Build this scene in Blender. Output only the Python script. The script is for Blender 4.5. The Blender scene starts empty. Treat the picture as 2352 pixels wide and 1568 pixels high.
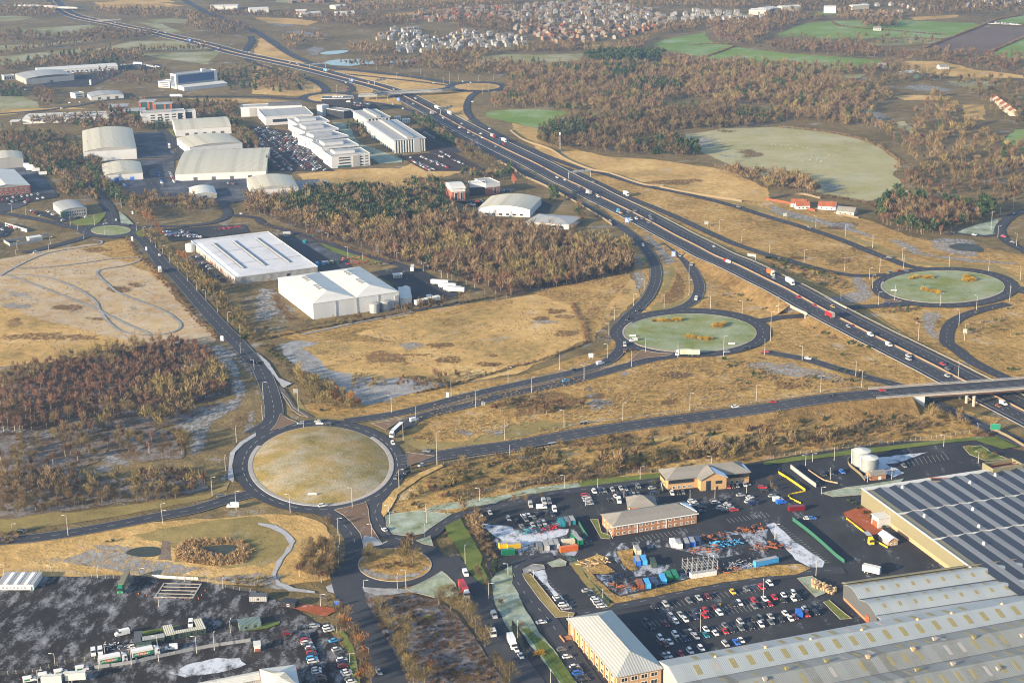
import bpy,bmesh,math,random
import numpy as np
from mathutils import Vector,Matrix,geometry as mgeo
random.seed(7);np.random.seed(7)
HAZE=0.00012
R=math.radians
scene=bpy.context.scene
COL=scene.collection
# camera
FPX,CX,CY,HCAM=1590.0,512.0,341.0,317.6
PITCH,ROLL=R(17.5),0.017
_f=Vector((0,math.cos(PITCH),-math.sin(PITCH)))
_r0=Vector((1,0,0));_u0=Vector((0,math.sin(PITCH),math.cos(PITCH)))
_r=_r0*math.cos(ROLL)-_u0*math.sin(ROLL)
_u=_u0*math.cos(ROLL)+_r0*math.sin(ROLL)
cam=bpy.data.objects.new("camera",bpy.data.cameras.new("camera"))
COL.objects.link(cam)
cam.data.sensor_width=36.0
cam.data.lens=FPX/1024.0*36.0
cam.data.clip_start=1.0
cam.data.clip_end=60000.0
cam.matrix_world=Matrix(((_r.x,_u.x,-_f.x,0),(_r.y,_u.y,-_f.y,0),(_r.z,_u.z,-_f.z,HCAM),(0,0,0,1)))
scene.camera=cam
# sky, sun, exposure
SUN_EL,SUN_AZ=R(15.0),R(215.0)
world=bpy.data.worlds.new("World");scene.world=world
world.use_nodes=True
nt=world.node_tree;nt.nodes.clear()
wo=nt.nodes.new("ShaderNodeOutputWorld");bg=nt.nodes.new("ShaderNodeBackground");sk=nt.nodes.new("ShaderNodeTexSky")
sk.sky_type='NISHITA';sk.sun_disc=False
sk.sun_elevation=SUN_EL;sk.sun_rotation=R(90)-SUN_AZ
sk.altitude=300;sk.air_density=1.0;sk.dust_density=1.2;sk.ozone_density=1.0
bg.inputs[1].default_value=0.115
nt.links.new(sk.outputs[0],bg.inputs[0]);nt.links.new(bg.outputs[0],wo.inputs[0])
sun=bpy.data.objects.new("sun",bpy.data.lights.new("sun",'SUN'))
COL.objects.link(sun)
sun.data.energy=4.8;sun.data.angle=R(0.6);sun.data.color=(1.0,0.81,0.57)
sd=Vector((math.cos(SUN_EL)*math.cos(SUN_AZ),math.cos(SUN_EL)*math.sin(SUN_AZ),math.sin(SUN_EL)))
sun.rotation_euler=sd.to_track_quat('Z','Y').to_euler();sun.location=(-400,0,500)
scene.view_settings.view_transform='Standard';scene.view_settings.look='None'
scene.view_settings.exposure=1.62;scene.view_settings.gamma=1.0
cy=scene.cycles
cy.max_bounces=4;cy.diffuse_bounces=2;cy.glossy_bounces=2;cy.transmission_bounces=2
cy.volume_bounces=0;cy.transparent_max_bounces=6;cy.use_denoising=True;cy.denoiser='OPENIMAGEDENOISE';cy.denoising_input_passes='RGB_ALBEDO_NORMAL'
cy.filter_width=1.1;cy.sample_clamp_indirect=4.0;cy.caustics_reflective=False;cy.caustics_refractive=False
# from photograph pixels to places on the ground
def ray(px,py):
 d=_r*((px-CX)/FPX)-_u*((py-CY)/FPX)+_f
 return d
def G(p,z=0.0):
 d=ray(p[0],p[1]);t=(z-HCAM)/d.z
 return Vector((d.x*t,d.y*t,z))
TY=(0.0,170.75,341.5,512.0)
def P(s):
 """'f x,y' reads the whole picture 2352 wide; 'tCR x,y' reads enlarged tile in column C, row R."""
 out=[];tile='f'
 for w in s.split():
  if w[0]in 'ft':
   tile=w;continue
  a=w.split(',');x,y=float(a[0]),float(a[1])
  if tile=='f':q=(x*1024/2352,y*1024/2352)
  else:
   c,r=int(tile[1]),int(tile[2]);q=(c*256+x*0.10889,TY[r]+y*0.10889)
  out.append(q if len(a)==2 else q+tuple(a[2:]))
 return out
def W(s,z=0.0):return[G(p,z)for p in P(s)]
# names, labels, groups
def tag(o,label=None,cat=None,group=None,kind=None):
 if label:o['label']=label
 if cat:o['category']=cat
 if group:o['group']=group
 if kind:o['kind']=kind
 return o
def empty(name,loc=(0,0,0),rz=0.0,label=None,cat=None,group=None):
 o=bpy.data.objects.new(name,None);COL.objects.link(o)
 o.empty_display_size=0.5;o.location=loc;o.rotation_euler=(0,0,rz)
 return tag(o,label,cat,group)
def obj(name,me,mats=None,parent=None,loc=None,rz=None):
 if mats:
  for m in(mats if isinstance(mats,(list,tuple))else[mats]):me.materials.append(m)
 o=bpy.data.objects.new(name,me);COL.objects.link(o)
 if parent:o.parent=parent
 if loc is not None:o.location=loc
 if rz is not None:o.rotation_euler=(0,0,rz)
 return o
def copy_tree(o,parent=None):
 kids=[c for c in o.children]
 c=o.copy();COL.objects.link(c);c.parent=parent
 for k in kids:copy_tree(k,c)
 return c
ORD="first second third fourth fifth sixth seventh eighth ninth tenth eleventh twelfth thirteenth fourteenth fifteenth sixteenth seventeenth eighteenth nineteenth twentieth".split()
def nth(i):
 if i<20:return ORD[i]
 n=i+1;return "twenty-%s"%ORD[n-21]if n<30 else("thirtieth" if n==30 else "thirty-%s"%ORD[n-31]if n<40 else "fortieth" if n==40 else "forty-%s"%ORD[n-41])
# mesh building
class MB:
 """collects faces; build() links them as one mesh object"""
 def __init__(s):s.v=[];s.f=[];s.m=[]
 def face(s,pts,mi=0):
  i=len(s.v);s.v+=[tuple(p)for p in pts];s.f.append(tuple(range(i,i+len(pts))));s.m.append(mi);return s
 def hexa(s,b,t,mi=0,bottom=False):
  """prism between equal rings b (low) and t (high)"""
  i=len(s.v);n=len(b);s.v+=[tuple(p)for p in b]+[tuple(p)for p in t]
  for k in range(n):
   j=(k+1)%n;s.f.append((i+k,i+j,i+n+j,i+n+k));s.m.append(mi)
  s.f.append(tuple(i+n+k for k in range(n)));s.m.append(mi)
  if bottom:s.f.append(tuple(i+n-1-k for k in range(n)));s.m.append(mi)
  return s
 def box(s,x0,x1,y0,y1,z0,z1,mi=0):
  return s.hexa([(x0,y0,z0),(x1,y0,z0),(x1,y1,z0),(x0,y1,z0)],[(x0,y0,z1),(x1,y0,z1),(x1,y1,z1),(x0,y1,z1)],mi,True)
 def obox(s,c,ax,ay,hx,hy,z0,z1,mi=0):
  c=Vector(c);ax=Vector(ax);ay=Vector(ay)
  q=[c-ax*hx-ay*hy,c+ax*hx-ay*hy,c+ax*hx+ay*hy,c-ax*hx+ay*hy]
  return s.hexa([(p.x,p.y,z0)for p in q],[(p.x,p.y,z1)for p in q],mi,True)
 def cyl(s,x,y,z0,z1,r0,r1=None,n=8,mi=0,cap=True):
  r1=r0 if r1 is None else r1
  b=[(x+r0*math.cos(2*math.pi*k/n),y+r0*math.sin(2*math.pi*k/n),z0)for k in range(n)]
  t=[(x+r1*math.cos(2*math.pi*k/n),y+r1*math.sin(2*math.pi*k/n),z1)for k in range(n)]
  return s.hexa(b,t,mi,cap)
 def bar(s,a,b,r,n=4,mi=0):
  a=Vector(a);b=Vector(b);d=(b-a).normalized()
  u=d.orthogonal().normalized();w=d.cross(u)
  ra=[a+u*r*math.cos(2*math.pi*(k+.5)/n)+w*r*math.sin(2*math.pi*(k+.5)/n)for k in range(n)]
  rb=[p+(b-a)for p in ra]
  return s.hexa(ra,rb,mi,True)
 def mesh(s,name):
  me=bpy.data.meshes.new(name);me.from_pydata(s.v,[],s.f);me.update()
  if any(s.m):me.polygons.foreach_set("material_index",s.m)
  return me
 def build(s,name,mats,parent=None,loc=None,rz=None,smooth=False):
  me=s.mesh(name)
  bm=bmesh.new();bm.from_mesh(me);bmesh.ops.remove_doubles(bm,verts=bm.verts,dist=1e-4);bmesh.ops.recalc_face_normals(bm,faces=bm.faces);bm.to_mesh(me);bm.free()
  if smooth:me.polygons.foreach_set("use_smooth",[True]*len(me.polygons))
  return obj(name,me,mats,parent,loc,rz)
def crom(pts,step,closed=False):
 """Catmull-Rom through points, resampled about every `step`"""
 P_=[np.array(p,float)for p in pts];n=len(P_)
 if n<3 and not closed:
  a,b=P_[0],P_[-1];k=max(1,int(np.linalg.norm(b-a)/step));return[a+(b-a)*i/k for i in range(k+1)]
 out=[]
 for i in range(n if closed else n-1):
  p1,p2=P_[i],P_[(i+1)%n]
  p0=P_[i-1]if(i or closed)else 2*p1-p2
  p3=P_[(i+2)%n]if(closed or i+2<n)else 2*p2-p1
  k=max(1,int(np.linalg.norm((p2-p1)[:2])/step))
  for j in range(k):
   t=j/k
   out.append(.5*((2*p1)+(-p0+p2)*t+(2*p0-5*p1+4*p2-p3)*t*t+(-p0+3*p1-3*p2+p3)*t**3))
 if not closed:out.append(P_[-1])
 return out
def normals2d(c,closed=False):
 c=np.array(c);d=np.gradient(c[:,:2],axis=0)
 if closed:
  d=np.roll(c[:,:2],-1,0)-np.roll(c[:,:2],1,0)
 d/=np.maximum(np.linalg.norm(d,axis=1),1e-9)[:,None]
 return np.stack([-d[:,1],d[:,0]],1)
# materials
def newmat(name):
 m=bpy.data.materials.new(name);m.use_nodes=True
 n=m.node_tree.nodes;b=n["Principled BSDF"]
 b.inputs["Specular IOR Level"].default_value=0.25
 return m,m.node_tree,b
def node(t,kind,**kw):
 n=t.nodes.new(kind)
 for k,v in kw.items():
  if k in n.inputs:n.inputs[k].default_value=v
  else:setattr(n,k,v)
 return n
def ramp(t,stops,interp='LINEAR'):
 r=t.nodes.new("ShaderNodeValToRGB");e=r.color_ramp.elements;r.color_ramp.interpolation=interp
 while len(e)<len(stops):e.new(0.5)
 for k,(p,c)in enumerate(stops):
  e[k].position=p;e[k].color=(c[0],c[1],c[2],1)if not isinstance(c,(int,float))else(c,c,c,1)
 return r
def mathn(t,op,a,b=None,clamp=False):
 n=t.nodes.new("ShaderNodeMath");n.operation=op;n.use_clamp=clamp
 for i,v in enumerate((a,b)):
  if v is None:continue
  if isinstance(v,(int,float)):n.inputs[i].default_value=v
  else:t.links.new(v,n.inputs[i])
 return n.outputs[0]
def noise(t,vec,size,detail=4,rough=.6,stretch=None):
 n=node(t,"ShaderNodeTexNoise",Scale=1.0/size,Detail=detail,Roughness=rough)
 if stretch:
  mp=t.nodes.new("ShaderNodeMapping");mp.inputs["Scale"].default_value=stretch[:3];mp.inputs["Rotation"].default_value=(0,0,stretch[3])
  t.links.new(vec,mp.inputs[0]);vec=mp.outputs[0]
 t.links.new(vec,n.inputs["Vector"]);return n.outputs["Fac"]
def mixc(t,fac,a,b):
 n=t.nodes.new("ShaderNodeMix");n.data_type='RGBA'
 for s,v in((0,fac),(6,a),(7,b)):
  if isinstance(v,(int,float)):n.inputs[s].default_value=v
  elif isinstance(v,tuple):n.inputs[s].default_value=(v[0],v[1],v[2],1)
  else:t.links.new(v,n.inputs[s])
 return n.outputs[2]
def ground_mat(name,cols,big=70,mid=9,fine=1.3,frost=0.0,frostcol=(.50,.54,.60),frost_size=16,bump=.5,rough=.95,soft=False,wb=.45,spread=.145,stretch=None,fsharp=.07):
 """earth, grass, tarmac: three sizes of noise pick between the colours, white frost lies on part of it"""
 m,t,b=newmat(name)
 pos=t.nodes.new("ShaderNodeNewGeometry").outputs["Position"]
 a=noise(t,pos,big,3,.55);c=noise(t,pos,mid,5,.65,stretch);d=noise(t,pos,fine,4,.7)
 h=mathn(t,'ADD',mathn(t,'MULTIPLY',a,wb),mathn(t,'ADD',mathn(t,'MULTIPLY',c,(1-wb)*.6),mathn(t,'MULTIPLY',d,(1-wb)*.4)))
 n=len(cols);r=ramp(t,[(.5-spread+2*spread*k/max(1,n-1),cc)for k,cc in enumerate(cols)])
 t.links.new(h,r.inputs[0]);colr=r.outputs[0]
 if frost>0:
  e=noise(t,pos,frost_size,6,.72,stretch)
  e=mathn(t,'ADD',mathn(t,'MULTIPLY',e,.75),mathn(t,'MULTIPLY',d,.25))
  th=.5+(.5-frost)*.36
  fr=ramp(t,[(th-fsharp,0),(th+fsharp,1)]);t.links.new(e,fr.inputs[0])
  colr=mixc(t,mathn(t,'MULTIPLY',fr.outputs[0],.85),colr,frostcol)
 t.links.new(colr,b.inputs["Base Color"]);b.inputs["Roughness"].default_value=rough;b.inputs["Specular IOR Level"].default_value=.04
 if bump:
  bm_=node(t,"ShaderNodeBump",Strength=1.0,Distance=bump)
  t.links.new(mathn(t,'ADD',mathn(t,'MULTIPLY',c,1.6),mathn(t,'MULTIPLY',d,.6)),bm_.inputs["Height"]);t.links.new(bm_.outputs[0],b.inputs["Normal"])
 if soft:
  at=t.nodes.new("ShaderNodeAttribute");at.attribute_name="edge"
  q=noise(t,pos,13,7,.72)
  al=ramp(t,[(.30,0),(.62,1)]);t.links.new(mathn(t,'ADD',mathn(t,'MULTIPLY',at.outputs["Fac"],.85),mathn(t,'MULTIPLY',mathn(t,'SUBTRACT',q,.5),2.6)),al.inputs[0])
  fq=ramp(t,[(.40,.12),(.56,1)]);t.links.new(noise(t,pos,2.6,5,.75,(1,.6,1,.3)),fq.inputs[0]);t.links.new(mathn(t,'MULTIPLY',al.outputs[0],fq.outputs[0]),b.inputs["Alpha"])
 return m
def plain(name,rgb,rough=.7,var=.12,size=3.0,metal=0.0,spec=.3):
 m,t,b=newmat(name)
 pos=t.nodes.new("ShaderNodeNewGeometry").outputs["Position"]
 r=ramp(t,[(.3,tuple(c*(1-var)for c in rgb)),(.7,tuple(min(1,c*(1+var))for c in rgb))])
 t.links.new(noise(t,pos,size,5,.65),r.inputs[0]);t.links.new(r.outputs[0],b.inputs["Base Color"])
 b.inputs["Roughness"].default_value=rough;b.inputs["Metallic"].default_value=metal;b.inputs["Specular IOR Level"].default_value=spec
 return m
def sheeted(name,rgb,pitch=1.0,axis='X',depth=.05,var=.1,rough=.55,metal=0.0,dirt=None,spec=.3):
 """profiled metal sheet: ribs along one axis of the object, faint panel-to-panel change of tone, streaks of dirt"""
 m,t,b=newmat(name)
 oc=t.nodes.new("ShaderNodeTexCoord").outputs["Object"]
 sx=t.nodes.new("ShaderNodeSeparateXYZ");t.links.new(oc,sx.inputs[0])
 x=sx.outputs["XYZ".index(axis)]
 wv=mathn(t,'SINE',mathn(t,'MULTIPLY',x,2*math.pi/pitch))
 pan=t.nodes.new("ShaderNodeTexWhiteNoise");pan.noise_dimensions='1D';t.links.new(mathn(t,'FLOOR',mathn(t,'DIVIDE',x,pitch*5)),pan.inputs["W"])
 nz=noise(t,oc,5,6,.7);nf=noise(t,oc,1.2,4,.7,(1,4,1,0)if axis=='X' else(4,1,1,0))
 h=mathn(t,'ADD',mathn(t,'MULTIPLY',pan.outputs[0],.35),mathn(t,'ADD',mathn(t,'MULTIPLY',nz,.4),mathn(t,'MULTIPLY',nf,.35)))
 d=dirt or tuple(c*(1-2.2*var)for c in rgb)
 r=ramp(t,[(.22,d),(.5,rgb),(.85,tuple(min(1,c*(1+var))for c in rgb))]);t.links.new(h,r.inputs[0])
 t.links.new(r.outputs[0],b.inputs["Base Color"])
 bm_=node(t,"ShaderNodeBump",Strength=.6,Distance=depth);t.links.new(wv,bm_.inputs["Height"]);t.links.new(bm_.outputs[0],b.inputs["Normal"])
 b.inputs["Roughness"].default_value=rough;b.inputs["Metallic"].default_value=metal;b.inputs["Specular IOR Level"].default_value=spec
 return m
def brick(name,rgb,rgb2):
 m,t,b=newmat(name)
 oc=t.nodes.new("ShaderNodeTexCoord").outputs["Object"]
 nz=noise(t,oc,.35,3,.8);n2=noise(t,oc,6,4,.6)
 r=ramp(t,[(.35,rgb),(.65,rgb2)]);t.links.new(mathn(t,'ADD',mathn(t,'MULTIPLY',nz,.6),mathn(t,'MULTIPLY',n2,.4)),r.inputs[0])
 t.links.new(r.outputs[0],b.inputs["Base Color"]);b.inputs["Roughness"].default_value=.9
 return m
def foliage(name,c0,c1,attr=True,rough=.9):
 """twigs or needles: the tone drifts from tree to tree (object or per-tree tint) and through the crown"""
 m,t,b=newmat(name)
 oi=t.nodes.new("ShaderNodeObjectInfo");at=t.nodes.new("ShaderNodeAttribute");at.attribute_name="tint"
 pos=t.nodes.new("ShaderNodeNewGeometry").outputs["Position"]
 h=mathn(t,'ADD',mathn(t,'ADD',at.outputs["Fac"],mathn(t,'MULTIPLY',oi.outputs["Random"],.55)),mathn(t,'MULTIPLY',noise(t,pos,1.1,3,.7),.45))
 r=ramp(t,[(.1,c0),(.95,c1)]);t.links.new(h,r.inputs[0]);t.links.new(r.outputs[0],b.inputs["Base Color"])
 b.inputs["Roughness"].default_value=rough;b.inputs["Specular IOR Level"].default_value=.1
 return m
def glassy(name,rgb,rough=.12,spec=.6):
 m,t,b=newmat(name);b.inputs["Base Color"].default_value=(*rgb,1);b.inputs["Roughness"].default_value=rough;b.inputs["Specular IOR Level"].default_value=spec;return m
M={}
FC=(.36,.385,.43)
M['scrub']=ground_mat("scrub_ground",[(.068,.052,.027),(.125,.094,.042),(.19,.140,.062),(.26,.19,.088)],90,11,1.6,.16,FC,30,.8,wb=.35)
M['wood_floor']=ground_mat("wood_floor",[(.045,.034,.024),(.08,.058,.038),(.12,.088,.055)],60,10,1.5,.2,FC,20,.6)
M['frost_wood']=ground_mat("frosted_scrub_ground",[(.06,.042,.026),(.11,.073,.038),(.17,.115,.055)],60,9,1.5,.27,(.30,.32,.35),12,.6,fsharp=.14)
M['tan']=ground_mat("dead_grass",[(.20,.115,.038),(.30,.215,.075),(.44,.28,.10),(.52,.355,.14),(.64,.46,.20)],60,7,1.1,.12,FC,24,.55)
M['tan_rough']=ground_mat("rough_tussock_grass",[(.12,.066,.022),(.19,.135,.044),(.34,.208,.068),(.43,.295,.102),(.58,.40,.165)],40,4.5,.9,.14,FC,20,.9,wb=.32)
M['tan_frost']=ground_mat("frosted_dead_grass",[(.26,.165,.07),(.40,.28,.135),(.50,.37,.20)],60,8,1.1,.30,(.44,.415,.37),14,.35,fsharp=.14)
M['ochre']=ground_mat("mown_verge_grass",[(.15,.12,.042),(.23,.18,.065),(.31,.235,.092)],40,6,1.0,.10,FC,18,.25)
M['brown_floor']=ground_mat('bramble_ground',[(.05,.032,.019),(.095,.06,.032),(.15,.098,.05)],40,6,1.2,.3,(.30,.32,.36),8,.6,fsharp=.12)
M['bank']=ground_mat('bank_bracken',[(.08,.05,.019),(.15,.096,.036),(.23,.152,.06),(.31,.215,.093)],40,4.5,.9,.06,FC,20,.9,wb=.32)
M['frost']=ground_mat("frosted_verge",[(.13,.11,.07),(.22,.19,.12)],40,6,1.0,.60,FC,6,.35,fsharp=.2)
M['frost_soft']=ground_mat("frost_patch",[(.15,.12,.075),(.22,.19,.12)],40,6,1.0,.60,FC,6,.35,soft=True,fsharp=.2)
M['tan_soft']=ground_mat("dead_grass_patch",[(.14,.085,.038),(.25,.165,.075),(.36,.25,.125)],40,6,1.0,.1,FC,18,.7,soft=True)
M['brown_soft']=ground_mat("bracken_patch",[(.10,.055,.022),(.17,.098,.042),(.24,.145,.062)],40,6,1.0,.08,FC,18,.7,soft=True)
M['green']=ground_mat("mown_grass",[(.07,.10,.022),(.12,.15,.035),(.17,.19,.05)],50,6,.9,.10,(.42,.50,.46),14,.15)
M['green_frost']=ground_mat("frosted_grass",[(.10,.125,.05),(.17,.19,.09),(.23,.235,.13)],40,6,.9,.42,(.44,.52,.48),10,.15,fsharp=.16)
M['island']=ground_mat("roundabout_grass",[(.105,.14,.022),(.165,.185,.040),(.235,.222,.068)],30,8,1.2,.26,(.36,.42,.38),22,.12,fsharp=.2)
M['field']=ground_mat("green_field",[(.115,.18,.034),(.155,.225,.050),(.20,.25,.070)],160,30,4,.08,(.40,.48,.46),80,.1,fsharp=.16)
M['field_dull']=ground_mat("winter_field",[(.14,.145,.045),(.20,.19,.065),(.27,.235,.095)],120,20,3,.16,(.46,.49,.46),60,.15,fsharp=.18)
M['pasture']=ground_mat("frosted_pasture",[(.205,.19,.058),(.29,.255,.088),(.35,.29,.12)],90,18,2.2,.28,(.42,.43,.36),55,.15,fsharp=.22)
M['plough']=ground_mat("ploughed_field",[(.10,.072,.058),(.14,.105,.085),(.17,.13,.105)],120,14,3,0,bump=.3)
M['asphalt']=ground_mat("asphalt",[(.036,.039,.046),(.050,.053,.061),(.068,.070,.077)],60,12,1.0,0,bump=.01,rough=.8,wb=.4,spread=.24,stretch=(1,.25,1,.8))
M['asphalt2']=ground_mat("car_park_asphalt",[(.027,.029,.033),(.040,.042,.047),(.060,.060,.061)],40,9,1.0,.09,(.40,.43,.48),9,.02,rough=.85,stretch=(1,.3,1,-.15))
M['asphalt_frost']=ground_mat("frosted_asphalt",[(.030,.031,.035),(.045,.045,.049)],40,8,1.0,.42,(.46,.50,.56),6,.03,rough=.85,stretch=(1,.3,1,.3),fsharp=.05)
M['asphalt_blue']=ground_mat("yard_tarmac",[(.036,.039,.046),(.058,.062,.072),(.09,.095,.105)],40,10,1.0,.22,(.20,.225,.27),24,.02,rough=.85,fsharp=.12)
M['red_asphalt']=ground_mat("office_car_park_tarmac",[(.038,.030,.029),(.055,.043,.041),(.074,.058,.053)],40,10,1.0,0,bump=.02)
M['yard']=ground_mat("black_yard",[(.020,.019,.0185),(.031,.028,.027),(.056,.048,.042)],30,5,.8,.24,(.40,.415,.44),7,.08,rough=.9,stretch=(1,.42,1,.12),fsharp=.10)
M['snow_yard']=ground_mat("snow_dusted_yard",[(.03,.03,.03),(.07,.065,.06)],30,5,.8,.66,(.58,.62,.68),5,.05,rough=.9,stretch=(1,.5,1,.2),fsharp=.08)
M['path']=ground_mat("frosted_path",[(.22,.21,.20),(.30,.29,.28)],30,5,.8,.68,(.40,.42,.45),5,.05,fsharp=.15)
M['pave']=ground_mat("footway",[(.085,.078,.072),(.12,.11,.10)],30,5,.8,.15,FC,6,.03)
M['redchip']=ground_mat("red_stone_chips",[(.23,.065,.028),(.34,.105,.045)],20,3,.5,.10,(.6,.5,.48),5,.1)
M['brownchip']=ground_mat("brown_splitter_paving",[(.13,.085,.055),(.20,.13,.085)],20,3,.6,.12,FC,8,.05)
M['earth']=ground_mat("bare_earth",[(.11,.085,.06),(.17,.13,.09),(.23,.18,.125)],50,9,1.2,.18,FC,14,.3)
M['concrete']=plain("concrete",(.33,.30,.26),.85,.15,3)
M['rust_dark']=plain('brown_steel_girder',(.10,.055,.045),.7,.12,3)
M['tank_steel']=sheeted('silver_tank_sheet',(.27,.30,.31),1.1,'Z',.01,.05,rough=.45,metal=.25)
M['corrug']=sheeted('corrugated_iron',(.50,.50,.47),.35,'X',.12,.08)
M['barrier']=plain("concrete_barrier",(.22,.155,.10),.85,.14,5)
M['kerb']=plain("kerb_stone",(.36,.31,.25),.85,.15,2)
M['line']=plain("road_paint",(.46,.46,.45),.7,.3,1.0)
M['yellow']=plain("yellow_paint",(.75,.50,.03),.5,.1)
M['ice']=ground_mat("pond_ice",[(.035,.045,.04),(.05,.06,.053),(.065,.075,.065)],20,8,2,0,bump=0,rough=.6)
M['water']=glassy("open_water",(.05,.075,.10),.06,.8)
M['steel']=plain("galvanised_steel",(.36,.37,.38),.5,.12,1,.3)
M['pole']=plain("lamp_post_steel",(.44,.43,.41),.55,.1,1,.1)
M['white']=sheeted("white_cladding",(.52,.52,.51),.9,'X',.015,.05)
M['whitey']=sheeted("white_wall_cladding",(.52,.525,.53),1.2,'X',.012,.04)
M['render']=plain("white_render",(.53,.53,.53),.8,.04,4)
M['cream']=plain("cream_render",(.48,.43,.34),.8,.06,4)
M['roof_tan']=sheeted("weathered_cream_roof_sheet",(.46,.43,.33),.9,'X',.06,.13,dirt=(.33,.305,.225))
M['roof_grey']=sheeted("grey_roof_sheet",(.31,.31,.30),.9,'X',.05,.1)
M['roof_white']=sheeted("pale_roof_sheet",(.55,.545,.50),1.0,'Y',.05,.06)
M['roof_fact']=sheeted("old_asbestos_roof_sheet",(.20,.212,.203),.8,'X',.05,.2,dirt=(.11,.10,.08),rough=.8)
M['roof_fact2']=sheeted("metal_factory_roof_sheet",(.28,.31,.32),.8,'X',.05,.08,dirt=(.24,.27,.28),rough=.6)
M['saw_dark']=sheeted("dark_north_light_glazing",(.022,.028,.042),2.2,'X',.03,.1,rough=.4)
M['saw_grey']=sheeted("grey_felt_slope",(.32,.305,.285),3.0,'X',.02,.10,rough=.9)
M['membrane']=ground_mat("white_roof_membrane",[(.44,.45,.47),(.52,.53,.55),(.58,.59,.60)],30,8,1.5,.12,(.72,.74,.78),14,.02)
M['clad_grey']=sheeted("grey_wall_cladding",(.30,.30,.29),.8,'X',.03,.06)
M['clad_dark']=sheeted("dark_grey_cladding",(.085,.09,.095),.8,'X',.03,.08)
M['clad_olive']=sheeted("olive_wall_cladding",(.185,.17,.105),1.2,'X',.03,.06)
M['clad_green']=sheeted("dark_green_cladding",(.045,.068,.055),.6,'X',.05,.1)
M['green_sheet']=sheeted("green_grey_sheet",(.12,.17,.15),.5,'X',.06,.1)
M['black']=plain("black_cladding",(.022,.023,.027),.45,.15,2)
M['glass']=glassy("dark_window_glass",(.022,.028,.034),.12,.6)
M['glass_green']=glassy("green_office_glass",(.03,.085,.085),.15,.6)
M['glass_blue']=glassy("blue_glass_wall",(.035,.09,.20),.18,.6)
M['frame']=plain("white_window_frame",(.75,.75,.74),.5,.04)
M['brick_orange']=brick("orange_brick",(.29,.14,.075),(.36,.18,.095))
M['brick_buff']=brick("buff_brick",(.36,.225,.105),(.43,.28,.14))
for k_,c_ in(('far_white',(.32,.32,.315)),('far_cream',(.29,.24,.175)),('far_buff',(.23,.16,.10)),('far_brick',(.19,.105,.07))):M[k_]=plain(k_+'_house_wall',c_,.9,.1,8)
M['brick_red']=brick("red_brick",(.22,.085,.06),(.30,.12,.08))
M['stone_peach']=brick("peach_block",(.37,.225,.125),(.44,.285,.17))
M['slate']=sheeted("grey_roof_tile",(.20,.19,.17),.7,'Y',.03,.12,rough=.85)
M['tile_red']=sheeted("red_roof_tile",(.27,.085,.04),.6,'X',.05,.12,rough=.85)
M['zinc']=sheeted("standing_seam_metal",(.36,.37,.35),1.15,'X',.05,.08,rough=.5,metal=.15)
M['orange']=plain("orange_panel",(.36,.085,.04),.6,.05)
M['snow']=plain("frozen_snow",(.80,.82,.86),.9,.05,2)
M['skylight']=plain("stained_rooflight",(.24,.205,.085),.6,.15,1)
M['rust']=plain("rusty_steel",(.22,.075,.030),.85,.3,1)
M['timber']=plain("pale_timber",(.50,.34,.19),.85,.18,1)
M['fence_wood']=plain("weathered_timber_fence",(.19,.15,.095),.9,.12,2)
M['fence_red']=plain("red_stained_timber",(.26,.075,.035),.9,.12,2)
M['wire']=plain("fence_wire",(.20,.20,.18),.7,.1,1)
M['green_mesh']=plain("green_mesh_fence",(.03,.12,.08),.6,.1,1)
M['tyre']=plain("tyre_rubber",(.012,.012,.013),.9,.1,1)
M['lampglass']=glassy("lamp_glass",(.6,.6,.55),.3)
M['sign_blue']=plain("blue_sign_face",(.03,.16,.62),.5,.03)
M['sign_green']=plain("green_sign_face",(.01,.17,.10),.5,.03)
M['sign_white']=plain("white_sign_face",(.8,.8,.8),.5,.03)
M['sign_back']=plain("grey_sign_back",(.26,.28,.27),.6,.06)
M['twig_brown']=foliage("brown_twigs",(.058,.041,.022),(.215,.150,.080))
M['twig_red']=foliage("reddish_birch_twigs",(.062,.033,.020),(.195,.108,.066))
M['twig_olive']=foliage("olive_twigs",(.058,.046,.020),(.235,.180,.072))
M['twig_orange']=foliage("orange_beech_leaves",(0.16,0.068,0.022),(0.36,0.17,0.055))
M['needle']=foliage("pine_needles",(.018,.034,.016),(.062,.092,.036))
M['shrub']=foliage("evergreen_shrub_leaves",(.026,.042,.016),(.090,.115,.040))
M['shrub_bright']=foliage("yellow_green_shrub_leaves",(.09,.13,.015),(.24,.28,.05))
M['gorse']=foliage("golden_shrub_stems",(.26,.15,.012),(.50,.31,.03))
M['reed']=foliage("dead_reed",(.22,.145,.07),(.46,.32,.17))
M['tuft']=foliage("tussock_blades",(0.13,0.085,0.038),(0.3,0.215,0.11))
M['bark']=plain("grey_brown_bark",(.17,.13,.10),.95,.2,.6)
M['bark_pale']=plain("pale_birch_bark",(.42,.37,.31),.9,.2,.5)
PAINT={}
for k,c in{'white':(.66,.66,.66),'silver':(.36,.37,.38),'grey':(.13,.135,.14),'black':(.014,.015,.017),'red':(.42,.016,.018),'dark red':(.15,.012,.016),'blue':(.02,.12,.48),'dark blue':(.016,.028,.075),'sky blue':(.06,.32,.62),'teal':(.015,.17,.22),'yellow':(.72,.46,.02),'orange':(.55,.13,.02),'green':(.01,.16,.075),'rust brown':(.20,.065,.03),'cream':(.60,.54,.38),'beige':(.42,.34,.22)}.items():
 PAINT[k]=plain(k.replace(' ','_')+"_vehicle_paint",c,.32,.03,1.0,0.0,.5)
M['headlight']=glassy("headlight_glass",(.7,.7,.68),.15,.7)
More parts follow.
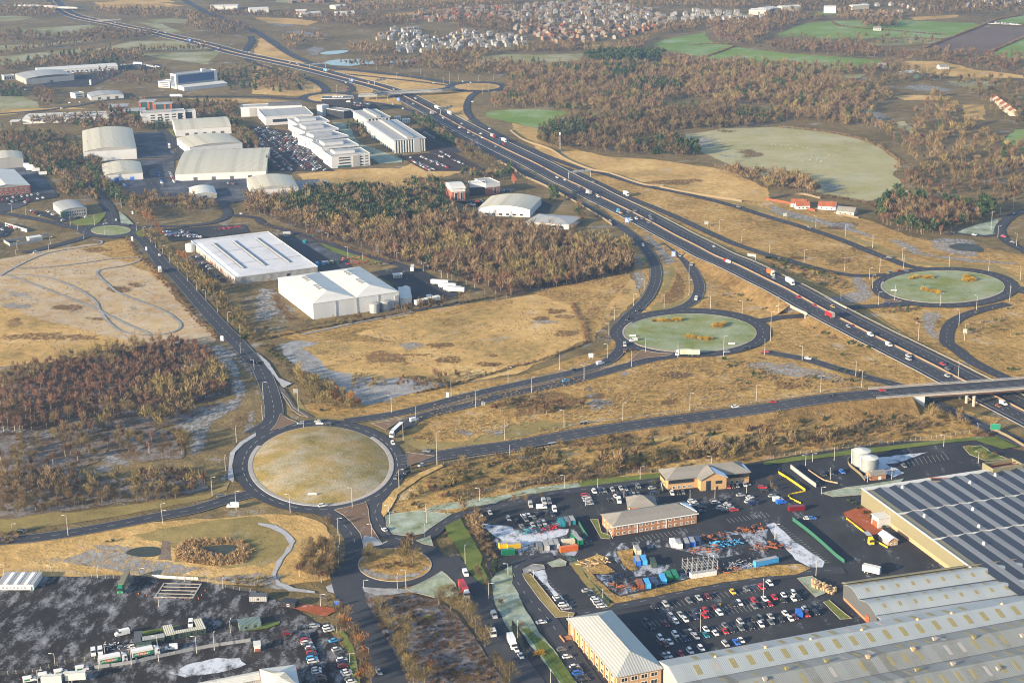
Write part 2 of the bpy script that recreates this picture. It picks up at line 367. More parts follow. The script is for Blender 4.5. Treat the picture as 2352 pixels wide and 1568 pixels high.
# ground, fields, roads
LZ={'field':[.01,.002],'area':[.36,.003],'road':[.48,.003],'verge':[.64,.0025]}
ROADZ=.68
def nextz(layer):
 z=LZ[layer][0];LZ[layer][0]+=LZ[layer][1];return z
def frac(pts,amp,depth=2):
 """break straight edges so that no boundary of grass or snow is ruler-straight"""
 for d in range(depth):
  out=[]
  for i,p in enumerate(pts):
   q=pts[(i+1)%len(pts)];L=(q-p).length;out.append(p)
   if L>6:
    n=Vector((-(q-p).y,(q-p).x,0))/L
    out.append((p+q)/2+n*random.uniform(-1,1)*min(amp,L*.12))
  pts=out
 return pts
def patch(name,s,mat,layer='field',amp=0.0,curve=False,soft=0.0,kerb=None,z=None):
 z=nextz(layer)if z is None else z
 pts=[G(p,z)for p in(P(s)if isinstance(s,str)else s)]
 if curve:pts=[Vector(q)for q in crom(pts,max(2.0,(pts[0]-pts[1]).length/6),True)]
 if amp:pts=frac(pts,amp,3)
 if soft:
  ring=[]
  for i,p in enumerate(pts):
   q=pts[(i+1)%len(pts)];k=max(1,int((q-p).length/(soft*.8)))
   ring+=[p+(q-p)*j/k for j in range(k)]
  xy=np.array([(p.x,p.y)for p in ring]);lo,hi=xy.min(0),xy.max(0);st=max(soft*.45,(hi-lo).max()/70)
  gx,gy=np.meshgrid(np.arange(lo[0],hi[0],st),np.arange(lo[1],hi[1],st))
  cand=np.stack([gx.ravel(),gy.ravel()],1)+np.random.uniform(-.2,.2,(gx.size,2))*st
  allp=[Vector(p)for p in np.vstack([xy,cand])];n=len(xy)
  vs,es,fs,*_=mgeo.delaunay_2d_cdt(allp,[],[list(range(n))],1,1e-4)
  me=bpy.data.meshes.new(name);me.from_pydata([(v.x,v.y,z)for v in vs],[],fs)
  V=np.array([(v.x,v.y)for v in vs]);dm=np.full(len(V),1e9)
  for i in range(n):
   a,b=xy[i],xy[(i+1)%n];ab=b-a;t=np.clip(((V-a)@ab)/max(ab@ab,1e-9),0,1)
   dm=np.minimum(dm,np.linalg.norm(V-(a+t[:,None]*ab),axis=1))
  at=me.attributes.new("edge",'FLOAT','POINT');at.data.foreach_set("value",np.clip(dm/soft,0,1).astype(np.float32))
  o=obj(name,me,M[mat])
 else:
  me=bpy.data.meshes.new(name)
  top=[tuple(p)for p in pts]
  a2=sum(pts[i].x*pts[(i+1)%len(pts)].y-pts[(i+1)%len(pts)].x*pts[i].y for i in range(len(pts)))
  if a2<0:top.reverse()
  tess=mgeo.tessellate_polygon([[Vector(p)for p in top]])
  me.from_pydata(top,[],[t if(Vector(top[t[1]])-Vector(top[t[0]])).cross(Vector(top[t[2]])-Vector(top[t[0]])).z>0 else t[::-1]for t in tess]);o=obj(name,me,M[mat])
  if kerb:
   strip('kerb',[Vector(p)for p in top],.32,'kerb',z+.10,closed=True,drop=.12)
 o['kind']='structure'
 return o
def strip(name,pts,width,mat,z,closed=False,drop=0,off=0.0):
 c=np.array([(p[0],p[1],0)for p in pts]);n=normals2d(c,closed)
 a=c[:,:2]+n*(off+width/2);b=c[:,:2]+n*(off-width/2);mb=MB();k=len(c)
 for i in range(k if closed else k-1):
  j=(i+1)%k
  q=[(*b[i],z),(*b[j],z),(*a[j],z),(*a[i],z)]
  mb.face(q)
  if drop:mb.face([(*b[i],z-drop),(*b[j],z-drop),(*b[j],z),(*b[i],z)]);mb.face([(*a[j],z-drop),(*a[i],z-drop),(*a[i],z),(*a[j],z)])
 o=obj(name,mb.mesh(name),M[mat]);o['kind']='structure';return o
def along(c,s0,s1):
 """points of polyline c between arc lengths"""
 L=np.concatenate([[0],np.cumsum(np.linalg.norm(np.diff(c,axis=0),axis=1))])
 ss=[s0]+[x for x in L if s0<x<s1]+[s1]
 return np.stack([np.interp(ss,L,c[:,k])for k in range(3)],1),L[-1]
def road(name,s,width,mat='asphalt',marks=(),kerb=False,skirt=0.0,step=5.0,lift=0.0,skip=None,bank='bank',endcap=False):
 z0=nextz('road')+lift
 pp=P(s);pts=[G(p[:2],z0+(float(p[2])if len(p)>2 else 0))for p in pp]
 c=np.array(crom(pts,step));n=normals2d(c);mb=MB();h=width/2
 A=np.column_stack([c[:,:2]+n*h,c[:,2]]);B=np.column_stack([c[:,:2]-n*h,c[:,2]])
 for i in range(len(c)-1):mb.face([B[i],B[i+1],A[i+1],A[i]])
 o=obj(name,mb.mesh(name),M[mat]);o['kind']='structure'
 if skirt:
  sk_=MB()
  for E,sg in((A,1),(B,-1)):
   for i in range(len(c)-1):
    if max(E[i][2],E[i+1][2])<.9:continue
    if skip and skip(E[i]):continue
    f0=np.array([*(E[i][:2]+n[i]*sg*(1.2+1.7*E[i][2])),.01]);f1=np.array([*(E[i+1][:2]+n[i+1]*sg*(1.2+1.7*E[i+1][2])),.01])
    m0=np.array([*(E[i][:2]+n[i]*sg*1.2),E[i][2]-.03]);m1=np.array([*(E[i+1][:2]+n[i+1]*sg*1.2),E[i+1][2]-.03])
    q=[E[i]-[0,0,.02],E[i+1]-[0,0,.02],m1,m0];w=[m0,m1,f1,f0]
    sk_.face(q if sg<0 else q[::-1]);sk_.face(w if sg<0 else w[::-1])
  if endcap:
   a,b_=A[-1],B[-1];ta=[*(a[:2]+n[-1]*(1.2+1.7*a[2])),.01];tb=[*(b_[:2]-n[-1]*(1.2+1.7*b_[2])),.01];fw=(c[-1]-c[-2])[:2];fw=fw/np.linalg.norm(fw)*9
   sk_.face([a,b_,[b_[0]+fw[0],b_[1]+fw[1],.01],[a[0]+fw[0],a[1]+fw[1],.01]]);sk_.face([a,[a[0]+fw[0],a[1]+fw[1],.01],ta]);sk_.face([b_,tb,[b_[0]+fw[0],b_[1]+fw[1],.01]])
  if sk_.f:
   k=sk_.build('embankment',M[bank]);k['kind']='structure'
 if marks:
  mk=MB()
  for m in marks:
   w=m[-1]/2;off=m[1];cc=np.column_stack([c[:,:2]+n*off,c[:,2]+.035])
   tot=np.linalg.norm(np.diff(cc,axis=0),axis=1).sum()
   segs=[(0,tot)]if m[0]=='l' else[(q,min(q+m[2],tot))for q in np.arange(2,tot,m[2]+m[3])]
   for a,b in segs:
    sp,_=along(cc,a,b)
    if len(sp)<2:continue
    d=np.gradient(sp[:,:2],axis=0);d/=np.maximum(np.linalg.norm(d,axis=1),1e-9)[:,None];nn=np.stack([-d[:,1],d[:,0]],1)
    for i in range(len(sp)-1):
     mk.face([(*(sp[i,:2]-nn[i]*w),sp[i,2]),(*(sp[i+1,:2]-nn[i+1]*w),sp[i+1,2]),(*(sp[i+1,:2]+nn[i+1]*w),sp[i+1,2]),(*(sp[i,:2]+nn[i]*w),sp[i,2])])
  k=obj('road_marking',mk.mesh('road_marking'),M['line']);k['kind']='structure'
 if kerb:
  for sg in(1,-1):
   kk=np.column_stack([c[:,:2]+n*sg*(h+.15),c[:,2]]);strip3('kerb',kk,n,.3,'kerb',.10)
 return c,n
def strip3(name,c,n,width,mat,up):
 mb=MB();w=width/2
 for i in range(len(c)-1):
  q=[np.array([*(c[j][:2]+n[j]*s*w),c[j][2]+up])for j,s in((i,-1),(i+1,-1),(i+1,1),(i,1))]
  mb.face(q);e=np.array([0,0,up+.3])
  mb.face([q[0]-e,q[1]-e,q[1],q[0]]);mb.face([q[2]-e,q[3]-e,q[3],q[2]])
 o=obj(name,mb.mesh(name),M[mat]);o['kind']='structure';return o
def oval(tile,cx,cy,rx,ry,n=72,a0=0,a1=360):
 s=tile+' '+' '.join('%.1f,%.1f'%(cx+rx*math.cos(math.radians(a0+(a1-a0)*k/n)),cy-ry*math.sin(math.radians(a0+(a1-a0)*k/n)))for k in range(n+(0 if a1-a0==360 else 1)))
 return s
GL=[]
gb=MB();gx=[-9000,-4000,-1500,0,1500,4000,9000];gy=[-200,300,1200,2500,5000,9000,16000]
for i in range(6):
 for j in range(6):gb.face([(gx[i],gy[j],0),(gx[i+1],gy[j],0),(gx[i+1],gy[j+1],0),(gx[i],gy[j+1],0)])
gb.build('ground',M['scrub'])['kind']='structure'
F=lambda n,m,s,**k:patch(n,s,m,'field',**k)
# far fields
for s in("t00 150,260 400,250 830,225 900,240 600,330 380,355 200,320","t00 -60,420 400,400 800,370 940,360 500,410 -60,475","t00 -80,525 500,470 1000,430 1200,380 1600,370 1960,460 1500,468 1100,445 800,480 500,505 100,585 -80,600","t00 1220,490 1500,485 2030,470 1930,545 1900,590 1500,540","t00 1350,180 1600,168 1730,180 1700,212 1400,207","t00 1250,200 1500,220 1700,300 1560,300","t00 -60,150 180,140 300,160 150,190 -60,200","t00 -60,880 200,875 330,930 390,985 150,1010 -60,1030","t10 1950,590 2050,530 2200,500 2351,495 t20 300,500 650,490 630,570 500,580 300,600 240,622 t10 2300,600","t20 260,625 450,590 720,585 620,612 400,640","t10 150,-40 500,-45 420,30 180,20","t30 870,400 1300,345 1600,360 1500,400 1000,420","t30 480,690 900,680 820,720 600,715","t30 1650,740 2180,745 2100,815 1800,800"):
 F('winter_field','field_dull',s,amp=3)
for s in("t20 1300,400 1380,370 1500,340 1770,295 1850,390 2000,412 2030,425 1760,525 1640,505 1450,470","t20 1780,535 2040,430 2351,470 t30 300,495 700,525 1060,550 1000,580 900,610 700,640 300,640 100,600 t20 2200,592 2000,550","t30 70,320 330,215 570,192 1100,180 1500,195 1900,212 1950,230 1750,310 1620,350 1200,345 600,355 200,330","t30 2060,490 2351,340 2600,300 2600,540 2150,520","t30 2100,190 2351,140 2500,130 2500,215 2200,215","t20 -20,1003 300,1005 600,1030 930,1052 600,1090 440,1100 330,1180 150,1160 -20,1120 t10 2150,1080 2100,1040 2200,1015","t20 380,95 500,80 520,100 400,112","t30 380,110 700,95 740,125 420,140"):
 F('green_field','field',s,amp=3)
F('ploughed_field','plough',"t30 1480,440 1960,245 2351,245 2600,240 2500,270 2351,330 2000,480 1600,482",amp=3)
F('pasture','pasture',"f 1555,312 1650,296 1800,289 1930,304 2030,338 2068,378 2050,402 2092,440 1990,462 1880,442 1860,420 1750,402 1690,382 1620,352",amp=3)
F('frost','frost_soft',"t20 1520,1210 1700,1200 2000,1290 1950,1350 1750,1400 1600,1330",soft=25)
F('frost','frost_soft',"t31 330,60 560,90 800,110 760,170 880,240 650,250 480,190",soft=20)
F('frost','frost_soft',"t20 1750,1400 2000,1390 2200,1500 2351,1530 t30 0,1568 t21 2351,30 2200,-20",soft=20)
for s in("t30 850,1150 1000,1130 1180,1120 1190,1150 950,1190","t30 750,950 950,900 1000,1000 1200,1080 960,1140 850,1050","t30 1150,790 1400,760 1700,800 1750,850 1300,840","t30 1320,1210 1500,1200 1600,1260 1400,1250","t20 420,545 560,530 640,555 600,580 480,560","t10 1960,590 2050,535 2150,520 2100,580","t30 1550,755 1800,760 1860,800 1700,800","t30 2120,1290 2200,1200 2270,1190 2200,1290","t10 420,440 560,410 700,440 580,520 450,510","t10 200,290 400,270 600,300 700,350 500,340","t10 20,210 300,205 480,235 200,245"):
 F('frost','frost_soft',s,soft=16)
F('field','field',"t30 2150,1320 2260,1190 2351,1180 2500,1200 2500,1330 2300,1340",amp=2)
F('field','pasture',"t30 1180,1120 1260,1110 1340,1200 1220,1200",amp=2)
for s in("t30 1160,880 1400,870 1700,880 1650,910 1250,920","t30 1220,560 1600,560 1900,640 2351,690 2351,720 1900,715 1500,690 1250,620","t30 1780,960 1990,960 2000,1100 1820,1090","t00 850,20 1300,0 1700,50 1400,70 1000,70","t00 600,0 900,-30 1500,-20 1600,20 1200,10","t10 -20,160 300,165 560,195 480,235 100,205","t10 1030,150 1500,100 2351,35 t20 0,40 t10 1500,125 1080,165","t10 100,1500 100,1500 130,1510","t30 1290,155 1740,135 1750,160 1350,185"):
 F('grass','tan',s,amp=4)
# middle distance: rough grass round the motorway
F('grass','tan_rough',"f 1200,300 1260,330 1320,340 1530,420 1700,448 1860,470 1990,505 2100,545 2200,560 2400,590 2400,1000 2150,880 1990,880 1900,830 1760,740 1590,600 1450,540 1380,480 1300,400",amp=2)
F('grass','tan_rough',"f 1440,560 1600,588 1800,690 2000,790 2150,885 1990,895 1850,850 1700,835 1560,835 1400,865 1200,905 900,960 720,960 690,930 850,920 1200,860 1390,800 1440,740 1470,660",amp=1)
F('grass','tan',"t10 640,640 900,650 1300,690 1750,770 1830,790 1700,830 1250,830 1000,760",amp=2)
F('grass','tan',"t10 1400,880 1690,830 2000,840 1950,920 1930,1000 1960,1080 1900,1150 1700,1040 1550,950",amp=2)
F('grass','tan',"t10 -40,560 250,640 420,700 520,740 640,830 400,880 -40,860",amp=2)
F('grass','tan',"t10 900,900 1000,870 1100,860 1300,900 1330,960 1250,960 1050,930",amp=2)
F('grass','tan',"t10 880,780 960,770 1100,800 1060,850 930,850",amp=2)
F('grass','tan',"t10 60,330 200,420 420,540 560,580 300,570 -20,490 20,370",amp=3)
F('grass','tan',"t20 0,1130 250,1180 230,1300 420,1390 600,1480 760,1568 500,1500 250,1380 0,1200",amp=2)
F('grass','tan',"t20 420,1400 600,1380 900,1440 1300,1460 1700,1520 2000,1568 t21 2351,160 2351,280 2000,260 1400,140 1100,90 850,20",amp=2)
F('grass','brown_soft',"t21 1000,120 1300,80 1700,60 1850,80 1600,140 1250,130",soft=10)
F('grass','brown_soft',"t20 1750,1190 2000,1175 2150,1210 1950,1225",soft=12)
F('grass','brown_soft',"t20 2020,1380 2200,1350 2351,1400 2330,1450 2100,1470",soft=14)
F('grass','tan',"f 680,400 760,390 900,385 1010,395 1010,420 900,430 780,440 700,420",amp=2)
F('grass','tan',"t00 0,1000 700,985 820,1000 400,1010 0,1060",amp=1)
F('grass','tan',"t00 1700,900 2351,905 t10 400,930 250,960 t00 2200,950 1900,935",amp=1)
F('grass','tan',"t10 1250,1568 1450,1490 1600,1540 1900,1568 t11 1700,60 1400,160 1000,190 800,150 680,60 700,20",amp=2)
for tl,x0,y0,x1,y1,n in(('t22',100,260,2200,560,12),('t22',100,850,2200,1080,8),('t12',1350,30,2300,230,6),('t21',50,1180,520,1500,5),('t31',100,430,1000,840,8),('t01',100,850,1500,1400,9),('t12',1500,720,2300,880,4)):
 for k in range(n):GL.append((random.choice(('brown_soft','brown_soft','frost_soft','tan_soft')),oval(tl,random.uniform(x0,x1),random.uniform(y0,y1),random.uniform(60,190),random.uniform(18,50),14)))
# verge grass
for s in("t21 850,180 1000,240 1500,470 1800,600 2100,760 2351,900 2351,960 2000,820 1500,570 1200,400 900,230",):
 F('verge','ochre',s,amp=1)
F('verge','ochre',"t21 1750,230 2100,290 2351,350 t31 200,400 600,540 900,640 1150,740 1350,830 1700,860 2100,860 2351,1000 2351,1030 2000,900 1500,870 1330,850 1150,780 700,600 200,440 t21 2351,390 2000,290",amp=1)
F('verge','ochre',"t21 1380,900 1470,870 1500,930 1450,1060 1340,1200 1450,1230 1650,1120 1700,1180 1550,1240 1300,1290 1270,1290 1350,1180 1400,1050",amp=1)
F('grass','brown_soft',"t21 1500,900 1570,960 1610,1060 1590,1170 1480,1220 1340,1220 1440,1080 1490,990",soft=3)
F('frost','frost_soft',"t21 1150,560 1300,720 1400,880 1500,850 1600,1000 1640,1150 1680,1080 1600,900 1450,740 1300,600",soft=4)
F('frost','frost_soft',"t21 930,540 1050,600 1130,720 1230,850 1265,980 1220,1120 1080,1260 960,1380 900,1450 880,1568 780,1480 830,1320 900,1250 1080,1000 1110,850 1080,680",soft=6)
F('frost','frost_soft',"t31 520,1160 800,1090 700,960 880,960 1000,1140 950,1180 760,1230 600,1200",soft=5)
F('frost','frost_soft',"t31 1380,1290 1560,1280 1620,1330 1560,1400 1600,1568 t32 1700,100 1900,230 2000,310 1850,260 1600,60 t31 1400,1450",soft=5)
F('frost','frost_soft',"t31 1000,600 1300,640 1500,760 2000,810 2351,830 2300,870 1700,830 1300,760 1100,650",soft=7)
F('frost','frost_soft',"t31 0,300 300,390 600,460 900,560 1150,650 900,600 500,500 0,380",soft=4)
F('frost','frost_soft',"t31 1450,640 1600,600 1900,620 1990,700 1960,800 1700,780 1500,720",soft=8)
patch('pond',"t31 1660,690 1750,665 1880,672 1975,710 1960,740 1850,735 1720,720",'ice','area',curve=True)
F('verge','green',"t30 2351,1330 2351,1400 2300,1390",amp=0)
F('frost','green_frost',"t31 1700,580 1850,510 2050,450 2110,440 2070,580 1900,600",amp=1)
# nearer fields
F('grass','tan_frost',"f -40,602 90,577 200,560 300,555 345,612 400,680 470,742 505,782 420,795 300,782 130,742 -40,688",amp=2)
F('grass','tan',"f -40,688 130,742 300,782 420,795 300,805 100,832 -40,845",amp=2)
F('grass','tan_rough',"t01 700,700 850,690 1000,650 1200,610 1280,760 1400,860 1500,980 1650,1150 1800,1320 2000,1520 1900,1400 1700,1200 1400,950 1150,830 900,750",amp=1.5)
F('grass','brown_soft',"t01 700,720 900,690 1080,720 1000,750 800,750",soft=5)
F('grass','brown_soft',"t01 0,1480 500,1470 900,1490 1100,1568 -60,1568",soft=10)
F('frost','frost_soft',"t01 0,1060 300,1110 500,1240 800,1290 650,1340 400,1230 0,1140",soft=9)
F('frost','frost_soft',"t02 1750,20 2080,60 2200,170 2310,480 2200,600 1990,760 1880,1010 1700,1100 1750,850 1500,800 1800,640 2120,510 2060,260",soft=5)
F('frost','frost_soft',"t02 1880,20 2080,20 2351,250 2351,800 2240,880 2110,1010 2090,1290 2000,1300 2060,1080 2200,880 2320,480 2250,250",soft=3)
F('frost','frost_soft',"t02 1200,850 1500,780 1700,830 1500,900 1250,900",soft=7)
F('frost','frost_soft',"t02 800,1010 1100,940 1300,1110 1100,1180 900,1120",soft=7)
F('frost','frost_soft',"t02 150,820 400,830 450,900 250,940 150,880",soft=7)
F('grass','tan_soft',"t02 1200,1190 1500,1130 1850,1150 1900,1200 1500,1190 1300,1210",soft=4)
F('grass','tan_soft',"t02 2150,640 2280,640 2320,740 2200,810 2080,860 2050,800",soft=4)
F('verge','ochre',"t02 600,1568 1300,1480 1900,1400 2060,1300 2110,1290 2080,1360 1900,1440 1500,1520 t03 900,60 400,130 0,190 -60,190 -60,60 t02 300,1540",amp=.6)
F('frost','frost',"f 640,790 760,770 830,800 800,850 1040,880 840,930 740,870 690,850",amp=2)
F('grass','tan',"f 690,800 780,765 1000,722 1180,682 1330,660 1450,640 1470,680 1400,742 1345,780 1185,858 1050,880 960,860 860,870 760,850",amp=2)
F('grass','tan_rough',"t11 100,1500 700,1430 1200,1330 1700,1240 2100,1200 2351,1180 2351,1220 1900,1290 1400,1390 900,1490 1300,1568 500,1568",amp=1.5)
F('grass','brown_soft',"t12 1200,60 1400,120 1500,230 1480,280 1250,200 900,220 950,80",soft=9)
F('frost','frost_soft',"t12 230,20 500,60 620,200 700,280 560,320 330,220",soft=8)
F('frost','frost_soft',"t12 900,460 1250,440 1300,560 1030,570",soft=5)
F('frost','frost_soft',"t11 0,1070 200,1080 330,1250 150,1370 -50,1400",soft=5)
F('frost','frost',"t11 350,90 640,75 770,190 600,220 390,215",amp=.5)
F('grass','brown_soft',"t11 100,1120 230,1120 330,1300 450,1370 250,1370",soft=4)
F('frost','frost_soft',"t21 -40,1180 150,1170 600,1080 900,1000 1080,960 1000,1060 700,1180 300,1120",soft=8)
F('grass','tan_rough',"t21 200,1120 600,1010 1080,940 1080,1000 900,1200 800,1400 760,1568 650,1568 620,1380 540,1230 300,1150",amp=1)
F('grass','tan_rough',"f 900,1170 925,1100 1100,1052 1400,1012 1800,945 2050,905 2300,960 2230,1005 2000,1030 1700,1070 1400,1102 1100,1150 1000,1200",amp=1)
F('grass','tan_rough',"f 925,990 1010,915 1200,885 1400,850 1560,812 1700,822 1850,830 1990,885 1900,908 1500,978 1200,1025 1000,1035",amp=1)
F('grass','brown_soft',"t22 0,520 400,450 680,500 650,600 200,700 0,690",soft=6)
F('frost','frost_soft',"t22 600,480 800,440 950,560 800,660 680,620",soft=7)
F('frost','frost_soft',"t22 2000,200 2351,160 t32 300,200 700,290 950,400 600,380 t22 2351,300",soft=9)
F('grass','brown_soft',"t32 0,330 400,380 800,400 400,430 0,470",soft=7)
F('verge','ochre',"t22 0,760 300,720 640,750 530,790 0,880 t12 1900,960 1500,990 1320,900 1400,830 1450,900 1900,920",amp=.8)
F('verge','ochre',"t12 400,520 450,610 530,680 750,700 1300,640 1700,560 1700,590 1300,670 800,712 500,695 380,620",amp=.6)
F('grass','brown_soft',"t22 0,1280 600,1200 1200,1080 1700,990 2351,900 2351,960 1700,1080 1000,1180 400,1300 0,1340",soft=4)
F('verge','green',"t22 300,1340 700,1260 1380,1200 1390,1240 900,1310 500,1350 200,1400",amp=.5)
F('verge','green_frost',"t12 1550,1560 1620,1500 2000,1440 2351,1390 t22 200,1330 600,1290 640,1330 300,1370 0,1420 t12 2200,1480 1900,1520",amp=.5)
# left bottom
F('grass','tan',"f -40,1255 60,1240 300,1200 600,1180 690,1182 740,1200 770,1250 760,1330 640,1345 400,1335 -40,1320",amp=1)
F('grass','ochre',"t03 1200,210 1700,110 2000,60 2351,30 t13 200,110 320,280 250,420 60,510 t03 2351,480 2100,510 1900,460 1600,450 1620,330 1450,260",amp=1)
F('frost','frost_soft',"t03 230,380 600,400 950,260 1200,300 1440,430 1700,450 2000,510 1700,580 1300,590 800,520 500,470 250,440",soft=5)
F('frost','frost_soft',"t13 80,530 180,560 250,480 260,640 420,680 560,690 500,720 150,720 0,690 t03 1800,600 2000,570",soft=4)
patch('reed_bed',"t03 1620,330 1700,270 2000,250 2250,280 2320,370 2250,460 2000,490 1750,460 1620,420",'tan_rough','field',curve=True)
patch('pond',"t03 1800,345 1900,310 2050,295 2180,305 2185,340 2120,390 2030,402 1930,385",'ice','area',curve=True)
patch('pond',"t03 1150,370 1250,320 1400,310 1460,320 1455,390 1300,405",'ice','area',curve=True)
F('causeway','earth',"t03 1490,255 1570,260 1580,440 1450,430",amp=.5)
for s in("t10 590,485 700,465 850,463 780,490 640,500","t10 630,570 750,545 1000,538 1280,530 1345,550 1500,540 1490,560 1200,578 950,592 880,604 700,596"):patch('lake',s,'water','area',curve=True)
for mt,s in GL:F('frost' if mt=='frost_soft' else 'grass',mt,s,soft=6)
# yards and tarmac
A_=lambda n,m,s,**k:patch(n,s,m,'area',**k)
A_('yard','yard',"f -60,1328 120,1322 290,1318 480,1335 600,1358 640,1380 745,1440 840,1600 -60,1620",amp=.8)
A_('car_park','asphalt2',"f 1095,1175 1300,1130 1500,1102 1720,1062 1850,1040 2060,1012 2240,1010 2420,1050 2420,1640 1260,1640 1190,1440 1120,1300 1100,1220",amp=0)
A_('yard','asphalt_frost',"f 1125,1225 1290,1190 1330,1230 1360,1240 1320,1275 1160,1275 1140,1250",amp=1)
A_('yard','snow_yard',"t13 2100,100 2351,130 t23 60,190 420,150 520,150 500,200 240,270 60,330 0,330 t13 2250,240 2150,180",amp=1);A_('snow','snow_yard',"t23 170,540 300,520 330,640 440,760 390,770 280,640",amp=.5)
A_('yard','snow_yard',"t32 1000,1060 1470,1010 1250,1090 1080,1120 1250,1200 1150,1240 1010,1180",amp=1)
A_('yard','asphalt_frost',"t23 850,400 920,390 1030,520 1100,590 1350,560 1500,480 1250,470 1200,330 1400,310 1700,380 1900,420 2240,360 2100,200 1950,170 2020,240 2080,330 t23 2240,420 2200,470 1900,520 1500,560 1100,620 840,560 760,560 900,700 990,760 1400,640 2351,500 2351,150 1000,280",amp=.5)
A_('yard','snow_yard',"t33 -20,110 60,90 250,270 520,450 500,500 380,500 250,430 100,270",amp=.6)
A_('car_park','red_asphalt',"t10 -60,1150 300,1200 420,1300 520,1400 720,1568 -20,1568 -60,1450",amp=0)
A_('car_park','red_asphalt',"t10 1300,1430 1600,1400 1480,1200 1650,1190 1820,1360 1820,1400 2130,1568 1560,1568",amp=0)
A_('road','asphalt',"t10 1480,1200 1560,1180 1900,1400 1830,1400",amp=0)
A_('yard','asphalt_blue',"f -30,385 60,370 100,405 130,445 60,460 60,470 -30,500",amp=0)
A_('yard','asphalt_blue',"t00 1200,1215 1490,1205 1620,1420 1640,1440 1270,1450",amp=0)
A_('yard','asphalt_blue',"t00 870,1480 1600,1450 t01 1600,60 2300,-20 2351,250 2060,310 1500,250 1200,200 1050,100 900,0",amp=0)
A_('car_park','asphalt2',"t01 400,370 560,430 830,420 790,450 560,470 260,370",amp=0)
A_('car_park','asphalt2',"t01 -60,440 120,540 60,600 -60,620",amp=0)
A_('car_park','asphalt2',"t01 -60,230 540,200 530,240 250,290 -60,300",amp=0)
A_('car_park','asphalt2',"t01 1480,530 2250,490 2290,560 1700,640 1560,640",amp=0)
A_('yard','asphalt',"t11 200,580 330,590 480,690 700,780 860,850 900,930 600,920 400,760",amp=0)
A_('yard','asphalt_blue',"t11 280,620 380,600 560,660 700,740 850,800 830,850 620,780 480,690",amp=0)
A_('yard','asphalt2',"t11 1050,930 1350,870 1500,900 1900,1100 1900,1130 1440,1240 1330,1210 1250,1020",amp=0)
A_('car_park','asphalt2',"t01 1750,780 1860,770 1900,900 2080,1000 2060,1020 1900,960",amp=0)
A_('yard','asphalt2',"t00 700,700 1080,620 1150,650 850,790 550,800 250,800 120,780 0,800 0,840 200,830 240,800",amp=0)
A_('yard','asphalt2',"t00 1080,590 1470,590 1480,620 1250,640 1130,640",amp=0)
A_('car_park','asphalt2',"t10 870,950 1060,930 1150,1000 900,1010",amp=0)
A_('car_park','asphalt2',"t11 1820,280 2100,260 2050,330 1850,330 t21 250,260 370,310 330,390 200,380 240,300",amp=0)
A_('frosted_green','green_frost',"t10 700,1120 850,1130 950,1320 1050,1350 1350,1460 1340,1490 1130,1500 900,1350",amp=1)
A_('verge','green',"t11 600,670 700,680 900,760 1170,830 1060,850 840,780 700,740",amp=.5)
A_('verge','green',"t00 1550,1200 1580,1195 1620,1280 1740,1430 1720,1440",amp=.4)
A_('red_bank','redchip',"t13 210,855 370,850 450,835 700,870 765,890 640,950",amp=.4)
A_('footpath','path',"t13 20,90 180,110 300,190 360,260 330,330 240,440 180,580 230,640 350,690 540,720 540,740 300,720 190,660 140,560 200,430 310,300 260,210 130,140 20,110",amp=.4)
A_('footpath','path',"t13 640,680 760,630 770,700 830,850 770,890 720,740 660,720",amp=.4)
A_('yard','snow_yard',"t03 1560,1470 1700,1400 2000,1330 2200,1330 2260,1390 2000,1470 1700,1510",amp=1)
# the roads
LANE=(('d',0,3,6,.14),)
DUAL=(('l',4.1,.15),('d',0,3,6,.14),('l',-4.1,.15))
MW=[]
for sg in(1,-1):MW+=[('l',sg*1.7,.2),('d',sg*5.3,2.2,7,.17),('d',sg*8.9,2.2,7,.17),('l',sg*12.6,.25)]
MWAY="t00 430,-60 520,40 590,100 700,150 860,187 1000,212 1160,247 1400,293 1600,342 1780,382 1950,425 2150,480 t10 0,525 250,577 495,632 780,705 1090,785 1240,832 1360,880 1600,1005 1695,1055 1900,1170 2080,1262 t20 0,1395 200,1490 t21 350,0 520,90 650,150 820,240 1110,380 1290,475 1500,590,.5 1700,690,1.5 1870,780,3 2070,862,4.5 t31 0,1000,5.5 165,1080,6 310,1160,6 440,1232,5.5 640,1340,4 820,1432,2.5 1000,1525,1 t32 1150,30 1350,130 1560,235 1740,330 2100,510 2230,575 2351,637 2700,815"
UA,UB=G(P("t31 760,1250")[0]),G(P("t31 370,1320")[0])
def near_underpass(p):
 d=(UB-UA);d.normalize();q=Vector((p[0]-UA.x,p[1]-UA.y,0));return abs(q.x*-d.y+q.y*d.x)<11
mw_c,mw_n=road('motorway',MWAY,31,marks=MW,skirt=1,skip=near_underpass)
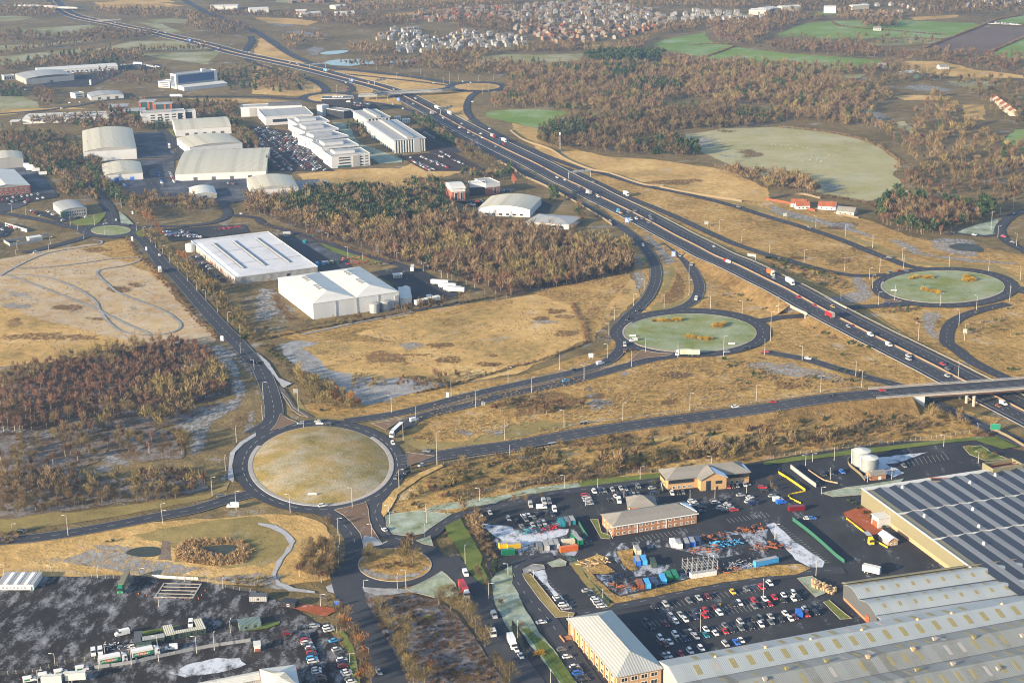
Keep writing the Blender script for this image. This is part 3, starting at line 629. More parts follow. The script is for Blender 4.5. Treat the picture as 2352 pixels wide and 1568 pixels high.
ROADS=[('slip_road',"t00 2300,330 2310,380 2270,440 2255,500 2300,560 t10 0,585 200,645 400,700 530,740 620,795 640,840 600,880",11,LANE),('slip_road',"t10 470,650 600,690 720,725 830,765 885,800 870,835 780,860",8,LANE),('slip_road',"t10 860,925 1000,935 1130,948 1270,978 1450,1022 1650,1105 1850,1215 2050,1335 2230,1440 2351,1505 t21 20,-40 130,20 330,122 500,215 700,335 900,450 1000,510 1100,585 1200,680 1280,790 1320,900 1310,1020 1250,1150 1150,1260 1060,1340 990,1420",9.5,DUAL),('slip_road',"t21 1080,440 1250,535 1400,635 1500,720 1600,830 1680,950 1718,1060 1690,1160 1600,1232 1450,1280 1300,1310",8.5,DUAL),('slip_road',"t20 150,1390 400,1510 t21 560,0 700,68 870,150 1030,225 1240,310 1420,385 1600,465 1800,560 2000,650 2180,715 t31 0,768 150,808 330,862 500,908 660,940 800,958 950,958 1100,950",8,LANE),('slip_road',"t10 2080,815 1985,870 1945,930 1935,1000 1965,1065 2040,1130 2150,1192 2351,1300 t20 150,1360 300,1425 500,1500 700,1568 t21 820,18 1000,72 1150,117 1330,158 1500,190 1750,245 2050,325 2351,420 t31 200,478 400,540 620,612 800,682 1000,765 1150,820 1280,870 1420,895",8.5,LANE),('main_road',"t00 1640,-30 1850,88 2000,148 2150,210 2351,292 t10 100,352 200,420 290,480 420,545 560,592 700,620 900,642 1200,675 1500,712 1750,752 1880,782",14,DUAL),('slip_road',"t10 620,640 780,672 960,690 1200,716 1500,748 1780,785 1850,795",7,LANE),('local_road',"t00 -40,1045 400,1010 560,990 760,960 900,932 1100,906 1600,886 2351,884 t10 300,902 500,915",8,LANE),('local_road',"t31 1300,1225 1240,1218 1000,1238 740,1252 380,1318 100,1342 0,1362 t21 2280,1372",9,LANE),('slip_road',"t31 2200,1215 1950,1275 1760,1345 1660,1430 1640,1568 t32 1720,60 1860,170 2030,260 2200,340 2351,430 2600,570",9,LANE),('slip_road',"t22 2300,90 t32 0,95 200,130 400,172 600,235 800,290 1000,348 1170,392 1480,535 1700,640 2000,780 2351,935 2600,1040",9,DUAL),('local_road',"t31 2500,330 2351,365 2240,410 2150,490 2130,560 2190,640 2351,730 2500,800",9,LANE),('local_road',"t31 2140,580 2000,595 1850,585 1700,570 1640,580",6,()),('local_road',"t31 2300,1060 2351,1110 2500,1130",9,LANE),('dual_carriageway',"t22 1010,-10 1000,60 900,160 800,208 700,242 400,312 0,398 t12 2000,478 1600,580 1300,652 1000,700 820,725",9,(('d',0,2,7,.14),('l',4,.14),('l',-4,.14))),('dual_carriageway',"t22 1500,128 1300,155 1100,205 800,290 500,370 0,472 t12 1900,590 1600,655 1450,710 1350,790",9,(('d',0,2,7,.14),('l',4,.14),('l',-4,.14))),('main_road',"t01 1060,560 1270,600 1400,735 1500,860 1640,985 1840,1215 2020,1415 2170,1568 t02 2351,200 t12 10,180 90,350 140,500 165,640 130,740 -40,840",11.5,(('d',0,4,5,.16),('l',5.3,.14),('l',-5.3,.14))),('main_road',"t02 2351,1380 2100,1440 1800,1530 t03 1480,28 1000,122 600,192 300,232 0,260 -200,280",10,(('d',0,4,5,.16),('l',4.7,.14),('l',-4.7,.14))),('local_road',"t12 480,1530 t13 640,0 760,80 855,170 905,290 890,440 870,560",8.6,(('d',.3,4,5,.16),)),('local_road',"t12 1180,1400 1110,1500 t13 1085,0 1120,100 1200,190 1330,255",7.5,(('d',.3,4,5,.16),)),('local_road',"t13 1400,290 1600,210 1700,110 1850,30 t12 2100,1530 2351,1482 t22 300,1400 700,1345 1200,1285 1500,1250",7,(('d',0,3,6,.14),)),('local_road',"t13 830,450 870,640 940,840 1040,1060 1150,1290 1260,1568 1340,1700",17,()),('local_road',"t13 1700,420 1850,560 1980,760 2110,990 2250,1210 2351,1390 t23 130,1568 200,1700",15,()),('local_road',"t01 1040,560 1030,500 1030,420 990,330 900,210 800,90 700,-20",11,(('d',0,3,6,.14),)),('local_road',"t01 860,545 700,522 500,475 300,435 100,398 -60,385",9,LANE),('local_road',"t01 860,575 700,630 500,682 300,732 200,745",9,LANE),('local_road',"t01 1150,545 1350,508 1600,506 1800,492 1950,472 2060,430 2090,380 2060,330 2030,270",8,LANE),('local_road',"t01 2080,400 2200,410 2351,430 t11 60,480 200,520 330,558 600,640 850,730 1100,800 1350,870 1450,910",7,()),('local_road',"t00 1480,1190 1560,1260 1660,1420 t01 1340,-20 1400,130 1470,260",10,LANE),('service_road',"t23 620,930 800,890 1000,850 1300,790 1700,702 2351,592 t33 300,545 700,525",7,(('d',0,3,6,.14),)),('service_road',"t23 380,395 150,430 20,510 30,600 150,780 320,960 450,1150 600,1370 760,1600",8,(('d',0,3,6,.14),)),]
for nm,s,w,mk in ROADS:road(nm,s,w,marks=mk)
OVA="t12 1300,1085 1400,1072 1650,1045 2000,992 2351,946 t22 300,895,.3 660,832,1 1250,745,2 1700,688,3 2000,650,3.7 2351,600,4.6 t32 500,522,5.6 1045,470,7 1270,453,7.05"
road('main_road',OVA,15,marks=(('d',1.2,3,6,.14),('d',-2.6,3,6,.14),('l',6.4,.16),('l',-6.4,.16)),skirt=1,endcap=True)
for s in("t01 60,950 300,1035 500,1110 700,1190 880,1260 1000,1325 1200,1420 1380,1493","t01 120,945 350,960 550,1010 750,1100 880,1200 905,1260 960,1340 1060,1440 1200,1490 1450,1498 1600,1470 1660,1420 1620,1360 1500,1280 1300,1200 1100,1120 980,1030 890,940 930,900 1060,880 1200,850 1298,810 1250,790 1050,800 700,850 400,880 100,890","t01 0,960 100,900 300,800 480,740 800,690 920,670 930,640 850,632"):road('track',s,2.0,'frost')
road('track',"t11 420,1500 900,1395 1300,1320 1650,1245 1870,1220",2.4,'frost')
def roundabout(tile,cx,cy,rx,ry,rx2,ry2,cx2=None,cy2=None,island='island',apron=None,w=9):
 patch('roundabout_carriageway',oval(tile,cx if cx2 is None else cx2,cy if cy2 is None else cy2,rx2,ry2),'asphalt','road')
 z=nextz('verge');o=patch('roundabout_island',oval(tile,cx,cy,rx,ry),island,z=z+.12)
 pts=[G(p,z)for p in P(oval(tile,cx,cy,rx,ry,160))]
 strip('kerb',pts,.45,'kerb',z+.15,closed=True,drop=.2)
 mid=[G(p,ROADZ)for p in P(oval(tile,((cx if cx2 is None else cx2)+cx)/2,((cy if cy2 is None else cy2)+cy)/2,(rx+rx2)/2,(ry+ry2)/2,200))]
 mk=MB();c=np.array(mid+[mid[0]]);tot=np.linalg.norm(np.diff(c,axis=0),axis=1).sum()
 for a in np.arange(0,tot-4,7.5):
  sp,_=along(c,a,a+3)
  d=np.gradient(sp[:,:2],axis=0);d/=np.linalg.norm(d,axis=1)[:,None];nn=np.stack([-d[:,1],d[:,0]],1)*.09
  for i in range(len(sp)-1):mk.face([(*(sp[i,:2]-nn[i]),ROADZ),(*(sp[i+1,:2]-nn[i+1]),ROADZ),(*(sp[i+1,:2]+nn[i+1]),ROADZ),(*(sp[i,:2]+nn[i]),ROADZ)])
 k=obj('road_marking',mk.mesh('road_marking'),M['line']);k['kind']='structure'
 if apron:
  a0,a1,wid=apron
  ring=[G(p,0)for p in P(oval(tile,cx,cy,rx,ry,300,a0,a1))]
  cc=np.array([(p.x,p.y,z+.22)for p in ring]);mb=MB();tot=np.linalg.norm(np.diff(cc,axis=0),axis=1).sum()
  nn=normals2d(cc);strip('kerb_apron_bed',ring,wid+.3,'pave',z+.17,off=-wid/2,drop=.15)
  for a in np.arange(0,tot-1.2,1.55):
   sp,_=along(cc,a,a+1.12)
   d=(sp[-1]-sp[0])[:2];d/=np.linalg.norm(d);q=np.array([-d[1],d[0]]);sk2=d*.35
   p0,p1=sp[0][:2],sp[-1][:2]
   base=[p0-q*wid+sk2,p1-q*wid+sk2,p1-q*.1,p0-q*.1]
   mb.hexa([(*x,z+.16)for x in base],[(*x,z+.24)for x in base])
  k=mb.build('kerb_apron',M['concrete']);k['kind']='structure'
 return pts,z
RA=roundabout('t21',1637,1487,606,177,742,225,1640,1482,apron=(150,330,1.3))
RD=roundabout('t31',1610,1063,560,149,680,186,1625,1066,apron=(165,345,1.3))
RL=roundabout('t01',1017,544,181,42,300,72)
RC=roundabout('t10',2030,794,206,31,290,48,island='tan')
RN=roundabout('t10',690,897,210,36,300,52,island='tan')
patch('roundabout_carriageway',oval('t12',585,1142,792,432),'asphalt','road')
RR=[G(p,.6)for p in P(oval('t12',597,1132,628,357,120))]
cen=sum(RR,Vector())/len(RR);mb=MB();prev=None
for k in range(13):
 s=1-k/12.0
 z=.72+3.4*(1-s**2.2)*(1+.0*s)
 cur=[(cen.x+(p.x-cen.x)*s,cen.y+(p.y-cen.y)*s,z)for p in RR]
 if prev:
  for i in range(120):mb.face([prev[i],prev[(i+1)%120],cur[(i+1)%120],cur[i]])
 prev=cur
o=mb.build('roundabout_mound',ground_mat("roundabout_mound_grass",[(.15,.125,.033),(.24,.185,.055),(.32,.225,.082),(.36,.25,.11)],30,8,1.0,.2,(.46,.45,.42),22,.3,fsharp=.16),smooth=True);o['kind']='structure'
strip('kerb',RR,.5,'kerb',.74,closed=True,drop=.3)
def mound_z(p):
 """height of the grass at a point on the big roundabout"""
 d=Vector((p[0]-cen.x,p[1]-cen.y));best=9
 a=math.atan2(d.y,d.x);i=min(range(120),key=lambda k:abs((math.atan2(RR[k].y-cen.y,RR[k].x-cen.x)-a+math.pi)%(2*math.pi)-math.pi))
 s=min(1,d.length/(RR[i]-cen).length);return.72+3.4*(1-s**2.2)
ringc=np.array([(p.x,p.y,.95)for p in[G(q,.6)for q in P(oval('t12',597,1132,628,357,400,150,405))]]);mb=MB()
tot=np.linalg.norm(np.diff(ringc,axis=0),axis=1).sum()
strip('kerb_apron_bed',[Vector(p)for p in ringc],2.5,'path',.80,off=-1.25,drop=.2)
for a in np.arange(0,tot-1.4,1.7):
 sp,_=along(ringc,a,a+1.25);d=(sp[-1]-sp[0])[:2];d/=np.linalg.norm(d);q=np.array([-d[1],d[0]]);p0,p1=sp[0][:2],sp[-1][:2];e=d*.55
 base=[p0-q*2.2+e,p1-q*2.2+e,p1-q*.2,p0-q*.2]
 mb.hexa([(*x,.78)for x in base],[(*x,.88)for x in base])
mb.build('kerb_apron',M['concrete'])['kind']='structure'
c=np.array([G(p,ROADZ)for p in P(oval('t12',590,1138,712,398,300))]);mk=MB();tot=np.linalg.norm(np.diff(c,axis=0),axis=1).sum()
for a in np.arange(0,tot-4,8):
 sp,_=along(c,a,a+4);d=np.gradient(sp[:,:2],axis=0);d/=np.linalg.norm(d,axis=1)[:,None];nn=np.stack([-d[:,1],d[:,0]],1)*.11
 for i in range(len(sp)-1):mk.face([(*(sp[i,:2]-nn[i]),ROADZ),(*(sp[i+1,:2]-nn[i+1]),ROADZ),(*(sp[i+1,:2]+nn[i+1]),ROADZ),(*(sp[i,:2]+nn[i]),ROADZ)])
k=obj('road_marking',mk.mesh('road_marking'),M['line']);k['kind']='structure'
patch('roundabout_carriageway',"t13 870,560 880,420 905,300 1000,310 1150,290 1300,250 1420,270 1560,230 1640,300 1740,400 1800,430 1880,520 1860,560 1760,610 1700,540 1600,610 1450,660 1250,692 1000,680 930,700",'asphalt','road')
z=nextz('verge');patch('roundabout_island',oval('t13',1275,478,335,153),'tan_rough',z=z+.12);patch('frost',"t13 950,480 1100,540 1300,570 1500,540 1590,450 1480,350 1600,440 1590,520 1480,590 1280,622 1080,600 970,550",'frost_soft',z=z+.13,soft=1.5)
strip('kerb',[G(p,z)for p in P(oval('t13',1275,478,335,153,120))],.4,'kerb',z+.16,closed=True,drop=.2)
patch('bare_earth',"t13 1190,400 1320,380 1480,420 1480,480 1380,540 1280,555 1100,510 1000,470 1130,450",'tan_soft','verge',soft=2)
V_=lambda n,m,s,**k:patch(n,s,m,'verge',**k)
V_('splitter_island','brownchip',"t12 225,655 290,700 380,735 210,790 130,815 190,745",kerb=1)
V_('splitter_island','brownchip',"t12 1060,745 1340,712 1190,805",kerb=1)
V_('splitter_island','brownchip',"t12 1385,1010 1640,1045 1390,1140",kerb=1)
V_('splitter_island','brownchip',"t12 230,455 300,530 340,600 480,690 400,670 330,620 250,500",kerb=1)
V_('splitter_island','brownchip',"t12 720,1540 1010,1470 1030,1530 t13 1040,60 1060,130 1160,290 1090,290 990,310 960,190 880,90 800,20",kerb=1)
V_('path','path',"t13 985,225 1000,210 1090,225 1150,280 1210,255 1200,270 1130,300 985,320",amp=.2)
V_('splitter_island','brownchip',"t22 1190,70 1300,95 1480,108 1430,125 1250,140 1100,180 1060,190",kerb=1)
V_('splitter_island','brownchip',"t31 1060,1190 1150,1175 1230,1195 1080,1215",kerb=1)
V_('frosted_green','green_frost',"t13 1190,30 1250,10 1500,-20 1800,10 1690,80 1600,140 1540,190 1400,215 1260,195 1200,120",kerb=1)
V_('splitter_island','green_frost',"t13 1470,255 1600,215 1625,305 1540,285",kerb=1)
V_('splitter_island','green_frost',"t13 1380,700 1500,650 1620,590 1705,535 1750,570 1830,650 1860,760 1650,780 1450,730",kerb=1)
V_('frost','frost',"t13 975,680 1120,690 1380,700 1600,740 1400,730 1150,770 1010,780",amp=.4)
V_('verge','green',"t13 1735,120 1880,50 1990,240 2080,400 2060,480 2150,640 2080,660 1960,540 1860,350 1760,210",amp=.3)
V_('verge','green_frost',"t13 2150,620 2200,560 2351,480 t23 0,650 130,900 250,1100 420,1300 520,1480 640,1600 460,1600 400,1500 200,1250 0,980 t13 2351,1120 2200,850",amp=.4)
V_('verge','green',"t23 80,1060 160,1060 400,1290 560,1520 620,1600 480,1600 330,1400 200,1200",amp=.4)
V_('scrub_strip','brown_floor',"t13 990,720 1100,760 1400,750 1650,790 1840,920 2000,1130 2150,1350 2300,1600 1450,1640 1300,1330 1130,1050 1030,850",amp=.4)
V_('footway','pave',"t12 200,400 260,430 370,600 530,690 500,700 340,620 250,520",amp=0)
V_('footway','path',"t12 0,90 120,190 210,330 330,380 250,420 180,330 70,180",amp=.3)
V_('footway','path',"t02 2351,830 2200,920 2110,1020 2090,1250 2140,1290 2150,1250 2130,1130 2160,1010 2240,930 2351,860",amp=0)
V_('verge','tan',"t12 1160,1480 1250,1370 1500,1200 1700,1120 1720,1140 1520,1240 1300,1400 1240,1520 t13 1170,40 1150,0",amp=.3)
V_('central_reserve','earth',"t22 1060,190 800,262 500,338 0,432 t12 1900,545 1500,660 1340,708 1480,650 1900,528 2351,425 t22 500,325 800,250",amp=0)
V_('verge','green',"t01 620,470 800,420 970,375 960,420 880,490 740,500",amp=.5)
V_('verge','green_frost',"t01 1090,370 1140,400 1230,490 1110,480",amp=0)
V_('verge','green',"t01 1240,560 1310,530 1320,610 1260,590",amp=0)
V_('verge','ochre',"t23 95,560 170,560 330,760 440,900 575,920 560,950 400,960 250,790 120,610",kerb=1)
V_('verge','frost',"t23 100,520 190,470 290,480 300,510 170,540 110,560",kerb=1)
V_('verge','green_frost',"t23 330,460 440,420 500,450 490,485 370,498",kerb=1)
V_('verge','ochre',"t23 520,465 580,450 900,830 950,830 890,870 700,690",amp=.3)
V_('verge','tan_rough',"t23 580,450 780,380 850,400 830,460 950,540 870,560 740,560 900,720 1000,770 1300,700 1340,690 1700,590 2351,490 t33 300,470 390,510 250,570 t23 2351,580 1700,680 1300,770 950,830 700,600",amp=.4)
V_('verge','tan_rough',"t23 960,350 1110,330 1120,450 1160,520 1090,530 1020,480",amp=.4)
V_('verge','green',"t23 720,60 790,60 820,180 900,205 900,240 820,235",kerb=1)
V_('verge','green_frost',"t33 270,600 400,580 560,680 520,740 440,775",kerb=1)
V_('verge','green',"t33 510,820 560,800 700,920 770,970 665,978",kerb=1)
V_('verge','green_frost',"t32 490,1385 700,1340 870,1340 860,1400 600,1420",kerb=1)
V_('verge','green_frost',"t32 700,1330 900,1310 1250,1250 1180,1340 1050,1355 850,1400 750,1400",amp=.3)
V_('verge','green',"t32 -40,1100 250,1050 500,1030 740,990 950,970 1300,930 1900,870 2100,870 2300,960 2150,980 1900,900 1500,940 1000,1010 500,1060 -40,1130",amp=.3)
V_('verge','green',"t32 1790,960 1960,950 2050,1010 2200,1070 2000,1090 1850,1030",kerb=1)
V_('paved_court','redchip',"t33 690,0 850,-60 950,-20 1000,60 1080,190 960,200 870,150 740,90",amp=0)
V_('verge','green',"t03 1300,1090 1650,1030 1640,1040 1320,1130",amp=.2)
V_('verge','green',"t13 0,1050 100,1010 220,990 215,1020 100,1060 -60,1080 t03 2130,1110 2351,1060",amp=.2)
V_('verge','green',"t13 740,1090 800,1150 820,1250 870,1300 850,1380 900,1600 960,1600 930,1400 880,1200 800,1080",amp=.3)
# buildings
class Bld:
 """a building in its own frame: x along the front from the left, y to the back; corners are eave corners seen at height h"""
 def __init__(s,name,label,cat,fl,fr,back=None,h=6,depth=None,which='BL',group=None,base=0.0,main='x'):
  A,B=[G(p,h+base)for p in P(fl+' '+fr)]
  A.z=B.z=base
  ex=(B-A).normalized();ey=Vector((-ex.y,ex.x,0));s.L=(B-A).length
  if back:
   D=G(P(back)[0],h+base);D.z=base;s.D=(D-(A if which=='BL' else B)).dot(ey)
  else:s.D=depth
  if main=='y':ey=(D-A).normalized();ex=Vector((ey.y,-ey.x,0));s.D=(D-A).length;s.L=(B-A).dot(ex)
  s.h=h;s.ex,s.ey,s.A=ex,ey,A
  s.root=empty(name,A,math.atan2(ex.y,ex.x),label,cat,group)
 def part(s,name,mb,mat,parent=None,smooth=False):return mb.build(name,mat if isinstance(mat,list)else M[mat],parent or s.root,smooth=smooth)
 def walls(s,mat,z0=-.1,z1=None,x0=0,x1=None,y0=0,y1=None,name='wall'):
  x1=s.L if x1 is None else x1;y1=s.D if y1 is None else y1;z1=s.h if z1 is None else z1
  return s.part(name,MB().box(x0,x1,y0,y1,z0,z1),mat)
 def flat(s,mat,t=.35,o=.25,z=None,par=.5,x0=0,x1=None,y0=0,y1=None):
  x1=s.L if x1 is None else x1;y1=s.D if y1 is None else y1;z=s.h if z is None else z
  r=s.part('roof',MB().box(x0-o,x1+o,y0-o,y1+o,z,z+t),mat)
  if par:
   mb=MB()
   for a in((x0-o-.02,x1+o+.02,y0-o-.02,y0-o+.3),(x0-o-.02,x1+o+.02,y1+o-.3,y1+o+.02),(x0-o-.02,x0-o+.3,y0-o+.3,y1+o-.3),(x1+o-.3,x1+o+.02,y0-o+.3,y1+o-.3)):mb.box(*a,z+.02,z+t+par)
   s.part('parapet',mb,'whitey',r)
  return r
 def gable(s,mat,rise,axis='x',o=.4,x0=0,x1=None,y0=0,y1=None,z=None,gmat=None,t=.18):
  x1=s.L if x1 is None else x1;y1=s.D if y1 is None else y1;z=s.h if z is None else z
  def q(u,v,w):return(u,v,w)if axis=='x' else(v,u,w)
  a0,a1,b0,b1=(x0-o,x1+o,y0-o,y1+o)if axis=='x' else(y0-o,y1+o,x0-o,x1+o);bm=(b0+b1)/2
  mb=MB()
  for c0,c1,zz0,zz1 in((b0,bm,z-.05,z+rise),(bm,b1,z+rise,z-.05)):
   lo=[q(a0,c0,zz0),q(a1,c0,zz0),q(a1,c1,zz1),q(a0,c1,zz1)]
   mb.hexa(lo,[(p[0],p[1],p[2]+t)for p in lo],0,True)
  r=s.part('roof',mb,mat)
  if gmat:
   e=o+.02
   for a in(a0+e,a1-e):s.part('gable',MB().face([q(a,b0+o,z),q(a,b1-o,z),q(a,bm,z+rise-.1)]),gmat)
  return r
 def hip(s,mat,rise,axis='x',o=.6,x0=0,x1=None,y0=0,y1=None,z=None,run=None):
  x1=s.L if x1 is None else x1;y1=s.D if y1 is None else y1;z=s.h if z is None else z
  X0,X1,Y0,Y1=x0-o,x1+o,y0-o,y1+o
  if axis=='x':k=run or(Y1-Y0)/2;r0,r1=(X0+k,(Y0+Y1)/2,z+rise),(X1-k,(Y0+Y1)/2,z+rise)
  else:k=run or(X1-X0)/2;r0,r1=((X0+X1)/2,Y0+k,z+rise),((X0+X1)/2,Y1-k,z+rise)
  a,b,c,d=(X0,Y0,z),(X1,Y0,z),(X1,Y1,z),(X0,Y1,z);mb=MB()
  if axis=='x':fs=[[a,b,r1,r0],[b,c,r1],[c,d,r0,r1],[d,a,r0]]
  else:fs=[[a,b,r0],[b,c,r1,r0],[c,d,r1],[d,a,r0,r1]]
  for f in fs:mb.face(f)
  mb.box(X0+.02,X1-.02,Y0+.02,Y1-.02,z-.25,z-.01)
  return s.part('roof',mb,mat)
 def barrel(s,mat,rise,axis='y',o=.3,n=12,gmat=None,x0=0,x1=None,y0=0,y1=None):
  """arched roof whose crest runs along `axis`"""
  x1=s.L if x1 is None else x1;y1=s.D if y1 is None else y1;z=s.h
  def q(u,v,w):return(u,v,w)if axis=='x' else(v,u,w)
  a0,a1,b0,b1=(x0-o,x1+o,y0-o,y1+o)if axis=='x' else(y0-o,y1+o,x0-o,x1+o)
  pr=[(b0+(b1-b0)*k/n,z+rise*(1-(2*k/n-1)**2))for k in range(n+1)];mb=MB()
  for k in range(n):
   (u0,w0),(u1,w1)=pr[k],pr[k+1];lo=[q(a0,u0,w0),q(a1,u0,w0),q(a1,u1,w1),q(a0,u1,w1)]
   mb.hexa(lo,[(p[0],p[1],p[2]+.22)for p in lo],0,False)
  r=s.part('roof',mb,mat)
  e=o+.03
  for a in(a0+e,a1-e):s.part('gable',MB().face([q(a,u,w-.02)for u,w in pr]),gmat or 'whitey')
  return r
 def on(s,face,u,z,w,hh,out=.05,thick=.1):
  """box standing `out` proud of a face, u measured along the face"""
  mb=MB()
  if face=='front':mb.box(u,u+w,-out,thick,z,z+hh)
  elif face=='back':mb.box(u,u+w,s.D-thick,s.D+out,z,z+hh)
  elif face=='left':mb.box(-out,thick,u,u+w,z,z+hh)
  else:mb.box(s.L-thick,s.L+out,u,u+w,z,z+hh)
  return mb
 def windows(s,face,n,u0,u1,z,w,hh,mat='glass',frame=None,name='window',out=.05):
  st=(u1-u0)/n
  for k in range(n):
   u=u0+st*(k+.5)-w/2
   o=s.part(name,s.on(face,u,z,w,hh,out),mat)
   if frame:
    mb=MB();f=.12
    for a in((u-f,z-f,w+2*f,f),(u-f,z+hh,w+2*f,f),(u-f,z,f,hh),(u+w,z,f,hh),(u+w/2-.05,z,.1,hh)):
     b=s.on(face,a[0],a[1],a[2],a[3],out+.05);i=len(mb.v);mb.v+=b.v;mb.f+=[tuple(j+i for j in q)for q in b.f];mb.m+=b.m
    s.part('frame',mb,frame,o)
 def one(s,name,mat,mb,parent=None):return s.part(name,mb,mat,parent)
def shed(name,label,fl,fr,back,h,rise,axis='y',wall='whitey',roof='roof_tan',gm='clad_grey',doors=0,dmat='clad_dark',which='BL',depth=None,crest=None,cat='warehouse',sky=0):
 if crest:
  A,B=[G(p,h)for p in P(fl+' '+fr)];C=G(P(crest)[0],h+rise);ex=(B-A).normalized();depth=max(8,2*(C-A).dot(Vector((-ex.y,ex.x,0))));back=None
 b=Bld(name,label,cat,fl,fr,back,h,depth,which)
 b.walls(wall);b.barrel(roof,rise,axis,gmat=gm)
 if doors:b.windows('front',doors,b.L*.12,b.L*.92,0.1,min(4,b.L/doors*.5),3.4,dmat,name='door')
 return b
# business park beyond the first roundabout
b=shed('warehouse',"big pale warehouse with arched cream roof and blank white walls beside the blue tarmac yard","t00 765,1395","t00 1252,1365","t00 705,1205",10.5,3.5)
shed('warehouse',"long white unit with arched cream roof and dock doors, farthest of the arched units","t00 1612,1190","t00 2122,1160",None,8,3,'x',doors=5,crest="t00 1585,1120",gm='whitey')
b=shed('warehouse',"white unit with arched cream roof, grey gable and blue roller door facing the camera","t00 1740,1355","t00 2225,1312","t00 1685,1262",8.5,2.6,doors=5)
shed('warehouse',"longest cream arched warehouse with grey fascia and loading bay in the trading estate","f 402,400","f 611,392",None,7.2,3,'x',wall='whitey',doors=4,crest="f 393,366",gm='whitey')
shed('warehouse',"small arched unit with blue door next to the tree-lined road","f 238,403","f 328,397","f 233,377",6.5,2.6,doors=2,dmat='sign_blue')
shed('warehouse',"cream arched warehouse with grey gable at the edge of the frosted slab","f 579,437","f 685,430","f 557,410",8,3,doors=0)
shed('workshop',"low white arched workshop with a dark open doorway","t01 1760,228","t01 1990,212","t01 1725,158",4.2,2.2,wall='roof_grey',roof='roof_white',doors=1)
b=shed('office_building',"rounded grey office with white walls and green glass corner above the sloping lawn","t01 570,368","t01 795,342","t01 440,300",6.2,1.6,wall='roof_grey',roof='roof_grey',cat='office')
b.windows('front',8,4,b.L-1,1.0,1.1,1.3);b.windows('front',8,4,b.L-1,3.9,1.1,1.3);b.windows('left',7,2,b.D-2,.2,2,4.5,'roof_white',name='wall_panel');b.one('entrance_glazing','glass_green',MB().box(-1.2,4,-1.2,3,0,5.6))
b=Bld('factory_unit',"brick-fronted unit with pale ridged roof at the left edge above a full car park",'factory',"t01 -160,175","t01 275,130","t01 70,-10",8,which='BR')
b.walls('brick_red');b.gable('roof_white',3,'y',gmat='clad_grey')
for z in(1.5,5):b.windows('front',9,1,b.L-1,z,2.2,1.3,'glass','frame')
shed('warehouse',"grey walled shed with cream roof half hidden at the left edge by the wood","t00 -90,1480","t00 213,1457","t00 125,1395",9,2.5,which='BR',wall='clad_grey',gm='clad_grey')
b=shed('distribution_shed',"grey shed with dark blue band under its arched roof in the far yard","t00 240,725","t00 680,687","t00 125,680",7.8,3,wall='clad_grey',roof='roof_grey',gm='clad_dark',doors=1)
shed('distribution_shed',"very long low pale shed with a row of open loading docks","t00 345,650","t00 1080,604",None,6.2,1.6,'x',wall='whitey',roof='roof_white',doors=14,crest="t00 240,632",gm='whitey')
b=Bld('gatehouse_office',"small grey two storey office attached left of the grey shed",'office',"t00 35,700","t00 130,692",None,6,14);b.walls('clad_grey');b.flat('roof_grey');b.windows('front',4,.5,b.L-.5,1.2,1.6,3.4)
b=Bld('office_building',"tall slab office with a deep blue glass front and white end towers",'office',"t00 1612,690","t00 1988,648",None,19,16)
b.walls('clad_grey');b.flat('roof_grey',par=.8);b.one('glass_front','glass_blue',MB().box(3.5,b.L-4.5,-.25,.1,7.5,18));b.one('end_tower','whitey',MB().box(-.3,3,-.6,3,0,19.6));b.one('end_tower','whitey',MB().box(b.L-4,b.L+.4,-.6,3,0,20));b.one('plant_room','whitey',MB().box(b.L*.68,b.L*.78,4,9,19.4,23));b.windows('left',4,1,b.D-1,3,2.4,14,'glass_blue')
b=Bld('hall',"low white hall with pale roof in front of the blue glass slab",'hall',"t00 1690,802","t00 2085,760",None,4.6,26);b.walls('whitey');b.gable('roof_white',1.5,'x',gmat='whitey')
b=Bld('office_annexe',"white three storey annexe left of the blue glass slab",'office',"t00 1452,748","t00 1556,752",None,8,18);b.walls('whitey');b.flat('roof_white')
for z in(1.2,4.0,6.4):b.windows('front',1,1,b.L-1,z,b.L-3,.9)
shed('warehouse',"grey arched depot with white office block beyond the dark mini roundabout","t00 835,890","t00 1135,868","t00 765,855",4.6,2,wall='roof_white',roof='roof_grey',gm='roof_white',doors=3)
b=Bld('office_building',"white cube office in front of the grey arched depot",'office',"t00 690,862","t00 772,852",None,6,14);b.walls('render');b.flat('roof_grey');b.windows('front',1,1,b.L-1,1.2,8,1.2);b.windows('front',1,1,b.L-1,3.9,8,1.2)
for lab,fl,fr,dp,h in(("orange and green glass office, tallest of the four by the white office","t00 1275,938","t00 1415,934",20,9.5),("orange and green glass office with grey roof right of the tallest one","t00 1415,958","t00 1575,952",16,8.5),("orange panelled glass office standing left of its three neighbours","t00 1000,985","t00 1165,978",24,7.5),("orange striped glass office directly behind the white three storey office","t00 1135,1022","t00 1330,1012",22,7)):
 b=Bld('office_building',lab,'office',fl,fr,None,h,dp);b.walls('glass_green');b.flat('roof_grey',o=1,par=.0)
 for u in(-.2,b.L*.55,b.L-2.3):b.one('fin_wall','orange',MB().box(u,u+2.6,-.5,3,0,h-.3))
 b.one('fin_wall','orange',MB().box(-.5,2,b.D-5,b.D-1,0,h-.3))
b=Bld('office_building',"white three storey office with rows of dark strip windows, nearest to the arched units",'office',"t00 1298,1050","t00 1700,1026",None,10.5,22);b.walls('render');b.flat('roof_grey',par=.6)
for z in(1.4,4.6,7.7):b.windows('front',5,9,b.L-1,z,5.2,1.5)
b.one('glass_bay','glass',MB().box(b.L-9,b.L-4,-.15,.1,0,9.6));b.one('plant_room','clad_grey',MB().box(6,b.L*.7,8,16,10.9,13))
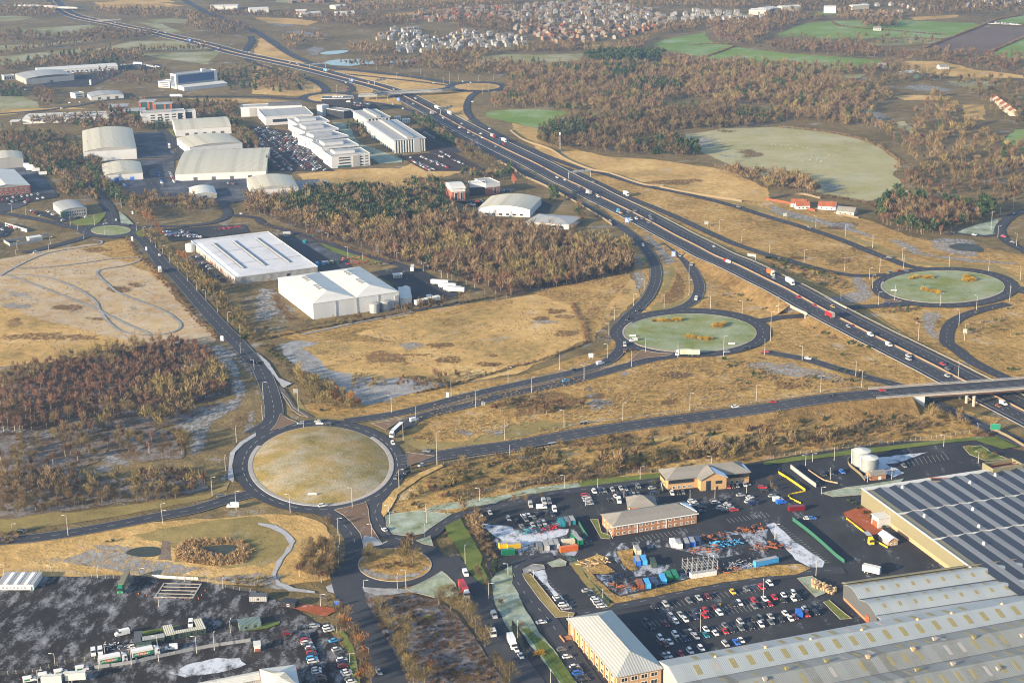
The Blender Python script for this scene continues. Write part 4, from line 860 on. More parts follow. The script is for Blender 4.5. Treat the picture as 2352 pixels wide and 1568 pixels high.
b=Bld('office_wing',"dark glazed wing with white end wall right of the white strip window office",'office',"t00 1702,1028","t00 1795,1022",None,10,16);b.walls('glass');b.flat('roof_grey');b.one('end_wall','render',MB().box(b.L-4,b.L+.3,-.3,8,0,10.4))
b=Bld('factory_unit',"long low white factory with seamed pale roof and a front canopy, left of the offices",'factory',"t00 205,1098","t00 1003,1072",None,5,46);b.walls('render');b.gable('roof_white',1.6,'x',gmat='render');b.one('canopy','render',MB().box(-14,-3,-6,6,4,4.6));b.one('canopy_post','render',MB().box(-13,-12.4,-5,-4.4,0,4))
b.one('roof_vent_row','roof_grey',MB().box(6,b.L-6,22.5,23.5,6.5,7.3))
b=Bld('silo',"slim white storage silo in the far yard",'silo',"t00 815,735","t00 838,735",None,7,3);b.one('tank','render',MB().cyl(b.L/2,1.5,0,7,1.5,n=14));b.one('tank_cap','roof_white',MB().cyl(b.L/2,1.5,7,7.6,1.4,.3,n=14))
# office park with the stepped white pavilions
for i,(bl,fl,fr)in enumerate((("632,1385","693,1440","1045,1410"),("548,1300","607,1362","942,1332"),("462,1228","520,1286","848,1248"),("388,1152","446,1212","758,1182"),("315,1090","372,1137","672,1112"))):
 b=Bld('office_pavilion',"white cube office pavilion with grey roof, %s in the stepped row of five"%("nearest","second nearest","middle one","second farthest","farthest")[i],'office',"t10 "+fl,"t10 "+fr,"t10 "+bl,12,group='white office pavilions in a stepped row')
 b.walls('render');b.flat('roof_grey',par=.5,o=.3)
 b.one('penthouse','render',MB().box(b.L*.15,b.L*.68,b.D*.3,b.D*.75,12.4,15));b.one('penthouse_roof','roof_grey',MB().box(b.L*.17,b.L*.66,b.D*.33,b.D*.72,15.02,15.2))
 if i==0:
  for z in(1.4,4.5,7.6,10):b.windows('front',1,b.L*.16,b.L*.52,z-.6,b.L*.30,1.3);b.windows('front',2,b.L*.72,b.L*.98,z-.6,b.L*.09,1.1)
  b.one('grey_bay','clad_grey',MB().box(b.L*.55,b.L*.73,-.5,1,0,11.6));b.one('ground_glazing','glass_green',MB().box(b.L*.15,b.L*.5,-.12,.1,.1,2.4))
 else:b.one('window_band','glass_green',MB().box(b.L*.2,b.L*.95,-.15,.1,.2,11.2));b.one('white_frame','render',MB().box(b.L*.1,b.L+.2,-1.6,-.16,11.3,12.2))
 b.windows('left',3,2,b.D-2,3,1.6,7.6)
b=Bld('office_building',"white office with green glass courtyard, behind the stepped pavilions at the car park corner",'office',"t10 85,1078","t10 525,1050","t10 15,1010",9.5);b.walls('render');b.flat('roof_grey',par=.6)
b.one('window_band','glass',MB().box(b.L*.15,b.L*.55,-.15,.1,3.3,6.8));b.one('glass_wall','glass_green',MB().box(b.L*.6,b.L-.5,-.15,.1,.2,8));b.one('red_panel','orange',MB().box(b.L*.62,b.L*.7,-.25,-.16,.2,4))
b=Bld('office_building',"long white rear office with grey end panel and ribbon glazing",'office',"t00 2210,990","t10 420,972",None,11,22);b.walls('render');b.flat('roof_grey',par=.6);b.one('grey_panel','clad_grey',MB().box(b.L*.14,b.L*.26,-.2,.1,0,10.4));b.one('window_band','glass_green',MB().box(b.L*.3,b.L-2,-.15,.1,5,9.4));b.one('white_band','render',MB().box(b.L*.28,b.L-1,-.35,-.16,9.3,11));b.one('plant_room','clad_dark',MB().box(b.L*.45,b.L,8,18,11.5,14.5))
b=Bld('office_tower',"black glazed office tower with white rooftop lettering frames",'office',"t10 600,908","t10 873,903",None,19,22);b.walls('black');b.flat('clad_dark',par=.3);b.one('white_panel','render',MB().box(b.L-6,b.L-1,-.2,.1,14.6,16.4))
for k in range(4):b.one('roof_frame','render',MB().box(b.L*.35+k*3.4,b.L*.35+k*3.4+2.6,9,9.6,19.4,20.8))
b=Bld('office_wing',"black low wing with a white lift block and dark grey roof before the black tower",'office',"t10 808,1022","t10 890,1008","t10 745,975",9);b.walls('black');b.flat('clad_grey',par=.2);b.one('lift_block','render',MB().box(-6,5,b.D-3,b.D+7,0,13.5))
b=Bld('office_wing',"low black front wing at the foot of the black tower, left end",'office',"t10 602,980","t10 740,975",None,9,16);b.walls('black');b.flat('clad_dark',par=.2);b.one('white_column','render',MB().box(b.L*.42,b.L*.47,-.5,.3,0,8));b.one('entrance','render',MB().box(b.L*.2,b.L*.9,-.2,.1,0,4))
def finned(lab,fl,fr,bl,h,n,front):
 b=Bld('office_building',lab,'office',fl,fr,bl,h,main='y');b.walls('glass_green',x0=.6,y0=.6);b.flat('roof_grey',par=.3,o=.1)
 for k in range(n):b.one('fin','render',MB().box(-.25,.5,(k+.15)*b.D/n,(k+.62)*b.D/n,3.2,h-.4))
 for k in range(0,n,2):b.one('column','render',MB().box(-.2,.3,(k+.3)*b.D/n,(k+.3)*b.D/n+.5,0,3.2))
 for k in range(front):b.one('fin','render',MB().box((k+.2)*b.L/front,(k+.6)*b.L/front,-.25,.5,.4,h-.5))
 b.one('louvre_canopy','roof_white',MB().box(-2.2,.9,0,b.D,h+.45,h+.75));b.one('roof_monitor','roof_grey',MB().box(b.L*.42,b.L*.6,2,b.D-2,h+.36,h+2.6));b.one('roof_glazing','glass_green',MB().box(b.L*.62,b.L*.72,6,b.D-6,h+.36,h+1.2))
 return b
b=finned("office lined with white vertical fins, front block of the pair by the motorway","t10 1268,1290","t10 1588,1286","t10 1015,1118",14,30,12);b.one('grey_tower','clad_grey',MB().box(b.L*.62,b.L*.82,-.6,4,0,15))
finned("office lined with white vertical fins, rear block of the pair by the motorway","t10 1018,1092","t10 1250,1082","t10 890,1018",12,14,7)
for k,(fl,fr)in enumerate((("1270,1075","1330,1072"),("1345,1098","1412,1095"))):
 b=Bld('site_cabin',"stack of white site cabins beside the finned office, %s"%("farther of two","nearer of two")[k],'cabin',"t10 "+fl,"t10 "+fr,None,4.5,6);b.walls('render');b.flat('roof_white',par=0);b.windows('front',3,.5,b.L-.5,.8,1,.8);b.windows('front',3,.5,b.L-.5,3,1,.8)
# red brick office and curved roof hall by the wood
b=Bld('office_building',"red brick office pavilion with white upper storey and curved roof at the wood's edge",'office',"t11 1800,166","t11 1920,158",None,11.5,30);b.walls('brick_red');b.one('upper_storey','render',MB().box(-.15,b.L+.15,-.15,b.D+.1,8.6,11.5));b.barrel('roof_white',2.2,'x',o=.8,gmat='render')
for u in(.18,.6):b.one('glazed_bay','frame',MB().box(b.L*u,b.L*u+2.6,-.25,.1,.4,8));b.one('window','glass',MB().box(b.L*u+.25,b.L*u+2.35,-.3,-.24,.6,7.8))
b=Bld('office_wing',"dark glazed link with white fascia joining the red brick office blocks",'office',"t11 1962,124","t11 2110,118",None,10.5,12);b.walls('glass');b.flat('roof_white');b.one('fascia','render',MB().box(-.1,b.L+.1,-.3,.1,7.6,10.4))
b=Bld('office_wing',"red brick wing with white window bays, right hand end of the brick office",'office',"t11 2112,124","t11 2240,110",None,10.5,26);b.walls('brick_red');b.flat('roof_grey');b.one('upper_storey','render',MB().box(-.15,b.L+.15,-.15,b.D+.1,7.4,10.5));b.windows('front',1,b.L*.45,b.L*.8,1,2.8,6,'glass','frame')
b=shed('leisure_hall',"white hall under a broad curved cream roof beside the brick office","t11 2040,342","t21 165,358","t21 250,247",6.5,3.2,'y',which='BR',wall='whitey',roof='roof_tan',gm='whitey',cat='hall')
b.windows('front',6,b.L*.1,b.L*.9,1,3,1.6)
b=Bld('leisure_building',"low building with a wide shallow grey roof at the motorway side of the wood",'hall',"t21 140,462","t21 520,490","t21 610,420",4.6,which='BR');b.walls('render');b.hip('roof_grey',2.2,'x',o=1.2);b.windows('front',5,b.L*.08,b.L*.9,.8,4,2)
for k in range(4):
 x=(2,12,22,34)[k];p=G(P("t21 %d,%d"%(x*1.0,(78,95,108,124)[k]))[0]);o=empty('banner_mast',p,0,"%s of four tall red advertising fins beside the motorway"%("leftmost","second from left","third from left","rightmost")[k],'banner','red fins');MB().box(-.8,.8,-.25,.25,0,8-.5*k).build('fin_panel',M['fence_red'],o);MB().box(-.9,.9,-.35,.35,0,.5).build('footing',M['concrete'],o)
# the two warehouses in the middle
b=Bld('warehouse',"huge flat roofed grey warehouse with snow dusted white roof and rows of roof plant",'warehouse',"t01 2158,980","t11 565,882","t01 1785,640",5.6);b.walls('roof_grey');r=b.flat('membrane',par=.35)
for u in(.2,.46,.76):
 mb=MB()
 for k in range(26):mb.box(b.L*u-2.2,b.L*u+2.2,b.D*.18+k*b.D*.026,b.D*.18+k*b.D*.026+.5,5.9,6.5)
 mb.box(b.L*u-.4,b.L*u+.4,b.D*.17,b.D*.86,5.9,6.9);b.one('roof_plant_run','steel',mb)
for v in(.3,.63,.97):b.one('roof_seam','clad_dark',MB().box(0,b.L,b.D*v,b.D*v+.35,5.96,6.05))
b.windows('left',12,8,b.D*.75,.2,2.4,3,'brick_red',name='door');b.one('loading_door','black',MB().box(b.L*.62,b.L*.66,-.1,.1,0,3.6));b.one('roof_snow','snow',MB().box(.6,5,4,b.D*.9,5.96,6.0))
b=Bld('warehouse',"tall white warehouse with twin hipped grey roof and two steel tanks before it",'warehouse',"t11 522,1217","t11 1312,1105","t11 220,975",11.6);b.walls('whitey')
H=b.L/2
for k in(0,1):b.hip('roof_white',3.4,'y',o=.25,x0=k*H,x1=(k+1)*H-.02)
for u in(.26,.5,.755):b.one('downpipe_panel','roof_grey',MB().box(b.L*u-.3,b.L*u+.3,-.3,.1,0,11.2))
for k in(0,1):
 for v in(.30,.36,.42,.62,.68,.74):b.one('roof_vent','steel',MB().box(k*H+H*.45-2.4,k*H+H*.45+1.2,b.D*v,b.D*v+1.3,14.2,15.4))
b.one('stair','steel',MB().box(b.L*.945,b.L*.985,-1.2,-.1,0,9))
for k,u in enumerate((1090,1190)):
 p=G(P("t11 %d,%d"%(u,1295-k*22))[0]);o=empty('storage_tank',p,0,"grey steel water tank by the white warehouse, %s of the pair"%("left","right")[k],'tank','grey tanks by the white warehouse');MB().cyl(0,0,0,6.6,3.5,n=20).build('tank_shell',M['steel'],o);MB().cyl(0,0,6.62,7.2,3.55,.5,n=20).build('tank_lid',M['roof_grey'],o)
b=Bld('loading_annexe',"stepped white loading docks on the right side of the tall white warehouse",'loading bay',"t11 1325,1170","t11 1430,1165",None,5,30);b.walls('whitey');b.flat('roof_white',par=0)
for nm,lab,s in(('gatehouse',"small white gatehouse at the snow dusted warehouse entrance","t11 258,572 t11 312,568"),('gatehouse',"small grey weighbridge cabin on its own island in the lorry yard","t11 1265,955 t11 1340,950")):
 a=s.split(' t11');b=Bld(nm,lab,'gatehouse',a[0],'t11'+a[1],None,2.8,4);b.walls('render');b.flat('roof_white',par=0,o=.6);b.windows('front',3,.2,b.L-.2,.9,1,1)
b=Bld('storage_tank',"broad white cylindrical tank at the corner of the snow dusted warehouse",'tank',"t01 1690,680","t01 1785,680",None,6,8);b.one('tank_shell','whitey',MB().cyl(b.L/2,4,0,6,b.L/2,n=20));b.one('tank_lid','roof_white',MB().cyl(b.L/2,4,6.02,6.7,b.L/2+.1,.5,n=20))
b=Bld('substation',"white walled switch house inside a fenced compound by the left edge",'substation',"t01 268,620","t01 388,602",None,3,7);b.walls('render');b.flat('roof_white',par=0);
for x0,y0,x1,y1 in((-18,-4,-17.7,12),(-18,12,22,12.3),(-18,-4.3,8,-4)):b.one('compound_wall','clad_grey',MB().box(x0,x1,y0,y1,0,2.4))
b=Bld('retaining_wall',"long white retaining wall behind parked cars at the left edge",'wall',"t01 45,475","t01 245,535",None,2.6,.6);b.walls('render');b.one('coping','concrete',MB().box(-.1,b.L+.1,-.1,.7,2.6,2.8))
# foreground buildings
b=Bld('office_building',"buff brick two storey office with grey tiled hip roof and a projecting gabled entrance",'office',"t22 1432,1262","t22 2178,1190","t22 1372,1172",6.3)
b.walls('brick_buff');b.hip('slate',3.6,'x',o=.9)
gx0,gx1=b.L*.365,b.L*.68
b.one('entrance_wing','brick_buff',MB().box(gx0,gx1,-5,2,-.1,6.4))
mb=MB();xm=(gx0+gx1)/2
for a,c,z0,z1 in((gx0-.7,xm,6.2,9.9),(xm,gx1+.7,9.9,6.2)):
 lo=[(a,-5.8,z0),(c,-5.8,z1),(c,5,z1),(a,5,z0)];mb.hexa(lo,[(p[0],p[1],p[2]+.2)for p in lo],0,True)
b.one('entrance_roof','slate',mb);b.one('entrance_gable','brick_buff',MB().face([(gx0,-4.98,6.4),(gx1,-4.98,6.4),(xm,-4.98,9.8)]))
lo=[(xm+.1,-5.75,10.02),(gx1+.6,-5.75,6.72),(gx1+.6,4,6.72),(xm+.1,4,10.02)];b.one('roof_snow','snow',MB().hexa([(p[0],p[1],p[2]-.1)for p in lo],lo))
lo=[(b.L-5.5,b.D*.5-1,9.0),(b.L+.6,-.2,6.35),(b.L+.6,b.D*.75,6.35)];b.one('roof_snow','snow',MB().hexa([(p[0]+.1,p[1],p[2]-.05)for p in lo],[(p[0]+.15,p[1],p[2]+.1)for p in lo]))
b.one('eaves_glazing','glass',MB().box(.4,gx0-2,-.12,.1,3.7,5.8));b.one('eaves_glazing','glass',MB().box(gx1+.4,b.L-.3,-.12,.1,3.7,5.9));b.one('eaves_glazing','glass',MB().box(-.12,.1,b.D*.3,b.D-.4,3.6,5.8))
b.windows('front',4,2,gx0-3,.9,1.3,1.4,frame='frame');b.windows('front',4,gx1+.4,b.L-2,.9,1.3,1.4,frame='frame')
b.one('window','glass',MB().box(xm+1,xm+4.4,-5.12,-4.9,3.6,5.2));b.one('window','glass',MB().box(xm-4,xm-1.6,-5.12,-4.9,.2,5.6));b.one('door','black',MB().box(xm+1.4,xm+2.3,-5.1,-4.9,0,2.2))
b.one('escape_stair','steel',MB().box(-2.6,-.1,b.D*.25,b.D*.25+1.1,2.9,3.1).bar((-2.5,b.D*.25,0),(-2.5,b.D*.25,4),.06).bar((-.3,b.D*.25,0),(-.3,b.D*.25,4),.06).bar((-2.5,b.D*.25,3.1),(-2.5,b.D*.25-4,0),.15))
b=Bld('office_building',"long orange brick two storey office with two rows of white framed windows",'office',"t23 932,122","t23 1697,2","t23 842,14",5.8)
b.walls('brick_orange');b.hip('slate',3.2,'x',o=.7)
for z in(.9,3.7):b.windows('front',14,.8,b.L-.5,z,1.15,1.15,'glass','frame');b.windows('left',3,1,b.D-1,z,1.1,1.15,'glass','frame')
for u in(.285,.63):b.one('downpipe','frame',MB().box(b.L*u-.1,b.L*u+.1,-.2,-.02,0,5.7))
b.one('fascia','frame',MB().box(-.75,b.L+.75,-.8,-.62,5.4,5.8));b.one('roof_snow','snow',MB().hexa([(b.L-5.4,b.D*.55,8.4),(b.L+.2,.4,6.1),(b.L+.4,b.D*.8,6.0)],[(b.L-5.3,b.D*.55,8.65),(b.L+.3,.4,6.35),(b.L+.5,b.D*.8,6.25)]))
b.one('escape_stair','steel',MB().box(-2.2,-.1,2,3.2,2.9,3.1).bar((-2.1,2,0),(-2.1,2,4.1),.07).bar((-2.1,3.1,0),(-2.1,3.1,4.1),.07).bar((-2.1,2,4),(-.1,2,4),.05).bar((-1.2,2,3),(-1.2,-2.4,0),.2))
b=Bld('office_wing',"low wing with a pyramid grey roof behind the orange brick office",'office',"t22 1072,1512","t22 1322,1508",None,5,12);b.walls('brick_orange');b.hip('slate',3.6,'x',o=.7);b.one('porch_column','frame',MB().box(.2,.6,-.35,-.02,0,4.8));b.one('porch_opening','black',MB().box(.8,3.5,-.1,.1,0,3))
b=Bld('office_building',"peach stone office under a large standing seam metal hip roof, joined to the factory",'office',"t23 965,1500","t23 1372,1420","t23 565,965",7.2)
b.walls('stone_peach');b.hip('zinc',4.4,'y',o=.9)
b.windows('left',9,2,b.D-3,1.0,2.4,1.6,'glass','frame');b.windows('left',9,2,b.D-3,4.3,2.4,1.5,'glass','frame')
for k in range(10):b.one('pilaster','brick_buff',MB().box(-.55,-.02,1.2+k*(b.D-3)/9.0,1.9+k*(b.D-3)/9.0,0,6.8))
b.windows('front',4,1,b.L-1,4.2,2.6,1.6,'glass','frame');b.windows('front',4,1,b.L-1,1,2.6,1.6,'glass','frame')
b.one('entrance_steps','brick_orange',MB().box(-4.6,-.6,b.D-7,b.D-1.5,-.1,.5).box(-3.6,-.6,b.D-6,b.D-2.5,.5,1.0).box(-4.8,-4.5,b.D-7,b.D-1.5,.5,1.4));b.one('terrace','stone_peach',MB().box(-3.0,-.6,1,b.D-7.2,-.1,.35))
mb=MB()
for v in(.22,.4,.58,.76):mb.box(b.L*.7,b.L*.73,b.D*v,b.D*v+.25,9.0,9.25)
b.one('snow_guard','steel',mb)
Q0,Q1=[G(p,8)for p in P("t23 1352,1352 t33 2195,768")]
ex=(Q1-Q0).normalized();ey=Vector((-ex.y,ex.x,0));L=(Q1-Q0).length+60;D=175
root=empty('factory',(Q0-ey*D).xyz*1.0,math.atan2(ex.y,ex.x),"huge old factory with shallow grey roof bays and rooflights filling the lower right corner",'factory');root.location.z=0
nb=9;bw=D/nb;mb=MB()
MB().box(0,L,0,D,-.1,7.6).build('wall',M['clad_grey'],root)
for k in range(nb):
 y0,y1=D-(k+1)*bw,D-k*bw;ym=(y0+y1)/2
 mat='roof_fact2' if k==0 else 'roof_fact'
 mb=MB();mb.hexa([(-.4,y0+.15,7.4),(L,y0+.15,7.4),(L,y1-.15,7.4),(-.4,y1-.15,7.4)],[(-.4,y0+.15,7.9),(L,y0+.15,7.9),(L,y1-.15,7.9),(-.4,y1-.15,7.9)])
 mb=MB();lo=[(-.4,y0+.3,7.9),(L,y0+.3,7.9),(L,ym,10.4),(-.4,ym,10.4)];mb.hexa([(p[0],p[1],7.62)for p in lo],lo)
 lo=[(-.4,ym,10.4),(L,ym,10.4),(L,y1-.3,7.9),(-.4,y1-.3,7.9)];mb.hexa([(p[0],p[1],7.61)for p in lo],lo)
 r=mb.build('roof',M[mat],root);MB().box(-.4,L,y0-.3,y0+.3,7.62,7.78).build('valley_gutter',M['clad_dark'],root)
 for s_ in(0,1):
  x=9+3*s_+(k*3.7)%5
  while x<L-4:
   if random.random()<(.95 if k==0 else.62)and k<6:
    w=2.3 if k==0 else random.choice((1.4,1.5,1.6));yc=y0+.3+(.3 if s_==0 else 1.28+.0)*0+(ym-y0-.3)*(.25 if s_==0 else 1.22);ln=5.2
    za=7.9+2.5*((yc-y0-.3)/(ym-y0-.3))if s_==0 else 10.4-2.5*((yc-ym)/(y1-.3-ym));zb=7.9+2.5*((yc+ln-y0-.3)/(ym-y0-.3))if s_==0 else 10.4-2.5*((yc+ln-ym)/(y1-.3-ym))
    lo=[(x,yc,za+.02),(x+w,yc,za+.02),(x+w,yc+ln,zb+.02),(x,yc+ln,zb+.02)]
    if len([c for c in r.children])<45:MB().hexa([(p[0],p[1],p[2]-.1)for p in lo],[(p[0],p[1],p[2]+.05)for p in lo]).build('rooflight',M['skylight']if random.random()<.9 else M['saw_grey'],r)
   x+=7.6 if k==0 else 6.4
 x=14
 while x<L-5 and k>0 and k<7:
  y=ym+random.choice((-1,1))*random.uniform(.8,bw*.3);z=10.4-abs(y-ym)*2.5/(bw/2)
  v=MB().box(x-.55,x+.55,y-.55,y+.55,z-.4,z+.7);v.box(x-.85,x+.85,y-.85,y+.85,z+.72,z+1.15)
  if len(r.children)<80:v.build('roof_vent',M[random.choice(('earth_vent','steel_vent'))]if 0 else M[random.choice(('timber','concrete','skylight'))],r)
  x+=random.uniform(11,20)
 if k==0:
  x=20
  while x<L-10:
   MB().cyl(x,ym+.5,10.1,11.1,.8,.3,8).build('roof_vent',M['timber'],r);x+=random.uniform(16,30)
for x in(60,150):
 MB().box(x,x+12,42,43.2,10.2,12).build('chiller_unit',M['concrete'],root)
b=Bld('factory_block',"grey roofed factory block with a dark humped end wall, red door and rows of rooflights",'factory',"t33 1000,945","t33 2190,770","t33 690,655",7.5)
b.L+=30;b.walls('clad_dark');b.one('brick_base','brick_orange',MB().box(-.12,.1,2,b.D-1,0,1.6))
n=2
for k in range(n):
 y0,y1=b.D*k/n,b.D*(k+1)/n;pr=[(y0+.2+(y1-y0-.4)*j/10,7.4+2.1*(1-abs(2*j/10-1)**1.5))for j in range(11)]
 mb=MB()
 for(u0,w0),(u1,w1)in zip(pr,pr[1:]):
  lo=[(-.3,u0,w0),(b.L,u0,w0),(b.L,u1,w1),(-.3,u1,w1)];mb.hexa([(p[0],p[1],p[2]-.15)for p in lo],lo)
 r=b.one('roof','roof_fact2',mb);b.one('gable','clad_dark',MB().face([(-.28,u,w-.05)for u,w in pr]));b.one('valley_gutter','clad_dark',MB().box(-.3,b.L,y0-.2,y0+.2,7.3,7.5))
 for f in(.22,.62):
  x=5
  while x<b.L-6:
   j=f*10;z=7.4+2.1*(1-abs(2*f-1)**1.5);z2=7.4+2.1*(1-abs(2*(f+.16)-1)**1.5);ya=y0+.2+(y1-y0-.4)*f;yb=y0+.2+(y1-y0-.4)*(f+.16)
   lo=[(x,ya,z),(x+1.5,ya,z),(x+1.5,yb,z2),(x,yb,z2)];MB().hexa([(p[0],p[1],p[2]-.3)for p in lo],[(p[0],p[1],p[2]+.14)for p in lo]).build('rooflight',M['skylight'],r);x+=7.2
b.one('fascia','clad_olive',MB().hexa([(-.6,b.D-3.2,9.2),(b.L+1,b.D-3.2,9.2),(b.L+1,b.D+.6,7.6),(-.6,b.D+.6,7.6)],[(-.6,b.D-3.2,9.7),(b.L+1,b.D-3.2,9.7),(b.L+1,b.D+.6,8.1),(-.6,b.D+.6,8.1)]))
b.one('link_roof','roof_fact2',MB().box(0,b.L,-5,.25,7.0,7.42));b.one('red_door','paint_red' if 'paint_red' in M else 'fence_red',MB().box(-.3,.1,6,9,0,4))
b=Bld('sawtooth_factory',"wide factory with saw-tooth roof of grey slopes and dark glazing behind a long olive wall",'factory',"t33 1862,505","t33 2900,330","t32 872,1342",9)
b.L=190;b.walls('clad_olive',name='wall');b.one('brick_base','stone_peach',MB().box(-.15,.1,0,b.D*.72,0,2.6))
b.one('wall_coping','render',MB().box(-.3,.5,0,b.D+.2,9,9.35));b.one('gutter','roof_white',MB().box(.5,b.L,b.D-3,b.D+.2,9,9.3))
pit=8.6;x=4.0;i=0
while x<b.L-pit and i<22:
 for j in range(3):
  y0,y1=(b.D-3)*j/3+(.6 if j else-30),(b.D-3)*(j+1)/3-.6
  b.one('glazed_slope','saw_dark',MB().hexa([(x,y0,8.9),(x+4.0,y0,8.9),(x+4.0,y1,8.9),(x,y1,8.9)],[(x,y0,9.02),(x+4.0,y0,10.0),(x+4.0,y1,10.0),(x,y1,9.02)]))
  b.one('felt_slope','saw_grey',MB().hexa([(x+4.02,y0,8.9),(x+pit,y0,8.9),(x+pit,y1,8.9),(x+4.02,y1,8.9)],[(x+4.02,y0,10.03),(x+pit,y0,9.3),(x+pit,y1,9.3),(x+4.02,y1,10.03)]))
  if random.random()<.45:yy=random.uniform(y0+3,y1-3);b.one('roof_vent','render',MB().cyl(x+5.4,yy,9.6,11.2,.9,.5,8))
 x+=pit;i+=1
for j in(1,2):b.one('cross_gutter','roof_white',MB().box(.5,b.L,(b.D-3)*j/3-.6,(b.D-3)*j/3+.6,9,9.35))
b.one('entrance_porch','render',MB().box(-7,-.1,b.D*.70,b.D*.70+6,0,5.5));b.one('porch_doors','fence_red',MB().box(-7.15,-7,b.D*.70+.8,b.D*.70+5.2,.1,3.6));b.one('porch_roof','roof_white',MB().box(-7.4,-.1,b.D*.70-.4,b.D*.70+6.4,5.5,5.9))
b=Bld('plant_enclosure',"open topped olive plant enclosure with steel beams at the back of the saw-tooth factory",'plant room',"t32 2068,1165","t32 2345,1120","t32 1940,1112",11.5)
for a in((0,b.L,0,.4),(0,b.L,b.D-.4,b.D),(0,.4,.4,b.D-.4),(b.L-.4,b.L,.4,b.D-.4)):b.one('wall','clad_olive',MB().box(*a,0,11.5))
for y in(.3,.6):b.one('steel_beam','rust',MB().bar((0,b.D*y,10.8),(b.L,b.D*y,10.8),.25))
b.one('well_floor','black',MB().box(.5,b.L-.5,.5,b.D-.5,7,9))
b=Bld('roof_turret',"small olive stair turret with red trimmed flat roof beside the saw-tooth roof",'plant room',"t32 1500,1275","t32 1648,1280","t32 1500,1248",9.6);b.walls('clad_olive',z1=9.6);b.one('roof_deck','asphalt2',MB().box(.3,b.L-.3,.3,b.D-.3,9.62,9.7));b.one('roof_trim','fence_red',MB().box(-.1,b.L+.1,b.D-.2,b.D+.1,9.6,10))
b=Bld('security_hut',"small peach brick hut with snow white pitched roof by the yellow barriers",'hut',"t33 1107,265","t33 1193,250","t33 1014,198",2.9);b.walls('stone_peach');b.gable('snow',1.6,'y',o=.35,gmat='stone_peach');b.windows('front',2,.5,b.L-.3,.9,.9,.9,frame='frame');b.windows('left',4,1,b.D-1,.9,1.0,1.2,frame='frame')
b=Bld('pump_house',"small red brick pump house with grey pitched roof beside the two silver tanks",'hut',"t32 947,1230","t32 1085,1212","t32 925,1190",3);b.walls('brick_orange');b.gable('slate',1.5,'x',o=.3,gmat='brick_orange');b.one('door','frame',MB().box(b.L*.5,b.L*.68,-.08,.1,0,2.1));b.one('lean_to_roof','slate',MB().box(-4,-.3,-.5,3,2.2,2.4))
for k,(x,y,h)in enumerate((("853","1135",8.6),("928","1190",8.0))):
 p=G(P("t32 %s,%s"%(x,y))[0]);o=empty('water_tank',p,0,"big round silver water tank, %s of the pair by the brick pump house"%("rear left","front right")[k],'tank','silver tanks by the pump house')
 r_=4.75 if k==0 else 4.4;MB().cyl(0,0,0,h,r_,n=32).build('tank_shell',M['tank_steel'],o,smooth=False);MB().cyl(0,0,h+.02,h+.9,r_+.1,.4,32).build('tank_lid',M['roof_white'],o)
 MB().bar((-r_-.35,.3,0),(-r_-.35,.3,h+1),.09).bar((-r_-.35,-.3,0),(-r_-.35,-.3,h+1),.09).build('ladder',M['frame'],o)
 mb=MB()
 for z in(1.2,2.4,3.6,4.8,6.0,7.2):mb.cyl(0,0,z,z+.1,r_+.05,n=32)
 mb.build('hoop',M['steel'],o)
b=Bld('portable_office',"long white portable office with snow striped roof at the left edge of the black yard",'cabin',"t03 -30,662","t03 305,662","t03 400,550",2.9,which='BR');b.walls('render');b.flat('roof_grey',par=0,t=.2)
for k in range(7):b.one('roof_snow','snow',MB().box(b.L*(k+.15)/7,b.L*(k+.8)/7,.2,b.D-.2,3.12,3.2))if k%2 else b.one('roof_rib','frame',MB().box(b.L*(k+.05)/7,b.L*(k+.12)/7,.1,b.D-.1,3.12,3.25))
b.windows('front',8,.3,b.L-3,1,.75,.9,frame='frame');b.one('door','sign_green',MB().box(b.L-1.3,b.L-.5,-.08,.1,.1,2.1));b.windows('right',3,1,b.D-1,1,.9,1,frame='frame')
for lab,fl,fr,bl,wh,wm,rm in(("dark green site cabin set crosswise at the left end of the cabin row","t03 1232,1190","t03 1302,1182","t03 1220,1095",'BL','clad_green','clad_dark'),("long dark green site cabin with grey ribbed roof beside the white van","t03 1302,1175","t03 1512,1140","t03 1292,1143",'BL','clad_green','clad_grey'),("green site cabin with tan roof, crosswise in the middle of the row","t03 1527,1130","t03 1605,1116","t03 1517,1036",'BL','clad_green','roof_tan'),("longest green site cabin with tan roof joining two crosswise cabins","t03 1607,1112","t03 1815,1074","t03 1600,1088",'BL','clad_green','roof_tan'),("green site cabin with tan roof, crosswise at the right end of the row","t03 1822,1075","t03 1890,1062","t03 1805,978",'BL','clad_green','roof_tan'),("green corrugated container in front of the left cabins","t03 1250,1218","t03 1390,1200","t03 1243,1198",'BL','green_sheet','clad_green'),("long green and grey striped steel store by the yard gate","t03 2200,1040","t13 48,1008","t13 48,945",'BR','green_sheet','green_sheet'),("grey cabin with teal bins in front, near the yard entrance","t03 2288,772","t13 95,770","t13 130,736",'BR','roof_grey','clad_dark'),("black timber cabin with two white windows above the red stone bank","t13 228,818","t13 358,832","t13 370,792",'BR','black','black')):
 b=Bld('site_cabin',lab,'cabin',fl,fr,bl,2.7,which=wh);b.walls(wm);b.flat(rm,par=0,t=.15,o=.12);n=max(1,int(b.L/4));b.windows('front',n,.4,b.L-.4,1,.9,.9,'glass','frame' if 'black' in lab else None)
b=Bld('workshop',"pale hipped metal roof of a workshop cut by the bottom edge, with red trim",'workshop',"t13 75,1640","t13 390,1600","t13 27,1440",6);b.walls('render');b.hip('roof_white',2.4,'x',o=.5);b.one('red_trim','fence_red',MB().box(-.7,-.5,-.5,b.D+.5,5.7,6.0));b.one('fascia','fence_red',MB().box(b.L+.52,b.L+.7,-.5,b.D+.5,5.7,6.0))
